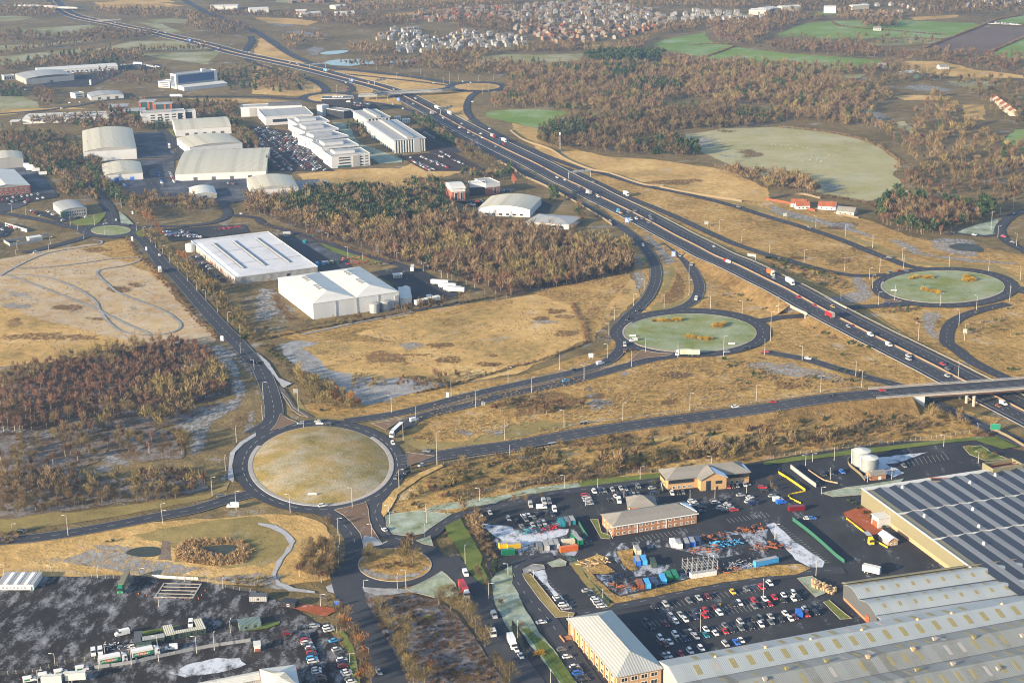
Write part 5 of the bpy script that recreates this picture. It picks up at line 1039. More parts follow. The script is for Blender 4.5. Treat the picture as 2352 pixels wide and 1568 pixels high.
b=Bld('corrugated_shed',"corrugated grey roof corner at the bottom edge beside the pale workshop",'shed',"t03 1800,1640","t13 60,1520","t13 20,1460",4.5,which='BR');b.walls('roof_grey');b.gable('corrug',1.0,'x',gmat='roof_grey')
b=Bld('kiosk',"red and white pump kiosk beside the sliding gate",'hut',"t13 -18,1228","t13 40,1222",None,2.8,4);b.walls('render');b.flat('roof_white',par=0);b.one('red_panel','fence_red',MB().box(.2,b.L-.2,-.1,.1,0,1.6))
# bridges
D0=[(P("t32 %s,%s"%tuple(q.split(',')[:2]))[0],float(q.split(',')[2]))for q in "960,475,6.9 1045,470,7 1250,455,7.1 1500,437,7.2 1750,421,7.2 2000,404,7.2 2351,378,7.2 2800,345,7.2".split()]
dk=np.array(crom([G(p,z+.6)for p,z in D0],4));dn=normals2d(dk)
root=empty('overpass',(dk[20][0],dk[20][1],0),0,"concrete and brown steel road overpass with silver parapets crossing the motorway at the right",'bridge')
O=np.array([dk[20][0],dk[20][1],0])
def ribbon(name,a,b,za,zb,mat,k0=0,k1=None):
 """solid strip between lateral offsets a and b and heights za, zb under the deck line"""
 mb=MB();k1=len(dk)-1 if k1 is None else k1
 for i in range(k0,k1):
  q=[np.array([*(dk[j][:2]+dn[j]*s),dk[j][2]])-O for j,s in((i,a),(i+1,a),(i+1,b),(i,b))]
  mb.hexa([p+[0,0,za]for p in q],[p+[0,0,zb]for p in q],0,True)
 return mb.build(name,M[mat],root)
ribbon('road_surface',-7.5,7.5,-.3,.0,'asphalt');ribbon('deck_edge',-8.6,-7.5,-.7,.25,'concrete');ribbon('deck_edge',7.5,8.6,-.7,.25,'concrete')
ribbon('girder',-7.6,-7.1,-2.0,-.72,'rust_dark',7);ribbon('girder',7.1,7.6,-2.0,-.72,'rust_dark',7);ribbon('girder',-.3,.3,-2.0,-.31,'rust_dark',7);ribbon('soffit',-7,7,-.9,-.32,'concrete',6)
for s in(-8.2,8.2):
 ribbon('parapet_rail',s-.08,s+.08,1.05,1.22,'steel');ribbon('parapet_rail',s-.08,s+.08,.62,.76,'steel')
 mb=MB()
 for i in range(0,len(dk)-1,1):
  p=dk[i]-O;q=p[:2]+dn[i]*s;mb.box(q[0]-.09,q[0]+.09,q[1]-.09,q[1]+.09,p[2]+.2,p[2]+1.2)
 o=mb.build('parapet_posts',M['steel'],root);o['kind']='stuff'
for s0,s1 in((-.18,0),):
 mb=MB()
 for i in range(0,len(dk)-1,2):
  for off in(1.2,-2.6):
   q=[np.array([*(dk[j][:2]+dn[j]*(off+w)),dk[j][2]+.03])-O for j,w in((i,-.08),(i+1,-.08),(i+1,.08),(i,.08))];mb.face(q)
 mb.build('lane_dashes',M['line'],root)
for x,y in((1760,520),(1822,560),(1888,590)):
 p=G(P("t32 %d,%d"%(x,y))[0]);MB().cyl(p.x-O[0],p.y-O[1],0,6.3,.95,n=16).build('pier',M['concrete'],root)
ia=6;a=dk[ia]-O;n_=dn[ia];d_=(dk[ia+1]-dk[ia])[:2];d_/=np.linalg.norm(d_)
mb=MB();q=[a[:2]-n_*8.4,a[:2]-n_*8.4+d_*1.2,a[:2]+n_*8.4+d_*1.2,a[:2]+n_*8.4];mb.hexa([(*p,-.1)for p in q],[(*p,6.9)for p in q]);mb.build('abutment',M['concrete'],root)
mb=MB();q=[a[:2]-n_*8.5-d_*15,a[:2]-n_*8.5+d_*1.2,a[:2]-n_*8.1+d_*1.2,a[:2]-n_*8.1-d_*15];mb.hexa([(*p,z)for p,z in zip(q,(5.5,-.1,-.1,5.5))],[(*p,7.0)for p in q]);mb.build('wing_wall',M['render'],root)
ud=(UB-UA).normalized();un=Vector((-ud.y,ud.x,0));mid=(UA+UB)/2
i0=min(range(len(mw_c)),key=lambda i:np.hypot(mw_c[i][0]-mid.x,mw_c[i][1]-mid.y));mid=Vector((mw_c[i0][0],mw_c[i0][1],0));zt=mw_c[i0][2]
md=Vector((mw_c[i0+1][0]-mw_c[i0][0],mw_c[i0+1][1]-mw_c[i0][1],0)).normalized();mn=Vector((-md.y,md.x,0))
root=empty('underpass_bridge',mid,0,"motorway underpass bridge with pale abutments over the road joining the two roundabouts",'bridge')
for sg,nm in((-1,'abutment'),(1,'abutment')):
 w=un*sg*9.5 if abs(un.dot(md))>.3 else md*sg*9.5
 MB().obox(w,mn,md,15.6,.5,-.1,zt-1.3).build(nm,M['concrete'],root)
 for e in(-1,1):MB().obox(w+mn*e*17.5+md*sg*4,(mn*e*.5+md*sg*.8).normalized(),(md*.5-mn*e*sg*.8).normalized(),5,.35,-.1,zt-2.0).build('wing_wall',M['concrete'],root)
MB().obox((0,0,0),md,mn,10.4,15.3,zt-2.0,zt-1.2).build('deck',M['concrete'],root)
for e in(-1,1):
 MB().obox(mn*e*15.9,md,mn,14,.2,zt-1.6,zt+.5).build('parapet',M['concrete'],root)
def far_bridge(lab,pts,z,w,piers,mat='concrete'):
 c=[G(p,z)for p in P(pts)];o=c[len(c)//2].copy();o.z=0;root=empty('road_bridge',o,0,lab,'bridge');cc=np.array(crom(c,12));n=normals2d(cc)
 mb=MB();ms=MB()
 for i in range(len(cc)-1):
  q=[np.array([*(cc[j][:2]+n[j]*s),cc[j][2]])-np.array(o)for j,s in((i,-w/2),(i+1,-w/2),(i+1,w/2),(i,w/2))]
  mb.hexa([p-[0,0,1.6]for p in q],q,0,True)
 mb.build('deck',M[mat],root)
 for s in(-1,1):
  mb=MB()
  for i in range(len(cc)-1):
   q=[np.array([*(cc[j][:2]+n[j]*(s*(w/2-.2)+e)),cc[j][2]])-np.array(o)for j,e in((i,-.2),(i+1,-.2),(i+1,.2),(i,.2))];mb.hexa([p+[0,0,.01]for p in q],[p+[0,0,1.1]for p in q])
  mb.build('parapet',M['steel'],root)
 mb=MB()
 for i in range(len(cc)-1):
  mb.face([np.array([*(cc[j][:2]+n[j]*s),cc[j][2]+.04])-np.array(o)for j,s in((i,-w/2+.5),(i+1,-w/2+.5),(i+1,w/2-.5),(i,w/2-.5))])
 mb.build('road_surface',M['asphalt'],root)
 for p in P(piers):
  v=G(p)-o;MB().cyl(v.x,v.y,0,z-1.6,.9,n=8).build('pier',M['concrete'],root)
far_bridge("dark road bridge over the motorway between the two far roundabouts","t10 940,872 1100,868 1180,852 1400,838 1690,822 1800,800",6,11,"t10 1270,880 1355,872 1550,860",'clad_grey')
far_bridge("long pale road bridge crossing the motorway at the top left","t00 150,45 420,55 570,66 700,70 760,60",7,12,"t00 575,85 670,92")
far_bridge("thin footbridge over the motorway near the far blue sign","t00 880,187 1000,182 1110,176",5.5,3,"t00 1000,195")
# vehicles
def grid_car(kind):
 """(body, glasshouse) meshes of one body style, nose towards +x"""
 L,Wd,H,z0={'hatchback':(4.0,1.74,1.47,.2),'saloon':(4.6,1.8,1.44,.2),'four by four':(4.5,1.86,1.68,.26),'estate':(4.7,1.8,1.48,.2)}[kind]
 w=Wd/2;zb=.62*H if kind!='four by four' else.63*H;h=L/2;b=MB()
 prof=[(-h,z0+.15),(-h+.06,zb-.05),(-h+.5,zb),(h-1.25,zb),(h-.35,zb-.16),(h,zb-.38),(h,z0+.1),(h-.3,z0),(-h+.3,z0)]
 ring=lambda s,dz=0:[(x,s*w*(.97 if z<.5*zb else.93),z)for x,z in prof]
 A_,B_=ring(-1),ring(1);n=len(prof)
 i=len(b.v);b.v+=A_+B_
 for k in range(n):j=(k+1)%n;b.f.append((i+k,i+j,i+n+j,i+n+k));b.m.append(0)
 b.f.append(tuple(range(i+n-1,i-1,-1)));b.f.append(tuple(range(i+n,i+2*n)));b.m+=[0,0]
 r0,r1={'hatchback':(-h+.55,h-1.75),'saloon':(-h+1.15,h-1.95),'four by four':(-h+.4,h-1.8),'estate':(-h+.4,h-1.95)}[kind]
 f0,f1=(-h+.12,h-.95)if kind!='saloon' else(-h+.55,h-1.05)
 wt=w*.74;b.hexa([(r0,-wt,H-.06),(r1,-wt,H-.06),(r1,wt,H-.06),(r0,wt,H-.06)],[(r0+.08,-wt+.06,H),(r1-.1,-wt+.06,H),(r1-.1,wt-.06,H),(r0+.08,wt-.06,H)])
 wb=w*.90;g=MB().hexa([(f0,-wb,zb-.01),(f1,-wb,zb-.01),(f1,wb,zb-.01),(f0,wb,zb-.01)],[(r0,-wt,H-.06),(r1,-wt,H-.06),(r1,wt,H-.06),(r0,wt,H-.06)])
 p=MB()
 for s in(-1,1):
  for xa,xb in((r0*.35+r1*.65,f0*.35+f1*.65),):p.hexa([(xb-.06,s*(wb+.005),zb),(xb+.06,s*(wb+.005),zb),(xa+.05,s*(wt+.012),H-.06),(xa-.05,s*(wt+.012),H-.06)],[(xb-.06,s*(wb-.05),zb),(xb+.06,s*(wb-.05),zb),(xa+.05,s*(wt-.05),H-.06),(xa-.05,s*(wt-.05),H-.06)])
 i=len(b.v);b.v+=p.v;b.f+=[tuple(k+i for k in f)for f in p.f];b.m+=p.m
 return b,g,L,Wd,zb
def wheel_mesh(r=.32,t=.22,n=12):
 mb=MB();i=0
 a=[(r*math.cos(2*math.pi*k/n),-t/2,r*math.sin(2*math.pi*k/n))for k in range(n)];b=[(p[0],t/2,p[2])for p in a]
 mb.hexa(a,b,0,True);c=[(p[0]*.6,-t/2-.015,p[2]*.6)for p in a];d=[(p[0]*.6,t/2+.015,p[2]*.6)for p in a];mb.hexa(c,d,1,True)
 me=mb.mesh('wheel');me.materials.append(M['tyre']);me.materials.append(M['steel']);return me
WHEEL=wheel_mesh();WHEEL_BIG=wheel_mesh(.5,.32)
def finish(mb,name,mat):
 me=mb.mesh(name);bm=bmesh.new();bm.from_mesh(me);bmesh.ops.remove_doubles(bm,verts=bm.verts,dist=1e-4);bmesh.ops.recalc_face_normals(bm,faces=bm.faces);bm.to_mesh(me);bm.free();me.materials.append(mat);return me
CARS={}
def car_meshes(kind,col):
 if(kind,col)not in CARS:
  b,g,L,Wd,zb=grid_car(kind);base=CARS.get(kind)
  if base is None:base=CARS[kind]=finish(g,'window',M['glass'])
  hl=CARS.get('hl')
  if hl is None:hl=CARS['hl']=finish(MB().box(-.12,.04,-.2,.2,-.08,.08),'headlight',M['headlight'])
  body=finish(b,'body',PAINT[col])
  i=MB();i.v=[tuple(v.co)for v in body.vertices];i.f=[tuple(p.vertices)for p in body.polygons];i.m=[0]*len(i.f)
  k=len(i.v);i.v+=[tuple(v.co)for v in base.vertices];i.f+=[tuple(q+k for q in p.vertices)for p in base.polygons];i.m+=[1]*len(base.polygons)
  for sx in(-1,1):i.box(sx*L*.31-.3,sx*L*.31+.3,-Wd/2-.01,Wd/2+.01,0,.5,2)
  one=i.mesh('car');one.materials.append(PAINT[col]);one.materials.append(M['glass']);one.materials.append(M['tyre'])
  CARS[(kind,col)]=(body,base,hl,L,Wd,zb,one)
 return CARS[(kind,col)]
N_CARS=[0]
def car(loc,rz,col,kind,label,group=None,parts=True):
 body,glass,hl,L,Wd,zb,one=car_meshes(kind,col);N_CARS[0]+=1
 name='parked_car' if group and 'parked' in group else 'car'
 if not parts:
  o=obj(name,one,None,None,loc,rz);return tag(o,label,'car',group)
 r=empty(name,loc,rz,label,'car',group)
 obj('body',body,None,r);obj('window',glass,None,r)
 for sx in(-1,1):
  for sy in(-1,1):obj('wheel',WHEEL,None,r,(sx*L*.31,sy*(Wd/2-.1),.32))
 for sy in(-1,1):obj('headlight',hl,None,r,(L/2-.02,sy*Wd*.34,zb-.34))
 return r
CC={'w':'white','s':'silver','g':'grey','k':'black','r':'red','d':'dark red','b':'blue','n':'dark blue','l':'sky blue','t':'teal','y':'yellow','o':'orange','u':'rust brown','e':'beige'}
def heading(tile,x,y,d,z=0):
 a,b=G(P("%s %f,%f"%(tile,x,y))[0],z),G(P("%s %f,%f"%(tile,x+d[0],y+d[1]))[0],z);v=b-a;return a,math.atan2(v.y,v.x)
def kinds(i):return('hatchback','four by four','saloon','hatchback','estate','hatchback','four by four')[(i*5+3)%7]
VC=[0]
def cars(desc,tile,d,s,z=.47,group=None,order='x',parts=True,flip=0):
 L=[w.split(',')for w in s.split()];L=sorted(L,key=lambda w:float(w[0 if order=='x' else 1]));end='left' if order=='x' else 'top'
 cnt={}
 for w in L:cnt[w[2]]=cnt.get(w[2],0)+1
 seen={}
 for i,w in enumerate(L):
  VC[0]+=1;x,y,c=float(w[0]),float(w[1]),CC[w[2][0]];k=kinds(VC[0])
  dd=(float(w[3]),float(w[4]))if len(w)>4 else d
  zz=float(w[5])if len(w)>5 else z
  p,rz=heading(tile,x,y,dd,zz)
  if flip and random.random()<flip:rz+=math.pi
  seen[w[2]]=seen.get(w[2],0)+1
  if cnt[w[2]]==1:lab="only %s car in %s"%(c,desc)
  else:lab="%s %s car from %s in %s"%(nth(seen[w[2]]-1),c,end,desc)
  car(p,rz+random.uniform(-.03,.03),c,k,lab,group,parts)
PKL='cars parked in the factory car park'
Dg=(40,42)
cars("the top row of the factory car park",'t23',Dg,"1310,872,k 1410,850,s 1622,814,g 1716,790,s 1798,777,d 2026,735,y 2155,707,g 2292,692,r 2366,658,w",group=PKL)
cars("the second row of the factory car park",'t23',Dg,"1465,957,s 1548,942,s 1690,914,n 1775,902,r 1862,882,d 2040,852,k 2087,840,w 2227,817,r 2322,800,w 2409,785,r 2496,768,w 2534,753,k 2585,749,w",group=PKL)
cars("the third row of the factory car park",'t23',Dg,"1232,1012,k 1275,1057,k 1412,1030,d 1505,1007,w 1593,990,w 1680,968,n 1773,955,r 1905,928,w 2225,867,g 2312,852,k 2367,847,r 2493,814,k 2586,799,w 2631,792,k",group=PKL)
cars("the fourth row of the factory car park",'t23',Dg,"1500,1127,w 1595,1114,k 1640,1102,s 1685,1092,k 1782,1080,w 1955,1044,g 2097,1012,s 2235,992,k 2278,977,g 2376,962,s 2511,934,w 2691,892,s 2735,887,k",group=PKL)
cars("the fifth row of the factory car park",'t23',Dg,"1363,1159,w 1588,1169,n 1688,1145,s 1780,1130,t 1868,1115,w 1958,1099,r 2010,1087,k 2100,1069,g 2192,1054,k 2285,1034,w 2376,1012,g 2468,992,k 2559,982,w 2598,967,d 2704,944,r 2789,927,k",group=PKL)
cars("the front pair below the fifth row",'t23',Dg,"1447,1195,w 1405,1215,d",group=PKL)
cars("the row tucked against the factory wall",'t23',Dg,"1400,1324,s 1443,1317,w 1550,1302,r 1635,1280,w 1735,1255,w 1960,1212,s 2060,1197,b 2105,1182,w",group=PKL)
cars("the left row of the snowy small car park",'t23',(60,-8),"415,783,w 430,803,w 450,828,k 472,855,w 497,885,s",group='cars parked in the small snowy car park',order='y')
cars("the right row of the snowy small car park",'t23',(60,-8),"688,723,s 717,748,k 742,775,k 762,797,w 785,820,w 797,843,s 823,865,w",group='cars parked in the small snowy car park',order='y')
cars("the lane beside the peach office",'t23',(60,-9),"270,1013,w 457,1262,g 507,1330,w",z=.6)
cars("the line parked below the peach office",'t23',(60,-12),"575,1420,w 583,1450,k 605,1480,b 638,1515,n 665,1545,k",order='y',group='cars parked by the peach office')
cars("the pair beside the frosted bank",'t23',(35,55),"38,1265,w 82,1325,w",z=.6)
cars("the front rows of the container compound",'t23',(30,36),"105,40,w 150,30,w 230,18,k 125,70,g 200,50,g 370,22,n 90,135,g 190,120,s 245,112,g 293,103,s 40,80,k 320,5,k",group='cars parked by the container compound',flip=.4)
cars("the rear corner of the container compound",'t13',(22,44),"2065,25,s 2150,10,s 2095,135,s 2320,65,s",group='cars parked by the container compound')
cars("the row left of the buff brick office",'t22',(24,34),"755,1380,w 805,1375,n 845,1370,g 922,1360,s 1000,1350,s 1040,1345,n 1160,1332,g",group='cars parked around the brick offices')
cars("the kerbed column by the green gate",'t22',(60,-6),"675,1413,r 685,1435,s 695,1460,s 715,1490,s",order='y',group='cars parked around the brick offices')
cars("the middle block behind the orange brick office",'t22',(28,34),"905,1455,k,60,-6 953,1428,w 1060,1458,g 1098,1445,r 1040,1415,k 1085,1410,n 1120,1410,s 1160,1405,g",group='cars parked around the brick offices')
cars("the row in front of the buff brick office",'t22',(14,40),"1287,1347,s,60,-10 1312,1392,n,60,-6 1470,1395,w 1525,1392,k 1570,1385,g 1990,1338,r 2030,1333,k 2070,1328,g 2140,1318,s 2300,1342,r,60,-4 2310,1372,k,60,-4",group='cars parked around the brick offices')
cars("the dense block right of the orange brick office",'t22',(60,-8),"2100,1412,s 2185,1432,w 2175,1472,w 1655,1470,w 1675,1497,w 1850,1460,g 1940,1460,k 1870,1480,w 1885,1497,n 1975,1497,w 1915,1528,s 2005,1525,s 2040,1547,r 1950,1552,n 1740,1530,k 1745,1560,n",order='y',group='cars parked around the brick offices')
cars("the fenced yard with the silver tanks",'t32',(34,30),"508,1222,k 572,1210,n 680,1197,b 1248,1142,g 455,1305,k 38,1420,s,60,-8",group='cars parked by the silver tanks')
cars("the lay-by at the green mesh fence tip",'t33',(50,-4),"362,60,w 405,57,b")
cars("the left line of the bottom car park",'t13',(60,-10),"440,1128,k 445,1150,n 457,1180,r 465,1203,w 478,1228,k 497,1250,w 500,1270,d 508,1295,r 515,1320,n 515,1345,l 525,1372,w 550,1412,k 555,1445,w 557,1472,w 593,1515,d 600,1545,k",order='y',group='cars parked in the bottom car park')
cars("the right line of the bottom car park",'t13',(60,-14),"660,1062,w 672,1085,w 720,1180,l 742,1262,w 757,1287,g 787,1333,k 790,1360,w 795,1385,n 803,1412,d 827,1465,w 840,1490,w 860,1535,g 880,1560,w",order='y',group='cars parked in the bottom car park')
cars("the entrance lane above the bottom car park",'t13',(60,-8),"283,1115,d 425,1070,k 535,1047,s")
RZ=.62
cars("the wide road leading down from the small roundabout",'t13',(25,45),"1130,1470,s 1180,163,w,-30,-26",z=RZ)
cars("the lanes of the big roundabout",'t12',(60,2),"408,752,s,-60,8 568,734,s,-60,-2 665,757,k,-60,-4 1257,933,w,22,40 1283,1248,g,-20,44 613,1508,w,60,-10",z=RZ)
cars("the east arm of the big roundabout",'t12',(60,-14),"1565,1006,g,60,4 1520,1138,s,-60,18 1380,1168,k,-60,18 1390,1206,k,-60,22",z=RZ)
cars("the road west of the big roundabout",'t02',(60,-10),"2030,1420,g",z=RZ);cars("the dark road by the far left bush",'t03',(60,4),"200,174,k",z=RZ)
cars("the dual carriageway between the roundabouts",'t22',(60,-12),"575,261,k 493,361,l 1033,88,u,6,40",z=RZ)
cars("the near lane of the green roundabout",'t22',(60,-8),"1975,95,s 2155,58,k 2330,97,r,60,2",z=RZ)
cars("the road climbing to the overpass",'t22',(60,-8),"1415,735,n,60,-8,2.9 2050,599,w,60,-8,4.4",z=RZ);cars("the overpass and its ramp",'t32',(60,-6),"48,555,r,60,-6,5.2 572,499,k,60,-5,6.4 1050,450,r,60,-4,7.7",z=RZ)
cars("the slip road below the green roundabout",'t32',(50,10),"368,157,w",z=RZ)
cars("the motorway just before the overpass",'t32',(44,21),"1290,135,s 1290,162,s 1603,207,r 1647,252,g 1645,317,s 2115,592,u",z=RZ)
cars("motorway stretch by the underpass",'t31',(44,22),"280,1165,r,44,22,6 432,1240,r,44,22,5.5 590,1250,y,44,22,5 733,1435,w,44,22,2.5 780,1430,d,44,22,2.5 58,995,w,44,22,5",z=RZ)
cars("the approaches of the right hand green roundabout",'t31',(44,8),"1090,1224,n,50,-2 1125,934,g,50,-8 1210,919,d,50,-6 1270,917,n 1115,797,g 380,520,g 1895,589,w 1700,565,k 2163,604,r 2248,657,g 2262,397,g,20,-6",z=RZ)
cars("the motorway lanes beside the brown wood",'t21',(40,22),"415,62,w 487,86,w 618,152,g 790,237,w 745,102,g 1070,382,g 1130,369,g 1090,449,w 1142,439,w 1192,440,g 1270,420,g 1280,445,g 1255,477,g 1857,702,w,40,22,1.5",z=RZ)
cars("slip roads curling to the green roundabout",'t21',(30,24),"537,237,r 900,462,w 1203,685,w,16,34 1540,782,s,18,30 1645,864,s,20,34 1150,1284,k,-24,20 1060,1365,k,-26,18 2080,332,g,50,16",z=RZ)
cars("the far motorway by the office park",'t10',(30,12),"1465,905,w 1447,957,s 1478,972,k 1720,1086,w 1660,1135,g 1830,1150,k 1870,1175,w 1890,1138,s 1950,1217,w 1920,1190,k 2065,1230,w 2000,1247,g 2080,1267,w 2230,1317,b 2275,1327,r 2200,1347,s 2145,1185,w 1975,1077,d 1990,938,w 1035,757,w 863,739,w 825,759,w 1265,822,w 310,574,w 375,582,w 390,599,w 840,819,r,24,-4 1350,999,w 1258,959,w 1900,748,w 1970,758,w 1632,763,w",z=RZ,parts=False)
cars("the road from the first roundabout",'t01',(30,34),"1465,776,w 1065,453,w,6,30 970,490,s,-30,4 1180,503,k,-24,-6 330,752,w,40,-8 2215,395,w,-24,-12",z=RZ,parts=False)
cars("the far upper left motorway",'t00',(36,10),"240,102,w 680,140,w 820,170,w 1020,214,w 1060,210,w 1240,268,w 1285,280,w 1375,275,w 1450,290,w 1520,302,w 1610,325,r 1780,380,w 1840,400,w 1885,385,y 2000,450,w 2290,480,w 235,825,w 640,945,w 735,940,w 565,995,w 935,917,s",z=RZ,parts=False)
cars("the car park by the left edge brick unit",'t01',(14,12),"70,262,s 120,245,w 165,240,k 200,238,w 250,232,w 290,225,w 350,218,s 25,272,r 60,285,k 110,282,w 150,275,g 190,270,k 252,272,r 345,258,w 395,252,w 230,290,w",parts=False,group='cars parked at the brick fronted unit')
cars("the drive of the rounded grey office",'t01',(18,-4),"300,365,w 320,385,r 340,400,k 375,412,s 440,370,s 460,378,w 475,388,k 490,398,w 505,405,s 520,410,k 580,455,w 700,440,k 720,432,k 795,425,w",parts=False,group='cars parked at the rounded office')
cars("the line along the white retaining wall",'t01',(14,10),"60,505,w 85,512,s 110,520,r 135,527,w 160,535,k 180,540,g 20,540,w 45,560,k 15,580,n 60,590,n",parts=False,group='cars parked at the retaining wall')
cars("the side yard of the snow dusted warehouse",'t01',(26,-5),"1818,788,w 1865,835,d 1875,848,s 1890,860,n 1915,878,w 1935,902,w 1985,955,n 2000,968,k 2030,995,k",parts=False,group='cars parked beside the snow dusted warehouse')
def lot(desc,tile,lines,d,group,n_stuff=False,p=.85,pal="wwwsssgggkkkrnd"):
 """rows of small parked cars between two points of the picture; beyond the first 300 cars of the scene they become one mass"""
 mass=[]
 for li,(x0,y0,x1,y1,n)in enumerate(lines):
  for k in range(n):
   if random.random()>p:continue
   x,y=x0+(x1-x0)*(k+.5)/n+random.uniform(-1,1),y0+(y1-y0)*(k+.5)/n;c=CC[random.choice(pal)];pt,rz=heading(tile,x,y,d,.45)
   if not n_stuff:car(pt,rz,c,kinds(k+li),"%s car in %s"%(c,desc),group,False)
   else:mass.append((pt,rz+(math.pi if random.random()<.4 else 0),c,kinds(k*3+li)))
 if mass:
  V=[];Fc=[];Mi=[];mats=[];off=0
  for pt,rz,c,kd in mass:
   one=car_meshes(kd,c)[6];co=np.array([v.co for v in one.vertices]);cz,sz=math.cos(rz),math.sin(rz)
   V+=[(x*cz-y*sz+pt.x,x*sz+y*cz+pt.y,z+pt.z)for x,y,z in co]
   ids=[]
   for m in one.materials:
    if m not in mats:mats.append(m)
    ids.append(mats.index(m))
   for p_ in one.polygons:Fc.append(tuple(q+off for q in p_.vertices));Mi.append(ids[p_.material_index])
   off+=len(co)
  me=bpy.data.meshes.new('parked_cars');me.from_pydata(V,[],Fc);o=obj('parked_cars',me,mats);me.polygons.foreach_set("material_index",Mi);tag(o,desc,'cars',None,'stuff')
lot("rows of cars packed in the office park car park",'t10',[(20,1165,540,1568,34),(60,1180,560,1568,30),(100,1170,640,1568,34),(190,1200,560,1500,26),(235,1215,560,1480,24),(330,1230,540,1420,16),(10,1290,330,1568,24),(-20,1330,250,1568,20),(390,1320,560,1440,10),(0,1245,360,1560,24),(150,1185,560,1540,30),(75,1175,600,1568,30),(280,1222,550,1450,18),(-10,1180,480,1568,30)],(24,-7),None,True)
lot("rows of cars parked between the finned office and the motorway",'t10',[(1410,1445,1700,1520,14),(1480,1490,1640,1560,10),(1510,1440,1740,1530,14),(1600,1410,1740,1450,9),(1640,1480,1760,1540,10),(1420,1470,1600,1568,14),(1690,1390,1800,1450,9),(1800,1465,1920,1515,9),(1500,1195,1640,1270,14),(880,960,1040,990,14),(900,945,1060,960,12)],(16,8),None,True)
lot("rows of small cars stored in the trading estate yards",'t01',[(1490,560,1800,600,22),(1520,590,1850,610,20),(1450,20,1500,140,12),(1560,10,1610,120,12),(1100,120,1170,140,4),(1540,575,1840,605,18),(1650,560,1760,570,8),(2090,115,2170,130,5)],(14,6),None,True,pal="wwwsssggkkrb")
lot("stored vans and cars in the far delivery yard",'t00',[(1300,590,1470,615,16),(1330,600,1440,620,10),(1110,600,1230,590,8),(660,668,1080,640,14)],(10,2),None,True,pal="wwwwws")
lot("farm vehicles and containers beside the far ploughed field",'t30',[(2000,215,2330,230,14),(2080,205,2300,225,8)],(20,2),None,True,pal="wwwws")
lot("small parked cars at the red brick office",'t11',[(1920,320,2010,310,5),(2030,285,2080,280,3),(2260,185,2340,190,4)],(14,2),None,True)
# vans
def van(loc,rz,label,col='white',L=5.6,H=2.4,stripe=None,group=None,box=False):
 r=empty('van',loc,rz,label,'van',group);w=.98;h=L/2
 pr=[(-h,.35),(-h,H-.12),(-h+.2,H),(h-1.9,H),(h-1.15,H*.62),(h-.15,H*.5),(h,.75),(h,.35)]
 mb=MB();n=len(pr);mb.v=[(x,-w*(.93 if z>1.5 else 1),z)for x,z in pr]+[(x,w*(.93 if z>1.5 else 1),z)for x,z in pr]
 for k in range(n):j=(k+1)%n;mb.f.append((k,j,n+j,n+k));mb.m.append(0)
 mb.f+=[tuple(range(n-1,-1,-1)),tuple(range(n,2*n))];mb.m+=[0,0];mb.build('body',PAINT[col],r)
 x0,z0,x1,z1=h-1.86,H-.06,h-1.18,H*.62+.06
 MB().hexa([(x0+.05,-.8,z0-.05),(x1+.05,-.85,z1),(x1+.05,.85,z1),(x0+.05,.8,z0-.05)],[(x0+.1,-.8,z0),(x1+.1,-.85,z1+.04),(x1+.1,.85,z1+.04),(x0+.1,.8,z0)]).build('windscreen',M['glass'],r)
 for s in(-1,1):
  MB().box(h-2.3,h-1.45,s*.96-.03,s*.96+.03,H*.6,H*.84).build('side_window',M['glass'],r);obj('wheel',WHEEL,None,r,(h-.95,s*.88,.34));obj('wheel',WHEEL,None,r,(-h+1.0,s*.88,.34));MB().box(h-.06,h+.03,s*.75-.15,s*.75+.15,.8,1.0).build('headlight',M['headlight'],r)
  if stripe:MB().box(-h+.6,h-2.6,s*1.0-.02,s*1.0+.02,.8,1.5).build('side_marking',PAINT[stripe],r)
 return r
def vans(tile,d,s,group=None,z=RZ):
 for line in s.strip().split('\n'):
  a,lab=line.strip().split('|');w=a.split(',');x,y=float(w[0]),float(w[1]);c=CC[w[2]];dd=(float(w[3]),float(w[4]))if len(w)>4 else d;zz=float(w[5])if len(w)>5 else z
  p,rz=heading(tile,x,y,dd,zz);van(p,rz,lab,c,6.2 if 'long' in lab else 5.3,2.6 if 'long' in lab else 2.2,stripe='green' if 'green mark' in lab else None,group=group)
vans('t03',(60,-10),"""275,1545,w|white parcel van with green mark, leftmost of the four queued at the bottom left
415,1510,w|white parcel van with green mark, second from left in the queue
560,1480,w|white parcel van with green mark, third from left in the queue
755,1447,w|white parcel van with green mark, nearest behind the two green lorries
1125,1122,w,-60,14|long white van beside the dark green cabins
1575,1252,w,-60,6|white van on the lane below the green cabins
858,1297,w,4,44|white service trailer van with hazard tail, left of two
922,1287,w,4,44|white service trailer van with hazard tail, right of two
1752,1032,w,-4,44|small white van parked behind the tan roofed cabins
2160,1030,k,60,-6|black van by the striped steel store""",z=.5)
vans('t02',(60,-4),"2140,1517,w,-60,2|long white van entering the big roundabout from the west")
vans('t12',(60,-16),"1452,724,w|white van leaving the dual carriageway behind the curtain sided lorry")
vans('t22',(60,-14),"810,204,w|white van on the dual carriageway near the green roundabout\n1035,34,s,6,40|silver van waiting at the green roundabout mouth\n983,1467,w,10,44|white and red van in the car park behind the orange brick office\n2215,1492,n,60,-10|dark blue van in the dense block right of the orange brick office\n170,1507,s,14,44|silver van parked leftmost in the upper compound\n292,1477,s,20,44|silver van in the upper compound, left of two side by side\n340,1477,g,20,44|grey van in the upper compound, right of two side by side\n272,1527,w,60,-4|white van parked across the rows in the upper compound\n390,1550,w,14,44|white van at the foot of the upper compound",z=.5)
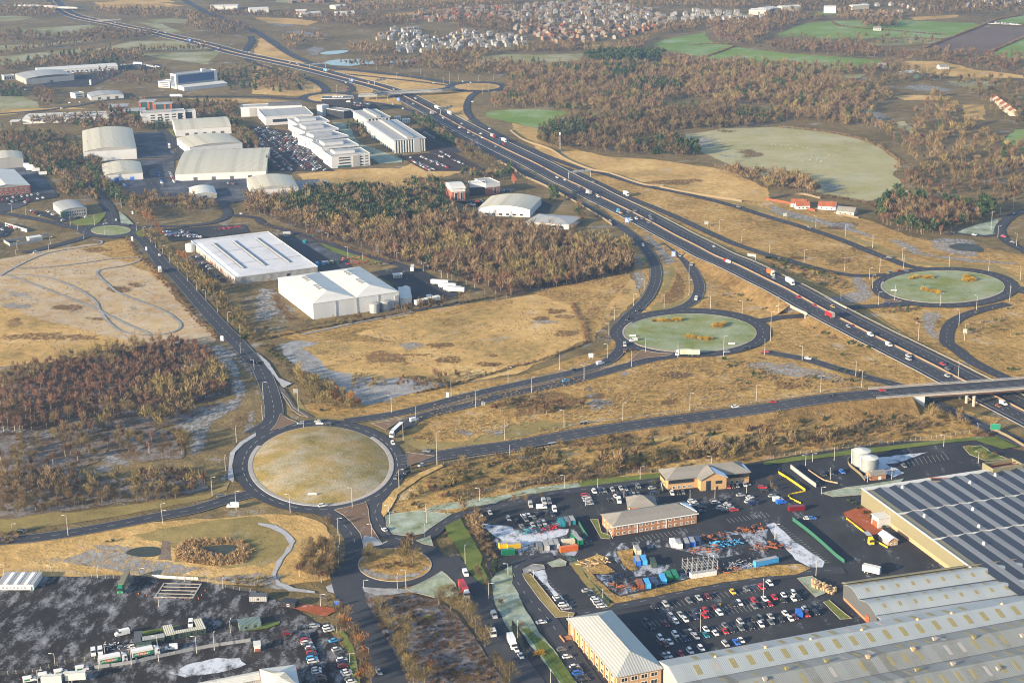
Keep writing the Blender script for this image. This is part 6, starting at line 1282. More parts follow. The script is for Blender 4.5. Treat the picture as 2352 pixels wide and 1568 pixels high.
vans('t32',(60,-10),"90,1457,w|white van by the yellow barrier gate\n120,1482,b|blue van tucked beside the white one at the yellow gate\n1110,35,w,44,20|white van on the motorway above the overpass\n2160,574,w,44,20|white van on the motorway under the overpass",z=.6)
vans('t31',(44,22),"940,1510,w,44,22,2|white van on the motorway below the right hand roundabout")
vans('t21',(-10,36),"1690,1177,w|white van with yellow flash curving onto the green roundabout\n1115,1560,w,-30,4|white van on the near left rim of the green roundabout")
vans('t13',(22,44),"1925,570,w|white van just past the small roundabout\n2187,954,s|silver pickup following the white flatbed lorry")
vans('t11',(20,-3),"1598,1160,w|white van at the foot of the lorry yard")
# lorries
def lorry(loc,rz,label,cab='white',body='white',L=13.6,artic=True,kind='box',load=None,top=None,text=None,group=None,name='lorry'):
 r=empty(name,loc,rz,label,'lorry',group);w=1.25;f=L/2+1.3
 x0,x1=-L/2,L/2
 if kind!='flat':
  MB().box(x0,x1,-w,w,1.1,3.95).build('trailer_body' if artic else 'box_body',PAINT[body]if body in PAINT else M[body],r)
  if top:MB().box(x0+.05,x1-.05,-w+.03,w-.03,3.96,4.04).build('roof_panel',PAINT[top]if top in PAINT else M[top],r)
  MB().box(x0-.04,x0-.005,-w+.1,w-.1,1.2,3.85).build('rear_door',M['clad_grey'],r)
 else:
  MB().box(x0,x1,-w,w,1.0,1.25).build('flat_bed',M['timber'],r)
  if load:MB().box(x0+1,x1-2.5,-.9,.9,1.26,2.0).bar((x0+.8,-.6,2.1),(x1-2,-.6,2.1),.3,6).bar((x0+.8,.5,2.15),(x1-2,.5,2.15),.35,6).build('steel_load',M['black'],r)
 MB().box(x0+.3,x1+2.4,-.5,.5,.7,1.0).build('chassis',M['black'],r)
 cb=MB();c0=x1+.55;cb.hexa([(c0,-w+.02,.5),(c0+2.2,-w+.02,.5),(c0+2.2,w-.02,.5),(c0,w-.02,.5)],[(c0,-w+.08,3.1),(c0+2.0,-w+.1,3.1),(c0+2.0,w-.1,3.1),(c0,w-.08,3.1)],0,True);cb.hexa([(c0+.05,-w+.2,3.1),(c0+1.7,-w+.25,3.1),(c0+1.7,w-.25,3.1),(c0+.05,w-.2,3.1)],[(c0+.05,-w+.25,3.85),(c0+.5,-w+.3,3.85),(c0+.5,w-.3,3.85),(c0+.05,w-.25,3.85)])
 cbo=cb.build('cab',PAINT[cab],r)
 MB().hexa([(c0+2.12,-1.1,1.75),(c0+2.18,-1.1,1.75),(c0+2.18,1.1,1.75),(c0+2.12,1.1,1.75)],[(c0+2.0,-1.05,2.85),(c0+2.09,-1.05,2.85),(c0+2.09,1.05,2.85),(c0+2.0,1.05,2.85)]).build('windscreen',M['glass'],cbo)
 for s in(-1,1):
  MB().box(c0+1.0,c0+1.85,s*1.22-.03,s*1.22+.03,1.8,2.7).build('side_window',M['glass'],cbo);MB().box(c0+2.16,c0+2.26,s*.95-.2,s*.95+.2,.75,1.0).build('headlight',M['headlight'],cbo)
  for x in([x0+1.2,x0+2.5,x0+3.8]if artic else[x0+1.5])+[c0+1.1]+([c0-1.6]if artic else[]):obj('wheel',WHEEL_BIG,None,r,(x,s*(w-.18),.52))
 if text:text(r,x0,x1,w)
 return r
def lettering(parent,s,size,mat,loc,rot,name='lettering'):
 cu=bpy.data.curves.new(name,'FONT');cu.body=s;cu.size=size;cu.extrude=.015;cu.align_x='CENTER'
 t=bpy.data.objects.new(name,cu);COL.objects.link(t);bpy.context.view_layer.update()
 me=bpy.data.meshes.new_from_object(t);bpy.data.objects.remove(t);me.materials.clear()
 o=obj(name,me,mat,parent);o.location=loc;o.rotation_euler=rot;return o
def jams(r,x0,x1,w):
 MB().box(x0+.4,x1-.1,-w-.03,-w-.004,1.15,2.9).build('green_curtain',PAINT['green'],r);MB().box(x0+2.2,x1-2.8,-w-.06,-w-.032,1.6,2.7).build('orange_panel',PAINT['orange'],r)
 lettering(r,"JAMS OR JABS?",1.05,M['sign_white'],((x0+x1)/2-.3,-w-.07,1.75),(R(90),0,0))
def haul(r,x0,x1,w):MB().box(x0+.3,x1-.3,-w-.03,-w-.004,1.3,3.7).build('dark_curtain',PAINT['dark blue'],r);lettering(r,"MACLEOD",1.2,M['sign_white'],(0,-w-.05,2.2),(R(90),0,0));MB().box(x0+.3,x1-.3,w+.004,w+.03,1.3,3.7).build('dark_curtain',PAINT['dark blue'],r)
def put(tile,x,y,d,lab,z=RZ,**k):
 p,rz=heading(tile,x,y,d,z);return lorry(p,rz,lab,**k)
put('t12',1300,830,(-60,56),"white cab articulated lorry with navy curtain trailer turning onto the big roundabout",body='dark blue',top='white',text=haul)
put('t13',1905,725,(34,62),"red container lorry with white cab rounding the small roundabout",body='red',L=10)
put('t13',2150,1085,(34,62),"white cab flatbed lorry with timber bed and dark steel load",kind='flat',load=1,L=7.5,artic=False)
put('t13',2345,1205,(30,62),"white box lorry cut by the tree row near the bottom road",L=6,artic=False)
put('t22',1590,122,(-60,2),"cream bulk lorry towing a drawbar trailer along the green roundabout",cab='white',body='cream',L=7,artic=False)
p,rz=heading('t22',1680,125,(-60,1),RZ);o=empty('drawbar_trailer',p,rz,"cream bulk trailer coupled behind the lorry on the green roundabout",'trailer');MB().box(-3,3,-1.25,1.25,1.1,3.9).build('trailer_body',PAINT['cream'],o);MB().box(-3,4.6,-.3,.3,.7,1.0).build('drawbar',M['black'],o)
for s in(-1,1):
 for x in(-1.8,1.8):obj('wheel',WHEEL_BIG,None,o,(x,s*1.07,.52))
put('t03',1145,665,(-34,70),"long green curtain sided lorry with green and gold cab in the black yard",z=.45,cab='green',body='clad_olive',L=13)
put('t03',1010,1385,(60,-12),"green and white food lorry with orange lettering, left of the pair by the fence",z=.45,body='white',L=8.6,artic=False,text=jams)
put('t03',1310,1322,(60,-12),"green and white food lorry with orange lettering, right of the pair by the fence",z=.45,body='white',L=8.6,artic=False,text=jams)
put('t01',1470,930,(-12,-60),"white box lorry pulled in on the tree-lined road",body='white',L=8,artic=False)
put('t21',1043,222,(40,20),"white box lorry alone on the motorway off slip",L=6,artic=False)
put('t21',710,215,(-40,-20),"white and dark tanker lorry on the motorway above the curved roof hall",body='clad_grey',L=6,artic=False)
put('t21',995,392,(-40,-20),"blue cab flatbed lorry on the motorway by the first blue sign",cab='sky blue',kind='flat',L=7,artic=False)
put('t31',18,948,(44,26),"orange and white lorry on the motorway left of the white box lorry",body='orange',L=7,artic=False,z=5.9)
put('t31',195,1030,(44,26),"white box lorry on the motorway above the underpass",L=8,artic=False,z=6.4)
put('t31',577,1345,(-44,-24),"red box lorry on the near motorway lanes past the underpass",body='red',top='beige',cab='red',L=7,artic=False,z=5.2)
put('t10',1660,998,(40,16),"white articulated lorry, first to pass the sign gantry below the far roundabout",L=9);put('t10',1775,1048,(40,18),"white lorry just past the sign gantry on the far motorway",L=8,artic=False)
put('t10',2172,1258,(36,17),"red and white tanker lorry on the far motorway",cab='red',body='silver',L=7,artic=False);put('t10',2275,1298,(36,17),"white box lorry below the red tanker on the far motorway",L=8,artic=False)
put('t10',635,652,(40,14),"pale blue lorry on the far motorway by the pond",body='sky blue',L=9);put('t10',1620,1050,(-36,-17),"dark lorry on the near side lanes of the far motorway",body='grey',L=7,artic=False)
put('t00',1610,890,(60,-1),"white articulated lorry on the road behind the orange glass offices",L=13.6);put('t00',1262,592,(60,2),"white lorry with red badge in the far delivery yard",L=12,artic=False)
put('t00',1735,378,(40,12),"blue lorry on the far upper left motorway",body='blue',L=11);put('t00',1555,1350,(4,40),"white lorry parked at the edge of the blue tarmac yard",L=7,artic=False)
p,rz=heading('t33',912,262,(34,34),.5);lorry(p,rz,"yellow and black delivery truck stopped at the yellow barriers",cab='yellow',body='black',top='silver',L=4.8,artic=False)
p,rz=heading('t21',1985,855,(-40,-22),3.2);o=lorry(p,rz,"red and white cement mixer on the motorway near the gantry sign",cab='red',kind='flat',L=6,artic=False,name='mixer_lorry');MB().bar((-2.6,0,2.6),(2.4,0,2.2),1.25,10).build('mixer_drum',PAINT['white'],o)
def trailer(tile,x,y,d,lab,L=13.6,body='white',z=.5,group=None,name='trailer'):
 p,rz=heading(tile,x,y,d,z);o=empty(name,p,rz,lab,'trailer',group);MB().box(-L/2,L/2,-1.25,1.25,1.1,3.95).build('trailer_body',PAINT[body]if body in PAINT else M[body],o);MB().box(-L/2+.05,L/2-.05,-1.2,1.2,3.96,4.03).build('roof_panel',M['roof_white'],o)
 for s in(-1,1):
  for q in(-L/2+1.2,-L/2+2.5):obj('wheel',WHEEL_BIG,None,o,(q,s*1.07,.52))
  MB().box(L/2-2.6,L/2-2.4,s*.9-.1,s*.9+.1,0,1.1).build('landing_leg',M['black'],o)
for i,(x,y)in enumerate(((1688,1045),(1758,1075),(1803,1102),(1835,1112))):trailer('t11',x,y,(60,4),"white box trailer parked by the wood, %s in the staggered row of four"%("leftmost","second","third","last")[i],group='white trailers by the wood')
trailer('t11',1388,1110,(40,26),"white trailer parked in the middle of the lorry yard",8);trailer('t11',1437,915,(-12,44),"grey sided trailer by the lorry yard gate",10)
for i in range(7):trailer('t11',1478+i*32,1235-i*7,(20,12),"small white box trailer, %s in the row of seven at the lorry yard fence"%nth(i),4,group='small white trailers along the yard fence')
for i,(x,y)in enumerate(((265,1535),(235,1555))):pass
for i,(x,y)in enumerate(((245,1530),(270,1545),(290,1565))):trailer('t00',x,y,(60,2),"white trailer in the blue yard at the left edge, %s of three"%("rear","middle","front")[i],11,group='white trailers at the left edge yard')
for i,(x,y)in enumerate(((330,8),(395,40))):trailer('t01',x,y,(60,-4),"white lorry trailer on blue tarmac above the left car park, %s of two"%("farther","nearer")[i],8)
trailer('t03',480,1575,(60,-4),"pale grey box trailer at the bottom left edge, left of two",8,'roof_white');trailer('t03',700,1545,(60,-4),"pale grey box trailer at the bottom left edge with round badge, right of two",8,'roof_white')
trailer('t33',950,560,(60,14),"white trailer top rising behind the ridge of the factory block",8)
# containers, skips and stock in the compounds
def container(tile,x,y,d,col,lab,L=6.06,z=.45,cat='container',group='shipping containers in the compounds',open_top=False):
 p,rz=heading(tile,x,y,d,z);o=empty('shipping_container',p,rz,lab,cat,group);mt=PAINT[col]if col in PAINT else M[col]
 mb=MB();n=int(L/.3)
 for s in(-1,1):
  for k in range(n):mb.box(-L/2+.1+k*(L-.2)/n,-L/2+.1+(k+.55)*(L-.2)/n,s*1.16,s*1.22,.2,2.4)
 mb.box(-L/2+.05,L/2-.05,-1.16,1.16,.1,2.42)
 for a in(-1,1):
  for b_ in(-1,1):mb.box(a*L/2-.09,a*L/2+.09,b_*1.15-.09,b_*1.15+.09,0,2.6)
 mb.build('body',mt,o);MB().box(-L/2+.05,L/2-.05,-1.1,1.1,2.5,2.56).build('roof',mt if random.random()<.6 else M['roof_grey'],o)
 for s in(-.58,.58):MB().box(-L/2-.06,-L/2-.005,s-.54,s+.54,.15,2.4).build('door',mt,o)
for t,x,y,d,c,lab in(('t23',252,330,(26,66),'grey',"grey container, leftmost of the row of four by the orange one"),('t23',312,325,(26,66),'silver',"pale container, second in the row of four"),('t23',357,315,(26,66),'dark blue',"dark blue container, third in the row of four"),('t23',405,307,(26,66),'silver',"pale container, right end of the row of four"),('t23',515,292,(66,-8),'cream',"cream cabin container with a window beside the yellow-green store"),('t23',455,110,(22,40),'teal',"teal and lime store unit, left of three in the corner"),('t23',503,100,(22,40),'grey',"grey and lime store unit, middle of three in the corner"),('t23',550,92,(22,40),'teal',"teal and lime store unit, right of three in the corner"),('t23',1150,465,(26,60),'blue',"bright blue container, left of the bank edge pair"),('t23',1207,458,(26,60),'sky blue',"snow topped blue container beside the bright blue one"),('t23',1295,480,(20,50),'clad_green',"dark green box container behind the yellow skip"),('t23',1150,365,(26,50),'roof_tan',"pinkish white container above the blue pair"),('t23',1480,300,(26,50),'white',"white container with rusty roof, left of two"),('t23',1530,308,(26,50),'white',"white container with rusty roof, right of two"),('t23',1600,300,(20,48),'dark blue',"dark blue container, left in the trio by the scrap heap"),('t23',1652,288,(20,48),'blue',"blue container, middle in the trio by the scrap heap"),('t23',1702,278,(20,48),'dark blue',"dark blue container, right in the trio by the scrap heap"),('t23',1178,678,(26,60),'rust brown',"red and white container by the rusty frames"),('t23',1240,672,(26,60),'sky blue',"light blue container right of the red one"),('t23',1293,660,(26,60),'dark blue',"slate blue container with open door beam"),('t23',1385,628,(26,60),'sky blue',"faded blue container near the green pair"),('t23',1437,602,(26,60),'green',"green container with brown roof"),('t23',1492,592,(26,60),'green',"green container, right of the green pair"),('t13',2290,320,(60,-8),'yellow',"yellow corrugated container at the left end of the compound"),('t13',2315,380,(40,-4),'green',"green and blue striped box below the yellow container"),('t23',15,325,(40,-6),'yellow',"yellow container stub at the compound corner")):
 container(t,x,y,d,c,lab)
container('t23',520,350,(66,-10),'orange',"bright orange container lying across the compound front",12.2 if 0 else 8.5);container('t23',597,262,(46,46),'green',"long lime green and yellow store with brown roof by the green fence",9.5)
container('t23',1755,585,(66,-10),'white',"long white container under the scaffold racks",12.0);container('t23',2330,470,(66,-14),'sky blue',"long pale blue container at the compound end",12.0)
container('t32',260,1545,(66,-6),'dark red',"maroon container by the lay-by",8);container('t33',285,945,(20,44),'blue',"blue and white exhibition trailer among parked cars",4,cat='trailer',group=None)
container('t11',453,662,(20,6),'teal',"teal container behind the snow dusted warehouse",4)
for i,(x,y,c)in enumerate(((562,865,'sky blue'),(620,858,'sky blue'),(655,855,'grey'),(697,850,'clad_green'),(740,845,'clad_green'))):container('t11',x,y,(14,12),c,"%s in the row of five skips behind the white warehouse"%("blue box, first","blue box, second","grey box, third","dark green box, fourth","dark green box, last")[i],4)
# trees, hedges, scrub
rng=np.random.default_rng(11)
def unit(n):
 v=rng.normal(size=(n,3));return v/np.linalg.norm(v,axis=1)[:,None]
def crown(H,Wd,base,n,wl,kind='bare',lumps=8):
 """shards (n,3,3): twigs or needle sprays gathered in clumps through the crown"""
 cz=(base+1)/2*H;rz=(1-base)/2*H
 if kind=='cone':
  t=rng.random(n)**.75;zc=H*(base+(1-base)*(1-t));r=Wd/2*t*np.sqrt(rng.random(n)*.7+.3);a=rng.random(n)*6.283
  p=np.stack([r*np.cos(a),r*np.sin(a),zc],1);d=np.stack([np.cos(a),np.sin(a),-.35+0*a],1)
 else:
  u=unit(lumps)*(rng.random(lumps)**.4)[:,None];lc=u*[Wd*.36,Wd*.36,rz*.68]+[0,0,cz]
  lr=Wd*(.20+.12*rng.random(lumps));k=rng.integers(0,lumps,n);s=unit(n)*(rng.random(n)**.45)[:,None]
  p=lc[k]+s*lr[k][:,None]*[1,1,1.1*max(.6,rz*1.5/Wd)]
  d=(p-[0,0,base*H])/H+s*.5+[0,0,.35 if kind=='bare' else.1]
 d=d/np.linalg.norm(d,axis=1)[:,None]+unit(n)*.35;d/=np.linalg.norm(d,axis=1)[:,None]
 w,l=wl;sd=np.cross(d,unit(n));sd/=np.linalg.norm(sd,axis=1)[:,None]
 w=w*(.6+.8*rng.random(n))[:,None];l=l*(.6+.8*rng.random(n))[:,None]
 return np.stack([p-sd*w/2-d*l*.3,p+sd*w/2-d*l*.3,p+d*l*.7],1)
def trunk_mb(H,base,r,limbs=5,spread=.3,z0=0.0):
 mb=MB();mb.hexa([(r*math.cos(k*1.0472),r*math.sin(k*1.0472),-.2)for k in range(6)],[(r*.35*math.cos(k*1.0472),r*.35*math.sin(k*1.0472),H*.72)for k in range(6)])
 for i in range(limbs):
  a=i*2.4+random.random();z=H*(base+.08+.07*i);L=H*spread*(1-.08*i)
  e=Vector((math.cos(a)*L*.75,math.sin(a)*L*.75,z+L*.75));s=Vector((0,0,z));d=e-s;q=d.orthogonal().normalized();w_=d.normalized().cross(q);rr=r*.42
  mb.hexa([s+(q*math.cos(k*1.571)+w_*math.sin(k*1.571))*rr for k in range(4)],[e+(q*math.cos(k*1.571)+w_*math.sin(k*1.571))*rr*.25 for k in range(4)])
 return mb
def shard_mesh(name,T,mat):
 n=len(T);me=bpy.data.meshes.new(name);V=T.reshape(-1,3).astype(np.float32)
 me.vertices.add(n*3);me.vertices.foreach_set("co",V.ravel());me.loops.add(n*3);me.loops.foreach_set("vertex_index",np.arange(n*3,dtype=np.int32))
 me.polygons.add(n);me.polygons.foreach_set("loop_start",np.arange(0,n*3,3,dtype=np.int32));me.polygons.foreach_set("loop_total",np.full(n,3,np.int32));me.update(calc_edges=True);me.materials.append(M[mat]);return me
SPEC={'brown':((9,13),.68,.2,460,(.17,1.5),'twig_brown','bare','bark'),'red':((8,11),.52,.24,400,(.15,1.3),'twig_red','bare','bark_pale'),'olive':((8,12),.8,.10,520,(.15,1.4),'twig_olive','bare','bark'),'orange':((8,11),.62,.12,340,(.30,1.0),'twig_orange','bare','bark'),'pine':((10,15),.52,.30,420,(.48,1.25),'needle','leaf','bark'),'fir':((9,15),.42,.06,420,(.45,1.3),'needle','cone','bark'),'shrub':((2.2,4.2),1.2,.02,260,(.30,.65),'shrub','leaf',None),'bramble':((1.4,2.8),1.6,.0,230,(.10,.8),'twig_brown','bare',None),'bramble_red':((1.2,2.6),1.5,.0,230,(.10,.8),'twig_red','bare',None),'willow':((3,6),1.1,.03,300,(.11,1.1),'twig_olive','bare',None),'young_pine':((2.2,4.2),.9,.02,260,(.30,.7),'needle','cone',None),'gorse':((1.6,2.4),2.2,.0,500,(.16,.8),'gorse','bare',None),'bright':((2.5,4),1.1,.02,320,(.35,.6),'shrub_bright','leaf',None),'tuft':((.4,.8),1.5,.0,60,(.12,.55),'tuft','bare',None),'reed':((1.6,2.4),.9,.0,60,(.14,1.2),'reed','bare',None)}
PROTO={}
def proto(sp,v):
 if(sp,v)not in PROTO:
  (h0,h1),wr,base,n,wl,mat,kind,bark=SPEC[sp];H=h0+(h1-h0)*(v+.5)/4.0
  T=crown(H,H*wr,base,n,wl,kind,6+v*2);cr=shard_mesh('crown',T,mat);tr=None
  if bark:tr=finish(trunk_mb(H,base,H*.018+.06,0 if kind=='cone' else 5,wr*.5),'trunk',M[bark])
  PROTO[(sp,v)]=(cr,tr,H)
 return PROTO[(sp,v)]
CAT={'brown':'tree','red':'tree','olive':'tree','orange':'tree','pine':'tree','fir':'tree'}
NM={'brown':'bare_tree','red':'birch_tree','olive':'olive_bare_tree','orange':'beech_tree','pine':'pine_tree','fir':'fir_tree','gorse':'golden_shrub','bright':'evergreen_shrub','shrub':'evergreen_shrub','willow':'willow_bush','bramble':'bare_bush','bramble_red':'bare_bush','young_pine':'young_pine'}
N_TREE=[0]
def tree(p,sp,label,sc=1.0,group=None,z=None):
 v=random.randrange(4);cr,tr,H=proto(sp,v);N_TREE[0]+=1;p=Vector((p[0],p[1],0 if z is None else z));rz=random.uniform(0,6.28)
 if tr is None:
  o=obj(NM[sp],cr,None,None,p,rz);o.scale=(sc*random.uniform(.9,1.15),sc*random.uniform(.9,1.15),sc);return tag(o,label,CAT.get(sp,'bush'),group)
 r=empty(NM[sp],p,rz,label,CAT.get(sp,'bush'),group);r.scale=(sc,sc,sc*random.uniform(.92,1.1));obj('trunk',tr,None,r);obj('crown',cr,None,r);return r
def row(s,sp,desc,sc=1.0,z=None):
 """named trees one by one along a line of the picture: every base point is listed"""
 pts=[G(p)for p in P(s)];g=desc
 for i,p in enumerate(pts):
  q=sp[i%len(sp)]if isinstance(sp,(list,tuple))else sp
  w={'brown':'bare brown tree','red':'reddish bare birch','olive':'olive twigged bare tree','orange':'orange leaved tree','pine':'dark pine','fir':'dark conical fir','shrub':'dark evergreen shrub','willow':'olive bare bush','bramble':'brown bare bush','bramble_red':'reddish bare bush','gorse':'golden yellow shrub clump','bright':'bright yellow-green shrub','young_pine':'young green pine'}[q]
  tree(p,q,"%s, %s %s"%(w,nth(i),desc),sc*random.uniform(.85,1.15),g,z)
LOW={}
def low(sp,v,n):
 k=(sp,v,n)
 if k not in LOW:
  (h0,h1),wr,base,n0,wl,mat,kind,bark=SPEC[sp];H=h0+(h1-h0)*(v+.5)/4.0;f=(n0/n)**.5
  T=crown(H,H*wr,base,n,(wl[0]*1.3*f**1.15,wl[1]*f**.75),kind,5+v)
  B=None
  if bark:
   r=.16 if bark=='bark_pale' else.2
   B=np.array([[[-r,0,-.1],[r,0,-.1],[0,0,H*.8]],[[0,-r,-.1],[0,r,-.1],[0,0,H*.8]]])
  LOW[k]=(T,B,mat,bark)
 return LOW[k]
def inside(xy,poly):
 x,y=xy[:,0],xy[:,1];r=np.zeros(len(xy),bool);j=len(poly)-1
 for i in range(len(poly)):
  xi,yi,xj,yj=*poly[i],*poly[j]
  c=((yi>y)!=(yj>y))&(x<(xj-xi)*(y-yi)/(yj-yi+1e-12)+xi);r^=c;j=i
 return r
def scatter(s,spacing,clump=0.0,polys=None):
 out=[]
 for q in(polys or[s]):
  poly=[(p.x,p.y)for p in(G(w)for w in P(q))];a=np.array(poly);lo,hi=a.min(0),a.max(0)
  gx,gy=np.meshgrid(np.arange(lo[0],hi[0]+spacing,spacing),np.arange(lo[1],hi[1]+spacing,spacing));xy=np.stack([gx.ravel(),gy.ravel()],1)+rng.uniform(-.48,.48,(gx.size,2))*spacing
  xy=xy[inside(xy,poly)]
  if clump:
   f=sum(np.sin(xy[:,0]*fx+ph)*np.sin(xy[:,1]*fy+ph*2)for fx,fy,ph in((.11,.07,1),(.05,.13,2.3),(.21,.17,.4)))
   xy=xy[f+rng.normal(size=len(xy))*.45>clump]
  out.append(xy)
 return np.vstack(out)
def forest(name,label,xy,mix,n=70,sc=(.8,1.2),zs=None):
 """a wood that reads as one mass: thousands of small shards in one mesh, one tint per tree"""
 if len(xy)==0:return
 by={};sps=[m[0]for m in mix];ws=np.array([m[1]for m in mix],float);ws/=ws.sum();ch=rng.choice(len(sps),len(xy),p=ws)
 f=np.sin(xy[:,0]*.045+1)*np.sin(xy[:,1]*.037+2)+.6*np.sin(xy[:,0]*.11)*np.sin(xy[:,1]*.09+1);order=np.argsort(np.argsort(f+rng.normal(size=len(xy))*.35))/len(xy);ch=np.searchsorted(np.cumsum(ws)-1e-9,order)
 tris=[];mi=[];tint=[];mats=[]
 for ci,sp in enumerate(sps):
  for v in range(4):
   idx=np.where((ch==ci)&(rng.integers(0,4,len(xy))==v))[0]if v<0 else np.where(ch==ci)[0][v::4]
   if len(idx)==0:continue
   T,B,mat,bark=low(sp,v,n)
   a=rng.random(len(idx))*6.283;s=rng.uniform(sc[0],sc[1],len(idx));c_,s_=np.cos(a),np.sin(a);R_=np.zeros((len(idx),3,3));R_[:,0,0]=c_*s;R_[:,0,1]=-s_*s;R_[:,1,0]=s_*s;R_[:,1,1]=c_*s;R_[:,2,2]=s*rng.uniform(.9,1.12,len(idx))
   off=np.column_stack([xy[idx],np.zeros(len(idx))if zs is None else zs[idx]]);tn=rng.random(len(idx))*.55
   for Q,mt in((T,mat),(B,bark)):
    if Q is None:continue
    q=np.einsum('nij,tkj->ntki',R_,Q)+off[:,None,None,:];tris.append(q.reshape(-1,3,3));k=len(Q)*len(idx)
    if M[mt]not in mats:mats.append(M[mt])
    mi.append(np.full(k,mats.index(M[mt]),np.int32));tint.append(np.repeat(tn,len(Q)*3))
 T=np.concatenate(tris);me=shard_mesh(name,T,'bark');me.materials.clear()
 for m in mats:me.materials.append(m)
 me.polygons.foreach_set("material_index",np.concatenate(mi));at=me.attributes.new("tint",'FLOAT','POINT');at.data.foreach_set("value",np.concatenate(tint).astype(np.float32))
 o=obj(name,me);return tag(o,label,None,None,'stuff')
# woods
S=lambda*a,**k:scatter(*a,**k)
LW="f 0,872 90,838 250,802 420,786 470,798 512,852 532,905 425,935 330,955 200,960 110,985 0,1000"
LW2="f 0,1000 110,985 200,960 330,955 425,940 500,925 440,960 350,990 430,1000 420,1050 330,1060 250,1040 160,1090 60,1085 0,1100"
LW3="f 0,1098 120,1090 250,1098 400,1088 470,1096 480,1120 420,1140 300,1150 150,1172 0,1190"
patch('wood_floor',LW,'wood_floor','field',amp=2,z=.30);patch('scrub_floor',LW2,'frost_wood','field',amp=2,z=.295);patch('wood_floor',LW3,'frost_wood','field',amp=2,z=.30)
def split_wood(poly,spacing,n_ind,mix,desc,label,n=90,sc=(.8,1.15),clump=0.0):
 """the nearest trees of a wood one by one, the rest as one mass"""
 xy=S(poly,spacing,clump);o=np.argsort(xy[:,1]);near,rest=xy[o[:n_ind]],xy[o[n_ind:]]
 sps=[m[0]for m in mix];ws=np.array([m[1]for m in mix],float);ws/=ws.sum()
 w={'brown':'bare brown tree','red':'reddish bare birch tree','olive':'rounded olive bare tree','willow':'olive bare bush','bramble':'low brown bush','pine':'dark pine','orange':'orange tree','bramble_red':'low reddish bush','shrub':'dark evergreen shrub','young_pine':'young green pine'}
 for p in near:
  sp=sps[int(rng.choice(len(sps),p=ws))];tree(p,sp,"%s %s"%(w[sp],desc),float(rng.uniform(*sc)),desc)
 forest('woodland',label,rest,mix,n,sc)
split_wood(LW,5.2,60,(('red',7),('brown',2),('olive',1.6)),"in the dark front edge of the red brown wood","red brown birch wood left of the big roundabout",110,(.5,.95))
split_wood(LW2,6.0,60,(('olive',4),('brown',3),('red',2),('willow',3)),"in the open frosted scrub left of the big roundabout","olive and brown scrub trees in the frosted ground",120,(.6,1.0),-.25)
split_wood(LW3,4.6,55,(('brown',5),('red',1),('olive',2),('willow',2)),"in the thicket above the western road","brown thicket above the western road",110,(.5,.8))
row("t02 1258,1470 1347,1462 1437,1448 1528,1440 1612,1432",'olive',"of five slim trees in the row above the western road",.55)
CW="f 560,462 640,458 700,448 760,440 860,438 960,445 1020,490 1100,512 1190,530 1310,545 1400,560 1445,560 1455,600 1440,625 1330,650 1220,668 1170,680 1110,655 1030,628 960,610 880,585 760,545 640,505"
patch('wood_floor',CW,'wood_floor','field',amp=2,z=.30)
xy=S(CW,5.6);forest('woodland',"brown bare wood in the middle, between the warehouses and the motorway",xy,(('brown',6),('red',2.5),('olive',4)),110,(.6,1.25))
xy=S("f 640,478 700,452 760,442 860,440 930,452 1010,470 1060,495 1040,512 980,508 900,520 820,510 740,520 680,500",4.7,-.8);forest('pine_grove',"dark green pines along the top of the middle wood",xy,(('pine',1),),150,(.8,1.05))
xy=S("t11 900,560 1100,620 1400,820 1900,900 2000,1000 1800,1020 1500,840 1100,700",14);forest('pine_grove',"scattered small pines in the middle wood",xy,(('pine',1),),120,(.5,.8))
row("t11 1340,800 1400,815 1520,860 1580,900 1640,935 1700,960 1760,985 1850,1010 1930,1040 2010,1080 2100,1120 2200,1150 2300,1165",['red','brown','red'],"along the wood's edge by the lorry yard",.85)
row("t21 60,1060 150,1050 250,1040 330,1030 450,1010 560,990 660,975 770,960 880,940 960,925 1040,905 1080,860",['brown','olive','brown'],"along the wood's south edge by the straw field",.85)
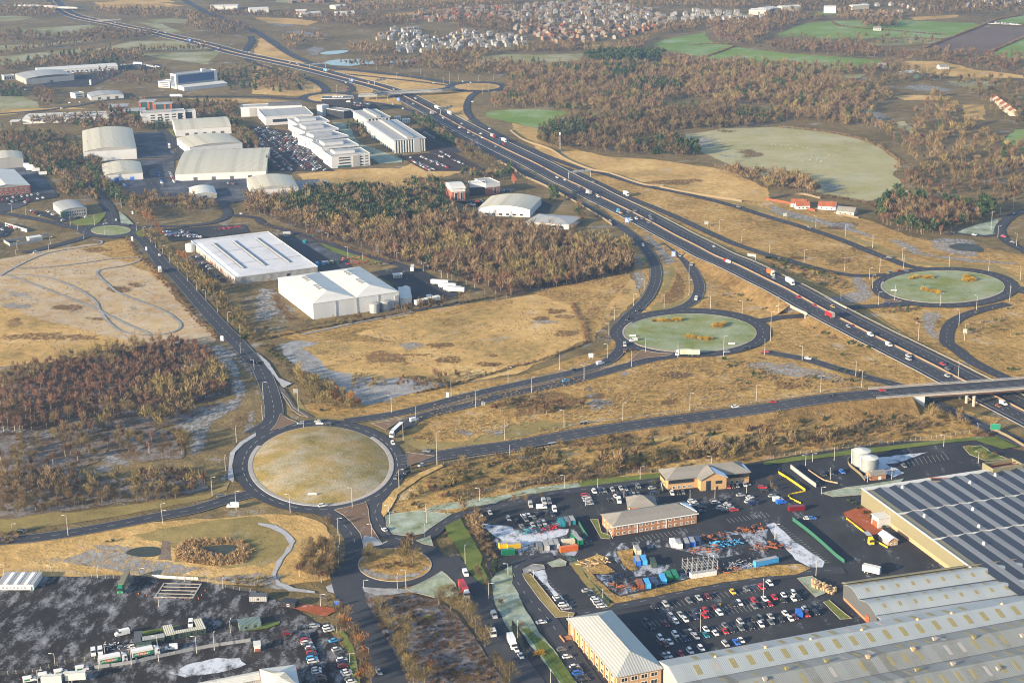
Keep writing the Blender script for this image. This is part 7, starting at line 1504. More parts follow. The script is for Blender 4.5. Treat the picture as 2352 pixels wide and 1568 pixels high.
for poly,sp,mix,n,lab,cl in(("f 0,305 60,300 150,320 230,350 250,400 200,385 130,370 60,360 0,345",7,(('brown',5),('fir',2),('olive',2),('shrub',2)),80,"mixed wood beside the first roundabout road, upper part",None),("f 60,360 140,372 200,400 240,440 180,445 130,420 90,400 60,380",7,(('brown',5),('fir',1.5),('shrub',2)),80,"mixed trees between the yard and the tree-lined road",None),("t00 700,1190 1000,1140 1300,1170 1560,1160 1580,1190 1200,1200 1180,1170 760,1200",7,(('brown',5),('fir',1)),60,"tree belt behind the big arched warehouse",None),("t00 300,1120 600,1090 1000,1080 1300,1110 1300,1150 900,1150 600,1160 250,1150",7,(('brown',5),('fir',1),('red',1)),60,"tree belt under the long white factory",None),("t00 850,980 980,970 1000,1020 1280,1070 1270,1100 1010,1080 900,1020",8,(('brown',3),('fir',1)),60,"trees around the orange glass offices",None),("t00 1170,930 1260,950 1250,990 1180,990 t00 1580,960 2180,960 2190,1080 1800,1100 1800,1010 1600,990",8,(('brown',4),('red',2),('fir',1)),60,"trees behind the white strip window office",None),("t00 2130,1090 2351,1250 t10 0,1300 100,1480 170,1568 90,1568 60,1440 0,1380 t00 2250,1390 2230,1300 2140,1230 2120,1130",6.5,(('fir',2),('brown',3)),80,"dark belt between the arched units and the office car park",None),("t01 810,60 880,100 960,180 1040,260 1130,330 1180,340 1060,200 950,100 880,0 800,0",5,(('fir',5),('brown',2)),90,"dark conifer strip along the tree-lined road",None),("t01 1180,340 1250,260 1400,240 1480,280 1430,370 1440,440 1340,470 1240,400",6,(('brown',5),('olive',2)),90,"bare trees beside the first roundabout",None),("t01 1480,280 1700,260 1800,290 1900,300 2000,330 2010,380 1850,380 1600,350 1450,350",6.5,(('brown',5),('olive',2),('red',1)),90,"bare trees behind the frosted loop plot",None),("t01 520,170 640,110 800,180 900,250 910,300 800,260 640,240 530,220",6,(('brown',5),('fir',2)),80,"bare trees right of the left edge car park",None),("t01 2240,330 2351,290 t11 0,270 200,280 380,300 600,340 640,460 400,500 200,480 60,410 t01 2250,400",6.2,(('brown',5),('red',2),('pine',.6)),90,"bare trees along the yard road at the left tip of the middle wood",None),("t11 1300,130 1700,90 1780,150 1740,260 1600,250 1450,200",7,(('brown',4),('pine',2)),80,"trees left of the red brick office",None),("t11 1820,70 2351,20 2351,60 2260,100 1950,90",7,(('brown',3),('pine',3)),70,"trees behind the red brick office",None),("t21 340,230 430,220 450,280 360,300",5,(('pine',1),),90,"dark shrubs beside the curved roof hall",None),("t21 560,350 620,340 660,460 620,500 590,400",5,(('pine',1),('brown',2)),80,"shrubs right of the low grey roof",None),("t10 1460,1080 1600,1130 1720,1230 1840,1340 1800,1360 1640,1260 1500,1170 1420,1090",6,(('fir',4),('brown',2)),90,"dark belt between the finned office and the motorway",None),("t10 1850,1340 2050,1400 2200,1500 2351,1568 2200,1568 2000,1480 1830,1400",7,(('brown',3),('olive',2),('willow',2)),80,"scrub beside the motorway barrier",None),("t10 830,1150 960,1130 1000,1230 1100,1290 1000,1330 870,1230",9,(('fir',2),('brown',3)),80,"ornamental trees by the office pond",.2),("t10 0,670 200,660 400,720 480,760 420,830 250,850 60,830 0,800",8,(('brown',4),('fir',1.5),('red',1)),60,"trees inside the far slip road loop",None),("t00 1450,760 1300,790 1200,800 1000,780 880,740 900,660 1080,650 1500,640 1560,680",11,(('red',3),('brown',2),('fir',.6)),45,"brown scrub in the far estate",.1),("t00 2000,640 2150,620 2351,600 2351,830 2100,830 2000,760",10,(('fir',2),('brown',3)),45,"dark trees right of the blue glass office",.1),("t00 0,780 200,830 190,890 0,880",8,(('fir',3),('brown',2)),45,"dark trees by the left edge roundabout",None),("t00 280,840 500,830 500,900 460,1000 380,960 330,900",9,(('brown',3),('red',3)),45,"hedge and saplings by the far field",None)):
 xy=S(poly,sp,0 if cl is None else cl);forest('tree_belt',lab,xy,mix,n,(.6,1.0))
row("t01 1345,470 1400,505 1445,560 1490,620",'orange',"of four orange trees at the top of the road",1.1)
row("t01 1650,800 1700,840 1770,890",'orange',"of three orange trees halfway down the road",1.0);row("t01 1930,1090 1990,1130",'orange',"of two orange trees lower on the road",1.0)
row("t12 700,540 730,560 880,590 930,600",'orange',"of four orange trees above the dual carriageway",.85)
xy=S("t01 1280,560 1340,560 1500,700 1700,880 1880,1000 2000,1130 2150,1300 2300,1460 2351,1520 2351,1568 2250,1568 2150,1440 1960,1240 1800,1070 1600,860 1420,690",3.9);forest('tree_belt',"olive and green hedge belt along the warehouse side of the road",xy,(('willow',4),('shrub',2),('olive',2),('bramble',3)),110,(.75,1.25))
xy=S("t01 1180,600 1240,700 1330,790 1420,880 1500,990 1620,1090 1800,1330 2050,1568 1990,1568 1760,1350 1560,1120 1400,930 1250,780 1150,640",3.2);forest('hedge',"brown clipped hedge along the straw field side of the road",xy,(('bramble',3),('bramble_red',2)),90,(.7,1.0))
row("t01 1965,1200 2020,1225 2060,1260",'bright',"of three bright shrubs beside the road",1.0);row("t01 2140,1300 2200,1340 2260,1440 2300,1500",'olive',"of the larger bare trees beside the road",.75)
xy=S("t12 340,290 430,270 520,330 620,380 680,400 800,450 920,540 1000,590 980,610 850,620 700,640 600,590 520,560 420,430",4.0);forest('tree_belt',"olive yellow bare trees in the corner above the big roundabout",xy,(('olive',5),('orange',.6),('willow',2)),150,(.5,.75))
xy=S("t12 30,40 150,30 200,120 340,300 420,430 520,560 640,640 600,640 450,500 330,330 200,160",3.4);forest('hedge',"dark bramble hedge beside the frosted footpath",xy,(('bramble',3),('shrub',1.4),('bramble_red',1)),100,(.7,1.1))
xy=S("t12 840,320 950,310 1080,350 1190,390 1180,440 900,440 850,380",5);forest('scrub',"dark willow scrub at the straw field's foot",xy,(('willow',3),('bramble',1)),150,(.7,1))
xy=S("t12 1270,370 1400,330 1480,360 1900,300 1880,420 1600,460 1300,450",5.5);forest('scrub',"birches and willow scrub beside the dual carriageway",xy,(('red',3),('willow',3),('brown',2)),130,(.5,.8))
row("t12 1955,345 2030,320 2110,300 2190,270",['red','bramble','willow','red'],"of four bushes on the hedge line by the dual carriageway",.7)
for s,w,lab,mix in(("t22 0,235 200,190 400,120 560,60 700,-10",2.2,"dark hedge running beside the dual carriageway to the green roundabout",(('bramble',1),)),("t21 560,1220 600,1330 660,1400 690,1568",2.4,"orange brown beech hedge edging the straw field",(('bramble',1),('bramble_red',1))),("t12 1480,470 1900,370 2351,240",2.2,"low hedge between the straw field and the dual carriageway",(('bramble',1),)),("t11 -40,1568 300,1500 700,1420 1100,1350 1400,1300 1800,1230 2180,1160 2351,1130",3.5,"dark hedge along the track behind the white warehouse",(('bramble',3),('brown',.5))),("t31 0,800 200,870 400,910 640,950",3,"scrub line beside the slip road",(('bramble',2),('shrub',1)))):
 c=np.array(crom([G(p)for p in P(s)],1.4));c=c[:,:2]+rng.uniform(-w/2,w/2,(len(c),2));forest('hedge',lab,c,mix,90,(.6,.9))
row("t11 860,1300 1000,1290 1180,1380 1080,1470 1960,1170 2200,1190 1440,1290 1380,1320 250,1300 220,1370 100,1470 350,1420",['brown','brown','brown','bramble','brown','brown','willow','willow','bramble','willow','olive','willow'],"around the twin roofed warehouse",.6)
xy=S("t11 0,1360 60,1480 180,1500 420,1440 380,1380 200,1290 120,1180 180,1150 300,1290 450,1390 900,1340 900,1400 500,1460 100,1568 -40,1568",6);forest('scrub',"olive scrub left of the white warehouse",xy,(('willow',2),('bramble',3)),110,(.6,1.0))
xy=S("t01 2030,1050 2351,1020 t11 0,1000 220,985 200,1040 0,1060 t01 2050,1100",4.5);forest('hedge',"dark hedge in front of the snow dusted warehouse",xy,(('brown',1),('bramble',2)),100,(.35,.6))
c=np.array(crom([G(p)for p in P("t11 30,490 200,520 400,570 600,640 800,690 1000,770 1300,845")],3.0))[:,:2];forest('hedge',"red twigged saplings lining the yard road",c+rng.uniform(-.8,.8,c.shape),(('bramble_red',2),('red',.4)),120,(.6,.9))
c=np.array(crom([G(p)for p in P("t11 1050,890 1150,870 1230,845 1310,840")],3.5))[:,:2];forest('hedge',"short row of clipped bare trees by the gatehouse",c,(('brown',1),),120,(.4,.5))
for poly,sp,lab,mix,cl in(("t31 0,1140 100,1180 200,1290 0,1300 t21 2000,1000 2200,1120 2351,1250 2300,1300 2000,1240 1900,1120",6,"gorse and brown scrub on the motorway bank",(('bramble_red',2),('shrub',2),('bramble',2)),.1),("t31 0,790 140,820 420,930 640,970 760,1060 700,1100 450,1040 250,960 0,880",5.5,"pines and red brown shrubs between motorway and slip road",(('young_pine',2),('bramble_red',3),('bramble',2)),0),("t31 1020,1270 1200,1240 1400,1250 1400,1320 1200,1300 1050,1310",5,"shrubs below the right hand roundabout",(('young_pine',1),('bramble_red',2),('bramble',1)),0),("t31 1300,1340 1400,1320 1460,1500 1480,1568 t32 1400,20 1560,80 1560,0",6,"shrubs on the frosted bank by the motorway",(('young_pine',1),('bramble_red',2)),.1),("t31 300,1330 420,1320 500,1400 700,1500 860,1568 t32 600,60 700,120 500,200 700,180 t31 600,1568 350,1420",6,"brown scrub on the bank before the overpass",(('bramble',3),('shrub',2),('bramble_red',1)),.1),("t32 750,0 1000,80 1300,280 1250,360 1100,280 900,170 700,120",8,"gorse dots on the motorway bank",(('shrub',1),('bramble',1)),.35),("t31 1800,1300 2000,1260 2351,1180 2351,1500 2100,1568 1800,1568 1820,1400",10,"scattered gorse on the bank at the right edge",(('shrub',2),('bramble',3)),.3),("t32 1900,0 2351,0 2351,300 2200,290 2050,180",12,"scattered gorse beside the right edge slip road",(('shrub',2),('bramble',2)),.35),("t32 300,200 900,260 1000,380 700,440 200,460 0,480 0,180",8,"low heather scrub between slip road and overpass",(('bramble',2),('shrub',1)),.4),("t22 1700,150 2351,150 2351,480 1900,440 1700,300",9,"low gorse scattered over the straw bank",(('shrub',2),('bramble',2)),.35),("t22 0,520 300,480 560,470 680,520 660,620 300,680 0,690 t12 2200,720 2100,660 2200,600",4.2,"brown thicket on the bank between the two roads",(('bramble',3),('willow',1),('red',.7)),-.2),("t21 900,1280 1040,1080 1090,1000 1000,1200 900,1400 860,1568 800,1540 850,1340",6,"dark bramble on the frosted bank by the green roundabout",(('bramble',1),),0)):
 xy=S(poly,sp,cl);forest('scrub',lab,xy,mix,100,(.6,1.1))
xy=S("t12 1320,1560 1400,1400 1600,1250 1900,1100 2351,1010 t22 0,1010 700,900 1500,760 2351,650 t32 500,560 1100,540 1300,600 1700,700 1880,780 1800,860 1200,930 600,1000 0,1080 t22 1700,1130 1200,1230 400,1300 0,1330 t12 2000,1460 1600,1500",5.2,-.35);forest('scrub',"rough bank of brown scrub and bramble behind the estate",xy,(('bramble',4),('willow',2),('bramble_red',2)),110,(.6,1.4))
row("t12 1520,1390 1645,1340 1760,1215 1810,1210 1790,1325 1740,1330 2140,1150 2260,1200 2310,1190 2060,1220 1920,1255",'young_pine',"on the bank right of the big roundabout",1.0)
row("t22 140,1140 290,1000 440,1060 500,1140 540,1140 700,1010 760,1110 830,1050 870,1040 920,960 970,980 980,1080 1050,1080 1130,1040 1180,1050 1290,940 1350,1000 1490,910 1620,950 1820,860 1860,850 1950,900 2020,930 2180,920 2220,860 2180,810 260,1140 t32 330,750 520,720 660,690 880,690 860,760 1000,750 1040,680 1150,700 440,800 180,860 230,850 60,680 310,640 740,580 590,600",'young_pine',"on the scrub bank behind the estate",1.0)
xy=S("t22 0,1320 200,1240 600,1190 800,1140 1200,1090 1500,1040 1800,1010 2351,930 2351,990 1900,1060 1500,1110 1200,1170 700,1250 300,1310 0,1370",3.2);forest('hedge',"dark bare thicket along the estate fence",xy,(('bramble',3),('brown',.6),('willow',2)),120,(.7,1.2))
xy=S("t32 -20,930 300,890 700,840 1100,790 1500,720 1780,680 1800,760 1500,800 1300,880 900,900 500,950 0,1010",4.2);forest('hedge',"dark bare thicket along the fence behind the tanks",xy,(('bramble',3),('brown',.8),('willow',1)),100,(.6,1.0))
row("t22 20,1480 130,1480 270,1450 575,1300 640,1290 700,1280 870,1260 1220,1220 1410,1140",'brown',"of the small bare trees along the estate fence",.45);row("t32 890,970 1110,950 650,900 20,1060 60,1050",'brown',"of the bare trees by the fence near the tanks",.6)
row("t32 1990,880 1920,860 2050,860",'bramble_red',"of the dark red bushes at the estate's rear corner",1.6);row("t32 1850,1010 1950,1050 2000,1090 2080,1060",'willow',"of the bushes on the green island behind the factory",.9)
row("t22 1300,1310 1370,1390",'shrub',"of two round shrubs by the buff brick office",.8);row("t32 740,1470 790,1500 830,1540 t33 1060,150 950,60 890,20",'shrub',"of the clipped hedge clumps before the saw-tooth factory",.75)
row("t32 30,1350 70,1370 20,1300",'brown',"of three thin trees by the yellow barrier",.4)
row("t13 1980,60 2000,120 2040,180 2060,240 2090,300 2120,330 2150,390 1940,40 1990,200 2100,370",'bramble',"of the brown hedge bushes along the compound fence",1.4)
xy=S("t13 1890,0 2050,60 2100,150 2180,250 2230,330 2260,400 2200,460 2130,470 2080,380 2000,230 1900,90 t12 1900,1540",3.4);forest('hedge',"brown bare hedge along the compound fence",xy,(('brown',1),('bramble',3)),140,(.5,.9))
row("t13 2180,540 2230,530",'fir',"of two dark evergreen trees at the compound corner",.62);row("t13 2060,620 2020,580 2120,690",'brown',"of the bare trees on the green verge",.55);row("t13 2250,860 t23 90,1080",'brown',"of the thin trees on the frosted verge",.45)
row("t13 1090,430 1020,440 1050,400 1440,300 1400,310",['olive','olive','olive','red','red'],"of the trees at the rim of the small roundabout",.85);row("t13 1350,470 1440,490 1390,440 1280,480 1330,500 1410,510",['olive','olive','brown','bramble_red','bramble','bramble_red'],"of the planting on the small roundabout",1.15);row("t13 1130,510 1180,520",'bramble',"of two dark bushes on the small roundabout",1.1)
row("t13 1120,880 1150,960 1250,1120 1220,1050 1400,1160 1380,1080 1320,1300 1350,1370 1390,1440 1430,1500 1340,1250 1490,1568 1550,1600 1450,1590",'olive',"of the trees lining the left edge of the scrub strip",.85)
row("t13 1680,860 1790,910 1720,800 1820,760 1850,850 1905,935 1950,980 1985,1030 2020,1110 2060,1170 2105,1240 2240,1460 2290,1520 2330,1560 2200,1420 2280,1600",'olive',"of the trees lining the right edge of the scrub strip",.85)
row("t13 1815,1280 1610,1460 1770,1350 1570,980 1880,1500",['brown','orange','bramble','bright','willow'],"of the bushes standing inside the scrub strip",.6)
xy=S("t13 1060,800 1400,770 1640,800 1840,960 2100,1330 2280,1600 1480,1640 1330,1350 1150,1060",3.2,-.4);forest('scrub',"brown bramble scrub in the strip between the two lower roads",xy,(('bramble',4),('bramble_red',3)),130,(.5,.9));forest('tree_belt',"dense olive and brown trees on the mound left of the small roundabout",S("t13 500,380 640,340 760,430 740,560 640,640 450,600 360,560 420,430",4.2),(('brown',3),('olive',3),('shrub',1)),130,(.4,.7))
row("t13 850,1010 800,1060 770,980 830,1100 780,1120 900,1180 950,1220 980,1270 930,1300 1000,1350 960,1400 1010,1440 980,1500 1040,1520 1060,1590 950,1560 910,1250",['brown','orange','brown','orange','brown','brown'],"of the bare trees between the car park and the wide road",.85)
row("t13 520,350 610,390 560,400 470,420 640,360 700,380 430,540 480,600 540,620 600,640 660,620 700,560 640,540 560,560 500,500 720,470 400,590 450,480",['brown','brown','red','olive','brown','brown','olive'],"of the trees on the mound left of the small roundabout",.85);row("t13 600,460",'bright',"evergreen shrub in the dark mound trees",1.2);row("t13 700,140 650,110",'brown',"of the saplings beside the road into the small roundabout",.5)
xy=S("t13 640,720 760,800 740,870 600,800 500,720 t13 380,760 560,720 600,760",3.6);forest('scrub',"brown weeds behind the red stone bank",xy,(('bramble',3),('tuft',2)),100,(.5,.8))
xy=S("t03 2000,620 2300,590 2351,620 t13 0,560 80,600 100,690 0,710 t03 2250,690 2050,650",3.8);forest('scrub',"willow scrub at the yard's far corner",xy,(('willow',2),('bramble',2)),120,(.5,.8))
xy=S("t03 -40,200 170,190 180,260 60,290 -40,290",3.2);forest('scrub',"dark bush at the left edge beside the road",xy,(('bramble',3),('brown',.5)),120,(.7,1.0))
row("t03 980,280 1040,270",'shrub',"of two green bushes on the frosted slope",.6)
ring_=S("t03 1620,330 1700,265 2000,245 2250,278 2330,370 2250,470 2000,495 1750,465 1620,425",1.25);hole=[(p.x,p.y)for p in(G(w)for w in P("t03 1800,345 1900,310 2050,295 2180,305 2185,340 2120,390 2030,402 1930,385"))]
forest('reeds',"dead reeds ringing the frozen pond",ring_[~inside(ring_,hole)],(('reed',1),),26,(.6,1.0))
for t,s,lab in(('t21',"1310,1385 1370,1390 1430,1390 1490,1387 1540,1383","the far left golden bed on the near green roundabout"),('t21',"1870,1440 1910,1445 1890,1415 1935,1420","the right golden bed on the near green roundabout"),('t21',"1620,1535 1670,1545 1720,1555 1770,1560 1820,1558","the front golden bed on the near green roundabout"),('t31',"1310,998 1360,990 1410,985 1460,990 1490,990","the left golden bed on the right hand roundabout"),('t31',"1810,1020 1850,1022 1830,1000 1880,1015 1815,985","the right golden bed on the right hand roundabout"),('t31',"1435,1105 1480,1112 1520,1122 1560,1132","the front golden bed on the right hand roundabout")):
 for i,p in enumerate(P(t+' '+s)):tree(G(p),'gorse',"golden shrub clump, %s in %s"%(nth(i),lab),1.2,'golden shrubs on the roundabouts',.6)
for i,p in enumerate(P("t13 245,1990" if 0 else "t23 245,1310")):tree(G(p),'gorse',"single round golden shrub on the frosted verge by the peach office",1.0)
for s,sp,sc,n in(("f 690,800 1000,735 1330,665 1450,650 1400,740 1185,855 1050,878 860,868",3.6,(.6,1.2),26),("f 930,990 1010,920 1200,890 1400,855 1560,818 1700,828 1850,838 1980,885 1880,905 1500,970 1200,1018 1000,1028",2.6,(.7,1.5),30),("f 905,1165 940,1100 1100,1060 1400,1018 1800,950 2050,915 2200,960 1900,1020 1400,1095 1000,1190",3.0,(.7,1.3),26),("t21 200,1110 600,1000 1080,930 1060,1010 900,1180 700,1400 650,1500 600,1300 400,1180",2.6,(.8,1.6),30),("f 0,610 150,570 300,560 400,690 500,780 300,780 100,830 0,840",4.0,(.5,1.0),22),("t03 0,260 700,230 1200,200 2000,70 2351,50 2351,110 t13 250,180 320,280 200,420 60,510 t03 1500,600 500,500 0,560",3.2,(.4,.8),22),("t31 0,450 700,650 1200,850 1000,930 600,900 0,740",4.5,(.7,1.3),22),("t31 1800,1300 2351,1180 2351,1568 1900,1568",4.5,(.7,1.3),22),("t22 0,1020 700,900 1500,770 2300,660 2300,690 1500,850 700,1000 0,1100",2.2,(.7,1.2),26)):
 forest('tussock_grass',"tussocks of dead grass",S(s,sp,-.1),(('tuft',1),),n,sc)
# upper right: the big woods, hedges and scrub
for poly,sp,mix,n,lab,cl in(("t20 -20,590 200,600 420,610 700,585 760,600 1100,600 1400,600 1700,625 1800,600 2100,560 2351,620 2351,900 t30 0,1000 0,700 300,700 600,720 900,800 900,900 750,1000 850,1130 700,1150 300,1100 0,1140 t20 2351,960 2100,960 2000,980 1700,900 1500,900 1300,1050 1000,1040 600,1010 300,1000 0,990 t10 2200,1000 2140,930 2300,840",8.3,(('brown',6),('red',2),('olive',3.5),('fir',.8)),110,"great brown wood beyond the motorway",None),("t20 640,530 1050,490 1400,520 1350,570 1100,585 760,585",8,(('pine',1),),70,"dark pine block at the top of the great wood",None),("t20 850,640 1200,640 1180,720 900,720",10,(('pine',1),),70,"dark pines in the middle of the great wood",None),("t20 870,830 1100,760 1350,760 1600,800 1600,860 1300,850 1000,860",9,(('fir',2),('pine',1)),80,"dark firs in the middle of the great wood",.1),("t20 1350,540 1780,570 1790,620 1400,600",8,(('brown',1),),55,"bare wood behind the pine block",None),("t20 230,1310 250,1220 440,1110 640,1090 930,1060 1100,1050 1500,1010 1900,990 2351,1050 2351,1140 2100,1180 1600,1190 1300,1200 1500,1260 1600,1380 1750,1420 1600,1440 1300,1430 1000,1420 720,1400 600,1370 400,1370",7.5,(('brown',6),('olive',4),('red',1),('fir',.8)),110,"olive brown wood between the green field and the pasture",None),("t20 240,1290 260,1220 420,1150 640,1140 680,1200 640,1280 400,1310",7,(('fir',1),),90,"dark fir clump by the phone mast",None),("t20 1490,1380 1600,1350 1750,1410 1700,1440 1500,1420",6,(('pine',1),),90,"green pines at the pasture corner",None),("t31 980,440 1000,330 1170,300 1400,310 1650,300 1900,330 2080,380 2050,440 1700,540 1600,580 1400,590 1100,520",5.6,(('brown',4),('red',3),('pine',2)),110,"tall pine and birch stand right of the bungalows",None),("t31 1000,330 1180,250 1300,290 1500,300 1450,340 1100,360",6,(('pine',1),),110,"green pine tops at the back of the tall stand",None),("t31 0,50 200,30 340,100 480,200 440,240 300,200 0,160 t21 1800,0 2351,40 2351,130 2000,60",6,(('brown',5),('olive',2)),90,"brown wood left of the bungalows",None),("t30 700,1150 950,1190 1100,1250 1250,1400 1400,1520 1700,1568 2351,1568 2351,1330 2100,1310 2000,1150 1800,1100 1700,900 1500,880 1400,1000 1300,1110 1350,1200 1150,1180 1000,1150 950,1000 1150,900 950,800 700,900 800,1050",10,(('brown',5),('olive',5),('red',2),('fir',.3)),60,"olive scrub woods down the right side",-.35),("t31 1100,0 1300,-20 2351,-20 2351,320 2000,320 1800,200 1400,260 1150,230 1350,180 1180,120",9,(('brown',5),('red',3),('olive',2)),70,"bare brown woods at the right edge",-.1),("t30 1700,730 2000,720 2351,740 2351,1300 2250,1180 2050,1080 1950,900 1800,880",11,(('brown',4),('olive',4)),55,"scrub around the terraced row",-.1),("t30 900,600 1100,580 1500,680 1700,720 1600,760 1300,760 1150,780 900,800 880,720",10,(('brown',4),('olive',4)),50,"trees around the far farm sheds",-.2),("t30 0,580 150,600 700,640 900,640 880,680 300,690 0,680 t20 2100,590 2351,600 2351,650 2150,650",9,(('brown',1),('olive',1)),50,"hedge trees under the long green field",None),("t30 0,400 600,420 1000,440 1100,540 700,510 0,460 t20 2000,380 2351,400 2351,460 2060,420",10,(('brown',4),('red',3)),45,"brown belt above the long green field",None),("t30 1100,490 1500,480 2000,490 2351,540 2351,690 1900,640 1500,570 1150,560",10,(('brown',4),('red',3)),45,"brown belt below the ploughed field",-.3),("t30 80,330 600,360 1200,350 1600,370 1450,440 1000,420 400,400",14,(('brown',4),('olive',2)),40,"thin scrub under the upper green fields",.1),("t30 830,215 1000,205 1240,215 1150,260 900,265",9,(('brown',1),),40,"trees round the white farmhouse",None)):
 forest('woodland',lab,S(poly,sp,0 if cl is None else cl),mix,n,(.6,1.25))
# far belts along the top
for poly,sp,mix,n,lab in(("t00 0,330 150,290 400,330 700,320 1000,270 1200,300 1400,310 1400,340 1100,390 800,360 400,395 0,400",14,(('brown',1),),28,"far tree belt under the fields"),("t00 0,490 300,440 900,375 940,385 500,440 0,520",12,(('brown',3),('red',1)),24,"far dark hedge line"),("t00 0,590 150,600 500,530 700,500 1000,470 1300,500 1350,560 1000,600 500,640 0,660",12,(('brown',4),('fir',1)),30,"far tree belt behind the long shed"),("t00 800,100 1200,80 1700,100 1900,180 1880,300 1700,260 1750,180 1400,170 1000,150",15,(('brown',1),),26,"far woods under the top left motorway"),("t00 0,80 500,60 560,140 300,180 0,140",15,(('brown',1),),24,"far woods at the left top"),("t00 1900,180 2200,220 2300,300 2000,330 1900,260",15,(('brown',1),),24,"far scrub between the roads"),("t00 1900,100 2351,130 t10 0,130 500,150 900,150 1380,170 1450,230 1200,240 950,260 560,220 500,190 0,160 t00 1950,150",13,(('brown',1),),26,"far dark wood before the brick estate"),("t10 900,60 1400,40 2351,0 t20 0,0 0,40 t10 2351,60 1500,90 1000,130 700,130",16,(('brown',1),),22,"far woods at the top"),("t10 1530,490 1800,480 2351,470 t20 0,440 400,410 1000,430 1300,330 1700,280 1780,230 1700,200 1500,230 1300,280 1250,400 1150,480 900,500 640,480 300,490 0,480 t10 2100,520 1900,560 2351,590 2351,700 1900,690 1560,640 1500,560",11,(('brown',5),('olive',2)),36,"far woods between the estates and the fields"),("t10 850,430 1200,440 1300,510 1000,520 850,480",11,(('brown',1),),30,"trees between the far ponds"),("t10 700,580 900,600 1100,580 1500,560 1600,640 1200,640 900,620",11,(('brown',3),('red',1)),30,"scrub on the near bank of the far pond"),("t10 1800,220 2100,190 2351,180 2351,320 2000,280 1850,260",12,(('brown',1),),28,"wood between the two far estates"),("t10 250,340 600,340 600,400 300,400 t10 240,420 400,400 400,480 260,460",13,(('brown',1),),26,"scrub by the far roadworks"),("t20 1780,200 2351,190 2351,360 2060,400 1850,370 1790,280",11,(('brown',4),('red',2)),36,"brown wood behind the first green fields"),("t30 -20,120 330,130 560,180 330,200 100,280 0,300",12,(('brown',1),),32,"far wood at the corner of the green fields"),("t20 0,-40 2351,-40 2351,40 2000,100 1500,60 1300,90 900,10 400,20 0,30",17,(('brown',1),),20,"dark woods along the top edge"),("t30 0,0 2351,-40 2351,120 1800,140 1300,160 1250,60 900,30 700,120 0,110",17,(('brown',1),),22,"top right suburb trees"),("t30 630,120 1250,150 1250,180 640,185",12,(('brown',1),),26,"hedge trees above the top green field"),("t10 1400,170 1480,110 1800,80 2351,60 2351,180 1800,200",24,(("brown",1),),18,"trees between the top estate houses"),("t20 0,60 900,20 1400,160 1500,240 1200,300 1000,350 700,390 400,390 100,320 0,200",24,(("brown",1),),18,"trees among the middle estate houses"),("t10 1250,450 1400,340 1900,300 2351,340 t20 150,400 t10 1900,450",32,(("brown",1),),18,"trees among the white estate houses"),("t00 1180,480 1300,465 1800,460 1980,462 1960,472 1500,478 1200,490",9,(('brown',1),),26,"far hedge between two dull fields")):
 forest('woodland',lab,S(poly,sp),mix,n,(.8,1.15))
for s,lab in(("t20 250,618 340,590 450,575 600,578","hedge across the dull field"),("t20 1640,415 1800,405 1970,405","hedge in the first green field"),("t20 1750,528 1900,480 2030,428","dark hedge between two green fields"),("t30 1430,445 1700,340 1970,235","hedge on the ploughed field's left side"),("t30 2030,480 2200,410 2351,345","hedge on the ploughed field's right side"),("t30 590,205 640,235 840,258 1100,280 1350,300 1620,322","brown strip through the upper green fields"),("t30 1970,235 2100,180 2351,140","hedge at the top right fields"),("t31 500,230 760,270 900,300 980,330","hedge behind the bungalow gardens"),("t30 100,1170 500,1210 800,1270 1000,1340 1150,1440 1230,1500","fringe of bushes along the pasture")):
 c=np.array(crom([G(p)for p in P(s)],2.6))[:,:2];forest('hedge',lab,c+rng.uniform(-1,1,c.shape),(('bramble',2),('bramble_red',1)),40,(.9,1.4))
# lamps, signs, fences, houses, stock
def height(tile,x,y0,y1):
 g=G(P("%s %f,%f"%(tile,x,y0))[0]);s=.9537*((TY[int(tile[2])]+y0*.10889)+161)/317.6;return g,max(4,(y0-y1)*.10889/(s*.955))
LH=MB().box(-.1,1.0,-.14,.14,-.1,.06).mesh('lamp_head');LH.materials.append(M['lampglass'])
POLES={}
def lamp(tile,x,y0,y1,lab,group):
 g,h=height(tile,x,y0,y1);h=round(h)
 if h not in POLES:
  me=MB().cyl(0,0,-.2,h*.25,.17,.15,6).cyl(0,0,h*.25,h,.13,.08,6).mesh('pole');me.materials.append(M['pole']);a=MB().bar((0,0,h-.05),(1.3,0,h+.15),.07).mesh('arm');a.materials.append(M['pole']);POLES[h]=(me,a)
 r=empty('street_lamp',g,random.choice((0,3.1,1.5)),lab,'lamp',group);obj('pole',POLES[h][0],None,r);obj('arm',POLES[h][1],None,r);obj('lamp_head',LH,None,r,(1.2,0,h+.15))
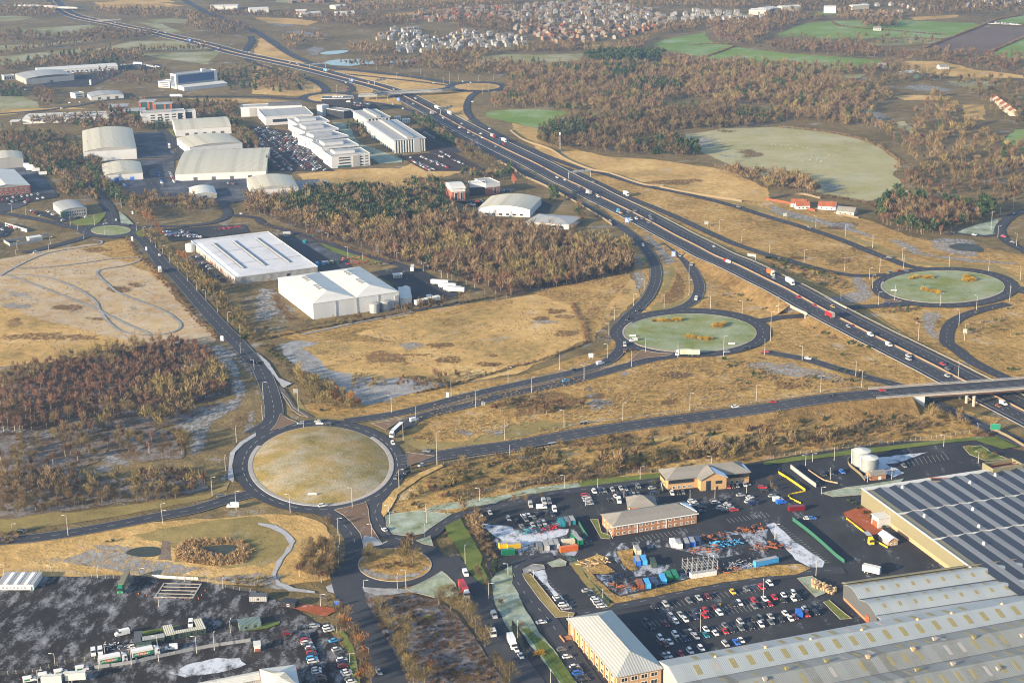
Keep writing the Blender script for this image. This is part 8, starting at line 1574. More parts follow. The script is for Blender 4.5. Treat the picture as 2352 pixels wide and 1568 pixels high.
for desc,s in(("around the big roundabout","t12 68,530,375 60,722,578 390,645,430 1353,908,747 1315,1355,1170 885,1525,1330 315,1568,1385 438,795,750 t02 2172,918,768 2072,1180,1045 1950,1408,1235 2170,1540,1370"),("along the dual carriageway","t12 1246,655,495 1470,740,595 1793,500,352 2316,375,228 2018,608,442 t22 875,155,12 1097,232,92 1227,100,-20 437,265,122 180,470,317 662,355,207"),("along the road to the overpass","t12 1663,1130,820 2283,900,730 2330,1040,965 t22 478,795,630 1018,725,562 1633,635,470 2243,540,385 t32 482,475,318 860,420,268 1745,345,185"),("on the western road and yard","t02 1483,1568,1478 t03 113,190,105 627,218,25 1494,100,-20 38,565,475 472,560,495 897,605,505 1285,585,530 1695,635,550 2050,705,612"),("among the yards at the bottom left","t03 508,1415,1295 1460,1375,1120 1210,1400,1235 965,1310,1205 1808,1298,1122 1970,1270,1090 2118,1110,985 350,1568,1445 910,1455,1330 1460,870,765"),("around the small roundabout","t13 755,210,38 768,290,228 760,470,322 1230,115,-10 1067,265,100 1568,105,-30 1550,265,112 1922,478,310 1378,695,515 1300,710,580 990,695,632 595,865,740 2138,800,632 t12 2055,1460,1340 1560,1568,1520 1220,1568,1490"),("by the two lower roads","t13 1035,1320,1258 863,1392,1292 2315,580,455 745,1100,1005 t23 52,1150,1000 355,1568,1450"),("around the brick offices","t22 485,1340,1222 787,1355,1268 1177,1260,1137 1833,1115,1055 675,1510,1415 1028,1430,1355 1635,1445,1375 1863,1440,1350 2153,1395,1310 t33 63,250,100"),("in the factory car parks","t23 1730,1110,900 2307,800,610 520,1030,945 198,600,515 830,800,720 t33 440,585,445"),("around the silver tanks yard","t32 1925,835,755 1612,965,855 1930,1120,1012 607,1095,980 345,1140,1035 572,1270,1175 912,1290,1185 1135,1265,1158 407,1105,1020 490,1400,1330"),("on the slip road below the green roundabout","t32 313,175,35 805,320,178"),("on the near side of the green roundabout","t22 1523,152,18 1943,135,-60 2320,120,-10"),("on the motorway side slip roads","t31 15,752,645 332,840,733 703,920,808 1025,932,812 438,520,415 708,610,495 960,710,598 1233,818,705 97,1315,1170 22,1560,1300 668,1190,1118 t21 1902,555,455 2110,650,545"),("around the right hand roundabout","t31 930,998,890 958,1085,950 1245,893,778 1663,880,762 2025,925,810 2315,1005,885 1163,1192,1062 1580,1243,1122 1913,1280,1143 2218,1198,1065 1013,1235,1115 1753,1415,1278 1378,1568,1390 1803,1555,1412 2048,545,380 2250,350,275 2110,612,508 2280,695,580 2132,405,322"),("above the green roundabout","t21 1213,1098,988 1117,1240,1135 940,1368,1255 890,1505,1400 1397,1258,1130 1625,1145,1005 1625,1000,878 1822,1268,1148 2113,1318,1192"),("down the tree-lined road","t01 1320,600,520 1383,660,575 1430,710,622 1497,775,690 1560,845,760 1637,920,835 1723,1015,920 1808,1100,1000 1893,1188,1090 1998,1298,1195 2095,1395,1295 2208,1520,1410 t02 2210,115,15 2335,260,168"),("around the first roundabout","t01 715,545,490 648,500,415 870,505,405 962,592,515 768,628,560 1255,550,480 463,670,605 448,725,668 148,775,718 110,380,305 240,408,330 157,708,640 1115,335,260 1020,235,160 925,110,75 1065,265,210"),("along the yard road by the middle wood","t11 462,565,475 602,590,515 660,610,570 818,655,610 967,700,655 1122,752,672 1293,810,755 1537,925,850 1703,985,910 1800,1025,960 845,785,700 980,820,755"),("around the far motorway junction","t10 85,870,812 297,885,830 460,870,812 540,860,795 740,845,780 1105,640,590 1240,655,600 1415,725,680 1510,680,628 1645,698,645 1778,775,668 1860,730,680 1955,830,770 2045,752,695 2180,740,685 2083,862,810 2133,838,780 1108,915,855 1210,935,875 1388,990,925 2040,1370,1280 1293,720,670 1553,745,690 1725,765,715")):
 L=[]
 for w in s.split():
  if w[0]=='t':tl=w
  else:L.append([tl]+[float(q)for q in w.split(',')])
 L.sort(key=lambda q:int(q[0][1])*2351+q[1])
 for i,q in enumerate(L):lamp(*q,"grey street lamp, %s from the left %s"%(nth(i),desc),'street lamps '+desc)
def sign(tile,x,y,w,h,lab,col,up=2.0,art=None,name='road_sign',posts=2,ang=0.0):
 g=G(P("%s %f,%f"%(tile,x,y))[0]);r=empty(name,g,math.atan2(-g.y,-g.x)+R(90)+ang,lab,'sign')
 MB().box(-w/2,w/2,-.05,.05,up,up+h).build('sign_panel',M[col],r);MB().box(-w/2-.12,w/2+.12,.06,.12,up-.1,up+h+.1).build('sign_back',M['sign_back'],r)
 for k in range(posts):s=0 if posts==1 else(k-.5)*w*.7;MB().cyl(s,.2,-.1,up+h*.9,.1,n=6).build('post',M['pole'],r)
 if art:
  mb=MB()
  for a in art:a=[q*(w if i%2==0 else h)for i,q in enumerate(a)];p,q,t=Vector((a[0],0,a[1])),Vector((a[2],0,a[3])),.045*w;d=(q-p).normalized();n_=Vector((-d.z,0,d.x))*t;mb.hexa([(v.x,-.051,up+v.z)for v in(p-n_,q-n_,q+n_,p+n_)],[(v.x,-.075,up+v.z)for v in(p-n_,q-n_,q+n_,p+n_)])
  mb.build('sign_legend',M['sign_white'],r)
 return r
ARW=[(-.3,.1,-.3,.9),(-.08,.1,-.08,.9),(.1,.1,.3,.85),(.28,.1,.36,.4)]
for t,x,y,lab in(('t21',1055,488,"blue and white motorway arrow sign where the slip road leaves"),('t21',1483,800,"blue and white motorway arrow sign between the curling slip roads"),('t31',15,1120,"blue and white motorway arrow sign above the underpass"),('t10',882,758,"small blue arrow sign on the far motorway"),('t10',1308,935,"blue sign beside the far overbridge")):sign(t,x,y,3.4,4.2,lab,'sign_blue',1.5,ARW)
for t,x,y,w,h,lab,c in(('t32',2085,830,5,3.4,"dark green direction sign on the slip road under the overpass",'sign_green'),('t10',1458,1080,6,3.4,"green motorway direction sign beside the finned office",'sign_green'),('t12',1760,515,1.6,3,"blue and white sign beside the dual carriageway",'sign_white'),('t12',2088,590,2,2,"grey backed sign on the straw bank of the dual carriageway",'sign_back'),('t22',725,160,2.8,2.4,"white direction sign before the green roundabout",'sign_white'),('t12',365,490,2.6,2.6,"grey backed direction sign where the tree-lined road meets the big roundabout",'sign_back'),('t31',155,430,3,2.6,"dark backed sign on the verge below the bungalows",'sign_back'),('t21',1785,505,3.2,2.6,"grey backed sign on the motorway verge",'sign_back'),('t21',1207,835,2.4,1.4,"small green sign on the frosted bank",'sign_green'),('t01',2040,1568,2,3.6,"white panel sign beside the tree-lined road",'sign_white'),('t01',1345,735,1.2,3,"small white map sign beside the tree-lined road",'sign_white'),('t01',1215,650,1.6,4,"white and blue estate marker at the first roundabout",'sign_white'),('t01',1218,400,1.3,2.6,"white pillar sign on the grass by the first roundabout",'sign_white'),('t31',1808,1505,2.4,2.6,"pale backed sign on the right edge slip road",'sign_back'),('t13',745,880,2.2,1.8,"blue and white direction sign at the red stone bank",'sign_blue')):sign(t,x,y,w,h,lab,c,1.6 if w>2 else.6)
for t,x,y,lab in(('t12',520,1440,"black and white chevron boards at the front of the big roundabout"),('t12',585,772,"black and white chevron boards at the back of the big roundabout"),('t21',1110,1530,"black and white chevron boards on the left of the green roundabout"),('t31',1155,1112,"black and white chevron boards on the left of the right hand roundabout"),('t22',2018,35,"black and white chevron boards on the right of the green roundabout")):
 g=G(P("%s %d,%d"%(t,x,y))[0]);z=mound_z(g)if t=='t12' and y>1000 else.5;r=empty('chevron_sign',(g.x,g.y,z),0,lab,'sign')
 for k in range(4):MB().box(k*1.1-2.2,k*1.1-1.25,-.03,.03,.6,1.5).build('chevron_board',M['sign_white'],r);MB().hexa([(k*1.1-2.0,-.05,.6),(k*1.1-1.7,-.05,.6),(k*1.1-1.4,-.05,1.05),(k*1.1-1.7,-.05,1.05)],[(k*1.1-2.0,-.035,.6),(k*1.1-1.7,-.035,.6),(k*1.1-1.4,-.035,1.05),(k*1.1-1.7,-.035,1.05)]).build('chevron',M['black'],r);MB().box(k*1.1-1.78,k*1.1-1.7,.04,.1,-.5,1.4).build('post',M['pole'],r)
def gantry(pts,h,lab):
 a,b=[G(p)for p in P(pts)];d=(b-a);L=d.length;r=empty('sign_gantry',a,math.atan2(d.y,d.x),lab,'gantry');mb=MB()
 for y in(-.7,.7):
  for z in(h,h+1.3):mb.bar((0,y,z),(L,y,z),.13)
  n=int(L/2)
  for k in range(n):mb.bar((k*L/n,y,h),((k+1)*L/n,y,h+1.3),.07)
 mb.build('truss',M['steel'],r)
 for x in(0,L):MB().cyl(x,0,-.1,h+1,.35,n=8).build('leg',M['steel'],r)
 for k in range(3):x=L*(.2+.28*k);MB().box(x,x+L*.2,.8,.95,h-.3,h+2.2).build('sign_panel',M['sign_back'],r)
gantry("t21 522,75 722,58",6,"steel lattice sign gantry over the motorway above the curved hall");gantry("t10 1695,1055 1812,1022",6,"steel sign gantry over the far motorway beyond the white lorry");gantry("t10 1090,785 1195,768",6,"steel sign gantry near the far overbridge");gantry("t10 495,632 640,622",6,"steel sign gantry beside the far pond")
g=empty('message_sign',G(P("t21 2235,845")[0]),2.5,"cantilever electronic message sign beside the motorway",'sign');MB().cyl(0,0,0,6.5,.35,n=8).build('leg',M['steel'],g);MB().box(-.5,7,-.3,.3,5,7).build('sign_panel',M['sign_back'],g)
p,h=height('t20',442,1385,1225);g=empty('phone_mast',p,0,"tall grey phone mast at the motorway side wood",'mast');MB().cyl(0,0,0,h,.35,.25,8).build('pole',M['pole'],g);MB().cyl(0,0,h-2,h+.5,.8,n=8).build('antenna_head',M['frame'],g);MB().box(-3,3,-2,2,0,1.8).build('cabinet',M['clad_green'],g)
def run(name,lab,cat,s,h,post=3.0,rails=((.55,.8),),mat='steel',pm='pole',solid=False,z=0.0,th=.05):
 c=np.array(crom([G(q)for q in P(s)],post));o=c[0].copy();r=empty(name,(o[0],o[1],z),0,lab,cat);d=c-o;mb=MB();mp=MB()
 for i in range(len(d)-1):
  a,b=d[i][:2],d[i+1][:2];e=(b-a)/max(np.linalg.norm(b-a),1e-6);n=np.array([-e[1],e[0]])*th/2
  for z0,z1 in rails:q=[a-n,b-n,b+n,a+n];mb.hexa([(*v,z0)for v in q],[(*v,z1)for v in q],0,True)
 mb.build('panel' if solid else 'rail',M[mat],r)
 for q in d:mp.box(q[0]-.07,q[0]+.07,q[1]-.07,q[1]+.07,-.1,h)
 k=mp.build('posts',M[pm],r);k['kind']='stuff'
WR=tuple((.2+.45*k,.24+.45*k)for k in range(5))
FEN=dict(h=2.1,rails=WR,mat='wire',pm='concrete')
RS=(("steel crash barrier above the road to the overpass","t22 530,772 850,728 1640,632 2351,540 t32 500,462 880,418"),("steel crash barrier below the road to the overpass","t12 1720,1118 2000,1062 2351,1015 t22 300,970 880,865 1600,740 2351,640 t32 500,575 1040,520"),("crash barrier on the far side of the dual carriageway","t12 1630,560 1900,480 2351,385 t22 200,335 500,250 760,170"),("crash barrier in the dual carriageway reserve","t12 1380,705 1700,615 2100,505 2351,440 t22 300,375 700,270 1050,195"),("crash barrier on the near side of the dual carriageway","t12 1750,650 2000,590 2351,510"))
for lab,s in RS:run('crash_barrier',lab,'barrier',s,.85)
for i,off in enumerate((16.5,-16.5)):
 o=mw_c[0];mb=MB();r=empty('crash_barrier',(o[0],o[1],0),0,"long steel crash barrier on the %s verge of the motorway"%("north east","south west")[i],'barrier')
 for k in range(len(mw_c)-1):
  q=[np.array([*(mw_c[j][:2]+mw_n[j]*(off+e)),mw_c[j][2]])-np.array([o[0],o[1],0])for j,e in((k,-.08),(k+1,-.08),(k+1,.08),(k,.08))];mb.hexa([v+[0,0,.4]for v in q],[v+[0,0,.75]for v in q],0,True)
 mb.build('rail',M['steel'],r)
o=mw_c[0];r=empty('central_barrier',(o[0],o[1],0),0,"tan concrete barrier down the middle of the motorway",'barrier');mb=MB()
for k in range(len(mw_c)-1):
 q=lambda w:[np.array([*(mw_c[j][:2]+mw_n[j]*e),mw_c[j][2]])-np.array([o[0],o[1],0])for j,e in((k,-w),(k+1,-w),(k+1,w),(k,w))]
 mb.hexa([v-[0,0,.2]for v in q(.45)],[v+[0,0,1.0]for v in q(.22)],0,True)
mb.build('barrier_wall',M['barrier'],r)
for lab,s in(("pale timber noise fence right of the far slip road","t20 -20,1200 110,1290 350,1375 500,1470 720,1560 t21 900,30 1200,130 1390,145"),("pale timber noise fence beside the frosted ditch","t21 1355,155 1600,205 1850,245 2110,285"),("pale timber fence left of the motorway collector road","t10 2230,1490 2351,1545 t21 100,50 290,135 480,235 680,350 890,480 920,510")):run('timber_fence',lab,'fence',s,2.2,4,((0,2.1),),'fence_wood','fence_wood',True,th=.12)
run('timber_fence',"red stained fence in front of the bungalows",'fence',"t31 -20,265 200,305 430,372",1.9,3,((0,1.9),),'fence_red','fence_red',True,th=.1);run('garden_wall',"pale garden wall under the grey roofed bungalow",'wall',"t31 610,388 720,415 830,438",1.6,4,((0,1.6),),'fence_wood','fence_wood',True,th=.3);run('timber_fence',"tan and red fence behind the bungalow gardens",'fence',"t31 0,265 280,218 480,255",1.8,3,((0,1.8),),'fence_wood','fence_red',True,th=.1)
run('yard_fence',"concrete post mesh fence along the top of the black yard",'fence',"t03 0,560 300,550 560,560 900,605 1240,610 1450,600 1850,640 1950,665 2200,720 2300,730",**FEN);run('yard_fence',"concrete post mesh fence at the bottom left lane",'fence',"t03 0,1500 300,1470 600,1395 870,1350 1180,1290 1300,1250",**FEN);run('palisade_fence',"grey palisade fence between the lane and the snowy yard",'fence',"t03 870,1440 1200,1395 1500,1330 1900,1250 2300,1190",2.0,2.5,((.1,1.9),),'steel','steel',True);run('estate_fence',"concrete post mesh fence behind the brick offices",'fence',"t12 1980,1420 2100,1380 2351,1340 t22 0,1345 400,1280 800,1230 1380,1190",**FEN);run('estate_fence',"concrete post mesh fence behind the tanks",'fence',"t32 0,1075 400,1020 800,970 1400,905 1850,840",**FEN)
run('mesh_fence',"green mesh fence through the parking bays by the gatehouse",'fence',"t33 225,80 370,190 510,310 620,410 700,470",2.4,3,((.1,2.3),),'green_mesh','green_mesh',True);run('mesh_fence',"green mesh fence beside the container compound",'fence',"t23 590,70 640,160 690,240",2.4,3,((.1,2.3),),'green_mesh','green_mesh',True);run('mesh_fence',"green mesh fence above the small snowy car park",'fence',"t23 450,390 560,450 700,600 890,830",2.2,3,WR,'green_mesh','green_mesh');run('verge_fence',"green mesh fence along the frosted verge",'fence',"t13 2350,1100 t23 130,1050 240,1270 380,1460 480,1600",1.8,3,WR,'green_mesh','green_mesh')
run('yellow_barrier',"yellow railing by the silver tank yard gate",'barrier',"t32 95,1210 200,1275 340,1372",1.6,2,((.3,1.5),),'yellow','yellow',True,th=.3);run('yellow_barrier',"yellow railing curving beside the white van",'barrier',"t32 340,1378 200,1410 200,1440 300,1490",1.2,2,((.3,1.1),),'yellow','yellow',True);run('yellow_barrier',"yellow railing in front of the saw-tooth factory entrance",'barrier',"t33 720,68 880,190 960,255 1095,332",1.3,2,((.3,1.2),),'yellow','yellow',True);run('long_wall',"grey boundary wall of the silver tank yard",'wall',"t32 208,1165 330,1260 440,1340",2.6,5,((0,2.6),),'clad_grey','clad_grey',True,th=.4);run('long_wall',"pinkish low wall inside the silver tank yard",'wall',"t32 370,1185 520,1280 640,1305",1,5,((0,1),),'stone_peach','stone_peach',True,th=.3);run('long_wall',"curved tan wall round the silver tanks",'wall',"t32 735,1080 745,1140 850,1230 890,1280",1.8,3,((0,1.8),),'fence_wood','fence_wood',True,th=.3);run('white_wall',"row of white panels at the top of the black yard",'wall',"t03 1395,598 1620,612 1820,622",1.6,3,((.1,1.6),),'render','render',True);run('long_wall',"pale wall beside the slip road under the overpass",'wall',"t32 2060,815 2200,880 2351,970",2,5,((0,2),),'fence_wood','fence_wood',True,th=.4)
for x,y,lab in((662,765,"glass bus shelter above the road to the overpass"),(368,960,"glass bus shelter below the road to the overpass")):
 p,a=heading('t22',x,y,(60,-9));r=empty('bus_shelter',p,a,lab,'bus shelter');MB().box(-2.2,2.2,-.75,.75,2.3,2.45).build('roof',M['steel'],r);MB().box(-2.2,2.2,.68,.72,.3,2.2).build('glass_panel',M['glass'],r)
 for q in(-2.1,0,2.1):MB().box(q-.05,q+.05,.6,.7,0,2.3).build('post',M['steel'],r)
b=Bld('foundation_frame',"rectangular pale concrete foundation frame with cross beams in the black yard",'foundation',"t03 1425,770","t03 1770,778","t03 1525,645",.6)
for k in range(5):b.one('cross_beam','concrete',MB().box(0,b.L,b.D*k/4-.25,b.D*k/4+.25,0,.6-.01*k))
for x in(0,b.L):b.one('side_beam','concrete',MB().box(x-.3,x+.3,-.3,b.D+.3,0,.63))
for i,(x,y)in enumerate(((1275,750),(1378,718),(1350,765),(1445,785),(1537,785),(1610,788),(1695,792),(1745,793),(1823,793),(1852,760),(1885,718))):g=empty('traffic_cone',G(P("t03 %d,%d"%(x,y))[0],.4),0,"orange traffic cone, %s from the left by the foundation frame"%nth(i),'cone','traffic cones');MB().cyl(0,0,0,.9,.25,.05,8).build('cone_body',PAINT['orange'],g);MB().box(-.3,.3,-.3,.3,0,.06).build('base',M['black'],g)
b=Bld('scaffold_rack',"tall grey scaffold storage rack above the long white container",'rack',"t23 1600,480","t23 1890,450",None,6.5,6)
mb=MB()
for k in range(7):
 for y in(0,6):mb.bar((b.L*k/6,y,0),(b.L*k/6,y,7.2),.1)
for z in(3,4.7,6.4):
 for y in(0,6):mb.bar((0,y,z),(b.L,y,z),.08)
 for k in range(7):mb.bar((b.L*k/6,0,z),(b.L*k/6,6,z),.08)
b.one('frame','steel',mb)
for i in range(26):
 g=G(P("t33 %d,%d"%(410+(i%9)*26+random.randint(-6,6),640+(i//9)*22+(i%9)*9))[0],.5);r=empty('pallet_stack',g,.5,"pale timber pallet stack on the frosted verge by the factory",'pallets','pallet stacks by the factory');mb=MB();n=random.randint(6,13)
 for k in range(n):mb.box(-.6,.6,-.5,.5,k*.16,k*.16+.1)
 mb.build('boards',M['timber'],r)
for t,x,y,c,lab in(('t23',1050,690,'rust',"heap of curved rusty steel frames by the blue containers"),('t23',1850,235,'rust',"rusty scrap heap at the top of the compound"),('t23',1960,300,'sky blue',"blue steel sections beside the rusty scrap heap"),('t23',2190,165,'rust',"orange brown machine parts at the compound's far end"),('t23',2310,320,'rust',"rusty beams on the right side of the compound"),('t33',60,330,'rust',"rust and yellow girders by the frosted track"),('t23',1770,355,'rust',"line of rusty parts behind the white rack container"),('t23',1960,545,'rust',"stacked rusty plates right of the white container"),('t23',930,610,'dark blue',"bundle of blue steel beams left of the rusty frames"),('t23',2080,490,'silver',"grey pipe stock near the long pale blue container"),('t23',760,470,'timber',"timber and pipe stock on the tan bank"),('t23',190,180,'teal',"row of mixed drums and hoses in the container compound"),('t23',320,155,'red',"red and grey machines in the container compound"),('t11',960,845,'red',"rows of red machines behind the white warehouse"),('t11',900,810,'orange',"orange and red machines behind the white warehouse"),('t01',2100,530,'red',"red plant machines in the trading estate yard"),('t03',1090,1240,'silver',"snowy steel beams beside the trailer vans")):
 p,a=heading(t,x,y,(60,-8),.45);r=empty('scrap_heap',p,a,lab,'stock');mb=MB();w=7 if t[2]=='3' else 11
 for k in range(34):u=Vector((random.uniform(-w,w),random.uniform(-3,3),random.uniform(.2,1.6)));v=u+Vector((random.uniform(-2.5,2.5),random.uniform(-2,2),random.uniform(-.6,.8)));mb.bar(u,v,random.uniform(.1,.3))
 mb.build('pieces',PAINT[c]if c in PAINT else M[c],r)['kind']='stuff'
mk=MB()
def bays(tile,s,d,n,ln):
 p0,p1=P(tile+' '+s)
 for k in range(n+1):
  x,y=p0[0]+(p1[0]-p0[0])*k/n,p0[1]+(p1[1]-p0[1])*k/n;a=G((x,y),.47);e=(G((x+d[0]*.109,y+d[1]*.109),.47)-a).normalized();q=Vector((-e.y,e.x,0))*.06;mk.face([a-q-e*ln/2,a-q+e*ln/2,a+q+e*ln/2,a+q-e*ln/2])
for a in(("1290,880 2340,680",26,5),("1440,960 2340,800",24,5),("1220,1030 2340,850",28,5),("1490,1140 2290,990",22,5),("1350,1190 2290,1040",24,5)):bays('t23',a[0],Dg,a[1],a[2])
bays('t23',"1150,245 1600,165",(40,40),12,5);bays('t23',"1990,75 2351,20",(40,40),10,5);bays('t32',"1250,1115 1640,1050",(40,60),10,9);bays('t33',"100,130 520,460",(60,-10),18,5);bays('t23',"240,560 520,880",(60,-8),14,5);bays('t22',"700,1400 1180,1340",(14,40),11,5)
k=obj('road_marking',mk.mesh('road_marking'),M['line']);k['kind']='structure'
def person(t,x,y,lab,top,z=.5):
 g=G(P("%s %d,%d"%(t,x,y))[0],z);me=bpy.data.meshes.new('person');V=[(0,0,.95),(0,0,1.2),(0,0,1.42),(0,0,1.52),(.01,0,1.66),(.02,-.19,1.4),(.05,-.26,1.12),(.14,-.25,.88),(.02,.19,1.4),(-.03,.26,1.12),(.02,.26,.86),(0,-.1,.88),(.1,-.1,.48),(.04,-.1,.06),(.16,-.1,.03),(0,.1,.88),(-.06,.1,.48),(-.16,.1,.06),(-.05,.1,.03)]
 me.from_pydata(V,[(0,1),(1,2),(2,3),(3,4),(2,5),(5,6),(6,7),(2,8),(8,9),(9,10),(0,11),(11,12),(12,13),(13,14),(0,15),(15,16),(16,17),(17,18)],[]);o=obj('person',me,PAINT[top]);o.location=g;tag(o,lab,'person')
 m=o.modifiers.new('skin','SKIN');RAD=(.17,.16,.17,.07,.11,.07,.055,.045,.07,.055,.045,.1,.075,.05,.05,.1,.075,.05,.05)
 for q,rd in zip(me.skin_vertices[0].data,RAD):q.radius=(rd,rd)
 me.skin_vertices[0].data[0].use_root=True;o.modifiers.new('smooth','SUBSURF').levels=1
person('t23',1910,860,"person in a hi-vis yellow jacket walking in the factory car park",'yellow');person('t13',1825,375,"person in dark clothes walking by the small roundabout, left of two",'black');person('t13',1845,378,"person in dark clothes walking by the small roundabout, right of two",'dark blue')
sm=MB().hexa([(-.5,-.2,.4),(.5,-.2,.4),(.5,.2,.4),(-.5,.2,.4)],[(-.55,-.26,.95),(.45,-.26,.9),(.45,.26,.9),(-.55,.26,.95)],0,True).box(.42,.78,-.1,.1,.75,1.05)
for sx in(-.4,.35):
 for sy in(-.15,.15):sm.box(sx-.05,sx+.05,sy-.05,sy+.05,0,.45)
sm.v=[tuple(.7*q for q in p)for p in sm.v];sm=sm.mesh('sheep');sm.materials.append(M['render'])
for x,y in(tuple(map(int,q.split(',')))for q in "35,1325 70,1328 120,1335 185,1330 208,1368 270,1342 318,1350 285,1440 360,1355 400,1440 455,1447 480,1490 427,1500 560,1420 590,1415 617,1412 605,1435 560,1445 530,1450 490,1480 385,1468 447,1470 315,1480 475,1335 190,1268".split(',,')[0].split()):tag(obj('sheep',sm,None,None,G(P("t30 %d,%d"%(x,y))[0],.1),random.uniform(0,6)),"white sheep grazing in the big frosted pasture",'sheep','sheep in the pasture')
# houses
def hmesh(wl,rf,L,Wd,h,rise):
 mb=MB().box(-L/2,L/2,-Wd/2,Wd/2,0,h)
 for a,b_,z0,z1 in((-Wd/2-.3,0,h-.1,h+rise),(0,Wd/2+.3,h+rise,h-.1)):lo=[(-L/2-.2,a,z0),(L/2+.2,a,z0),(L/2+.2,b_,z1),(-L/2-.2,b_,z1)];mb.hexa(lo,[(q[0],q[1],q[2]+.15)for q in lo],1)
 for s in(-1,1):mb.face([(s*L/2,-Wd/2,h),(s*L/2,Wd/2,h),(s*L/2,0,h+rise)])
 for s in(-1,1):
  for x in(-L*.25,L*.2):
   for z in(1,3.4):mb.box(x-.6,x+.6,s*Wd/2-.03,s*Wd/2+.03,z,z+1.2,2)
 me=mb.mesh('house');[me.materials.append(M[q])for q in(wl,rf,'glass')];return me
def estate(desc,s,sp,d,pal,individually,L=8):
 xy=S(s,sp);v=G(P(s)[0]);a0=d;o=np.argsort(xy[:,1]);V=[];Fc=[];Mi=[];mats=[];off=0
 for n,i in enumerate(o):
  wl,rf=random.choice(pal);q=HM.setdefault((wl,rf,L),hmesh(wl,rf,L,6.8,4.6,2.3));rz=a0+random.choice((0,0,math.pi/2))+random.uniform(-.2,.2)
  if n<individually:tag(obj('house',q,None,None,(xy[i][0],xy[i][1],0),rz),"%s house with %s roof in %s"%(wl.split('_')[-1],'dark' if rf=='slate' else 'red',desc),'house','houses in '+desc);continue
  c,s_=math.cos(rz),math.sin(rz);V+=[(p.co.x*c-p.co.y*s_+xy[i][0],p.co.x*s_+p.co.y*c+xy[i][1],p.co.z)for p in q.vertices]
  ids=[mats.index(m)if m in mats else(mats.append(m)or len(mats)-1)for m in q.materials];Fc+=[tuple(k+off for k in p.vertices)for p in q.polygons];Mi+=[ids[p.material_index]for p in q.polygons];off+=len(q.vertices)
 if V:me=bpy.data.meshes.new('distant_houses');me.from_pydata(V,[],Fc);ob=obj('distant_houses',me,mats);me.polygons.foreach_set("material_index",Mi);tag(ob,"remaining houses of "+desc,None,None,'stuff')
HM={};WH=[('far_white','slate')]*4+[('far_cream','slate')];BR=[('far_buff','slate'),('far_brick','slate'),('far_cream','slate'),('far_brick','tile_red')];MX=WH+BR[:2]
estate("the new white estate by the far pond","t10 1200,450 1340,370 1500,340 1700,360 1900,290 2351,330 t20 190,395 0,435 t10 1950,450 1750,490 1400,485",20,.5,WH,95)
estate("the building site estate","t10 1060,370 1230,270 1500,270 1550,330 1400,350 1200,380",19,.5,WH+[('far_brick','slate')],22)
estate("the brick estate at the top","t10 1400,170 1480,110 1800,80 2351,60 2351,180 2000,180 1800,200 1450,205",24,.2,BR,50)
estate("the middle brick estate","t20 0,260 250,230 600,250 900,240 1500,240 1200,300 1000,350 700,390 400,390 100,320",23,.8,BR,60);estate("the white hillside estate","t20 0,60 400,30 900,20 1300,100 1400,160 1400,240 700,230 200,200 0,210",23,.3,MX,40);estate("the upper right estate","t20 1400,150 1700,90 2330,130 2330,180 1700,195 1450,220",24,.1,WH,20);estate("the far corner suburb","t30 700,60 1250,40 1250,150 760,150 t30 1750,60 1900,10 2351,10 2351,60 1800,70",24,.4,MX,0);estate("the far top streets","t10 300,-10 900,-20 900,20 300,30",18,.1,BR,0)
for i,(x,y)in enumerate(((2085,935),(2125,965),(2165,995),(2205,1025),(2245,1055))):p,a=heading('t30',x,y,(40,30));tag(obj('terraced_house',HM.setdefault('t',hmesh('cream','tile_red',13,9,5.5,3)),None,None,p,a),"cream terraced house with red roof, %s from the left in the row"%nth(i),'house','terraced row at the right edge')
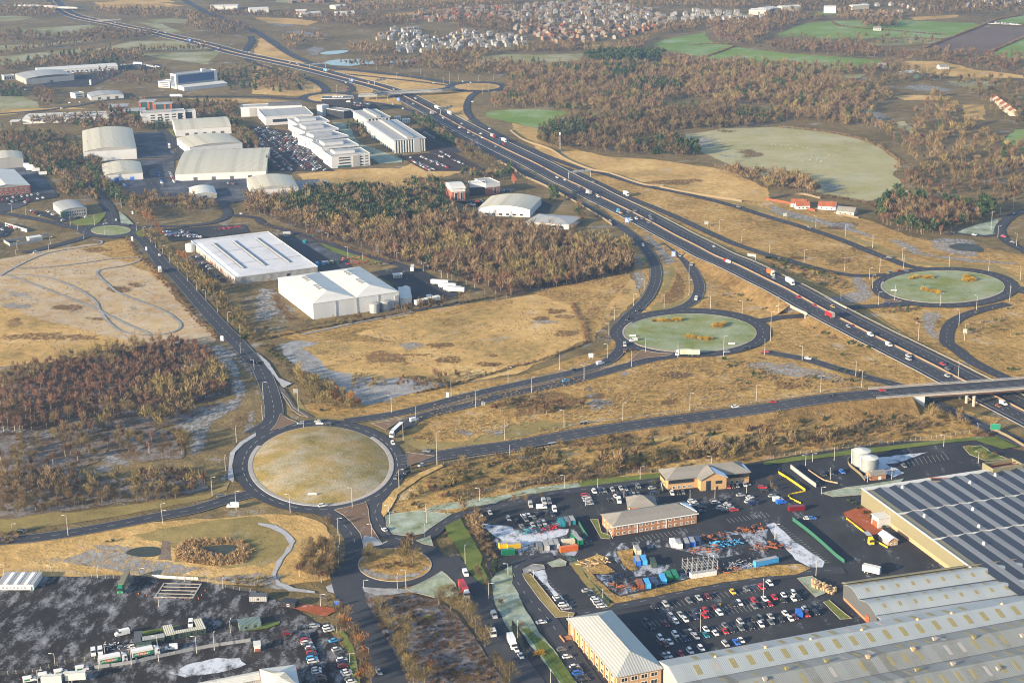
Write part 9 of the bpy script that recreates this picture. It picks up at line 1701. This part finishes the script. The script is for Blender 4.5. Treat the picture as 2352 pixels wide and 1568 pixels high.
for lab,fl,fr,dp,rf,wl in(("long white bungalow with red roof, left of the three homes","t31 208,297","t31 345,305",11,'tile_red','render'),("small red roofed garage in front of the long bungalow","t31 262,322","t31 385,318",7,'tile_red','render'),("white house with steep orange red gabled roof, middle of the three homes","t31 458,320","t31 620,330",12,'tile_red','render'),("cream bungalow with grey roof, right of the three homes","t31 630,365","t31 790,380",11,'slate','cream'),("white farmhouse alone in the upper green field","t30 970,262","t30 1040,262",9,'slate','render'),("white house on the brown field near the farm sheds","t30 1580,615","t30 1665,612",12,'slate','render'),("pale cottage at the end of the long green field","t30 1015,600","t30 1085,600",10,'slate','cream')):
 b=Bld('bungalow',lab,'house',fl,fr,None,3.2,dp);b.walls(wl);b.gable(rf,3.2,'x',gmat=wl);b.windows('front',3,1,b.L-1,.9,1.3,1.2);b.one('chimney','brick_red',MB().box(b.L*.7,b.L*.7+.8,dp/2-.4,dp/2+.4,4,7.2))
for lab,fl,fr,dp,h,wl in(("long white distant shed at the top left","t00 1930,60","t00 2180,55",30,7,'render'),("pale distant shed at the top edge","t10 -60,85","t10 115,78",30,7,'render'),("white distant factory left of the far wood","t10 415,128","t10 600,115",24,6,'render'),("white distant factory with orange end","t10 740,120","t10 908,112",24,6,'render'),("far brick block beside the white factories","t10 360,100","t10 460,98",20,7,'brick_orange'),("domed pale hall in the far town","t10 730,58","t10 835,50",26,6,'cream'),("big cream shed at the top right of the town","t20 2175,92","t20 2351,98",34,8,'cream'),("dark ended cream hall at the top right","t30 0,85","t30 100,70",30,8,'cream'),("long cream school block at the top right","t30 130,65","t30 300,55",18,9,'cream'),("white gabled block at the top right","t30 515,65","t30 625,65",16,11,'render'),("green roofed farm shed in the valley","t30 1400,700","t30 1530,690",16,4,'clad_green'),("dark farm shed in the valley","t30 1270,670","t30 1390,660",16,4,'clad_dark'),("long cream block in the far town","t30 780,55","t30 930,45",12,7,'cream')):
 b=Bld('distant_building',lab,'building',fl,fr,None,h,dp);b.walls(wl);b.gable('clad_green' if 'green' in lab else 'roof_white',2,'x',gmat=wl)
# the winter air
m=bpy.data.materials.new("thin_blue_haze");m.use_nodes=True;t=m.node_tree;t.nodes.clear()
out=t.nodes.new("ShaderNodeOutputMaterial");pv=t.nodes.new("ShaderNodeVolumePrincipled")
pv.inputs["Color"].default_value=(.20,.32,.53,1);pv.inputs["Density"].default_value=HAZE;pv.inputs["Anisotropy"].default_value=0.2
t.links.new(pv.outputs[0],out.inputs["Volume"])
hz=MB().box(-8990,8990,-190,15900,-1.0,HCAM+25).build('haze',m);hz['kind']='stuff'
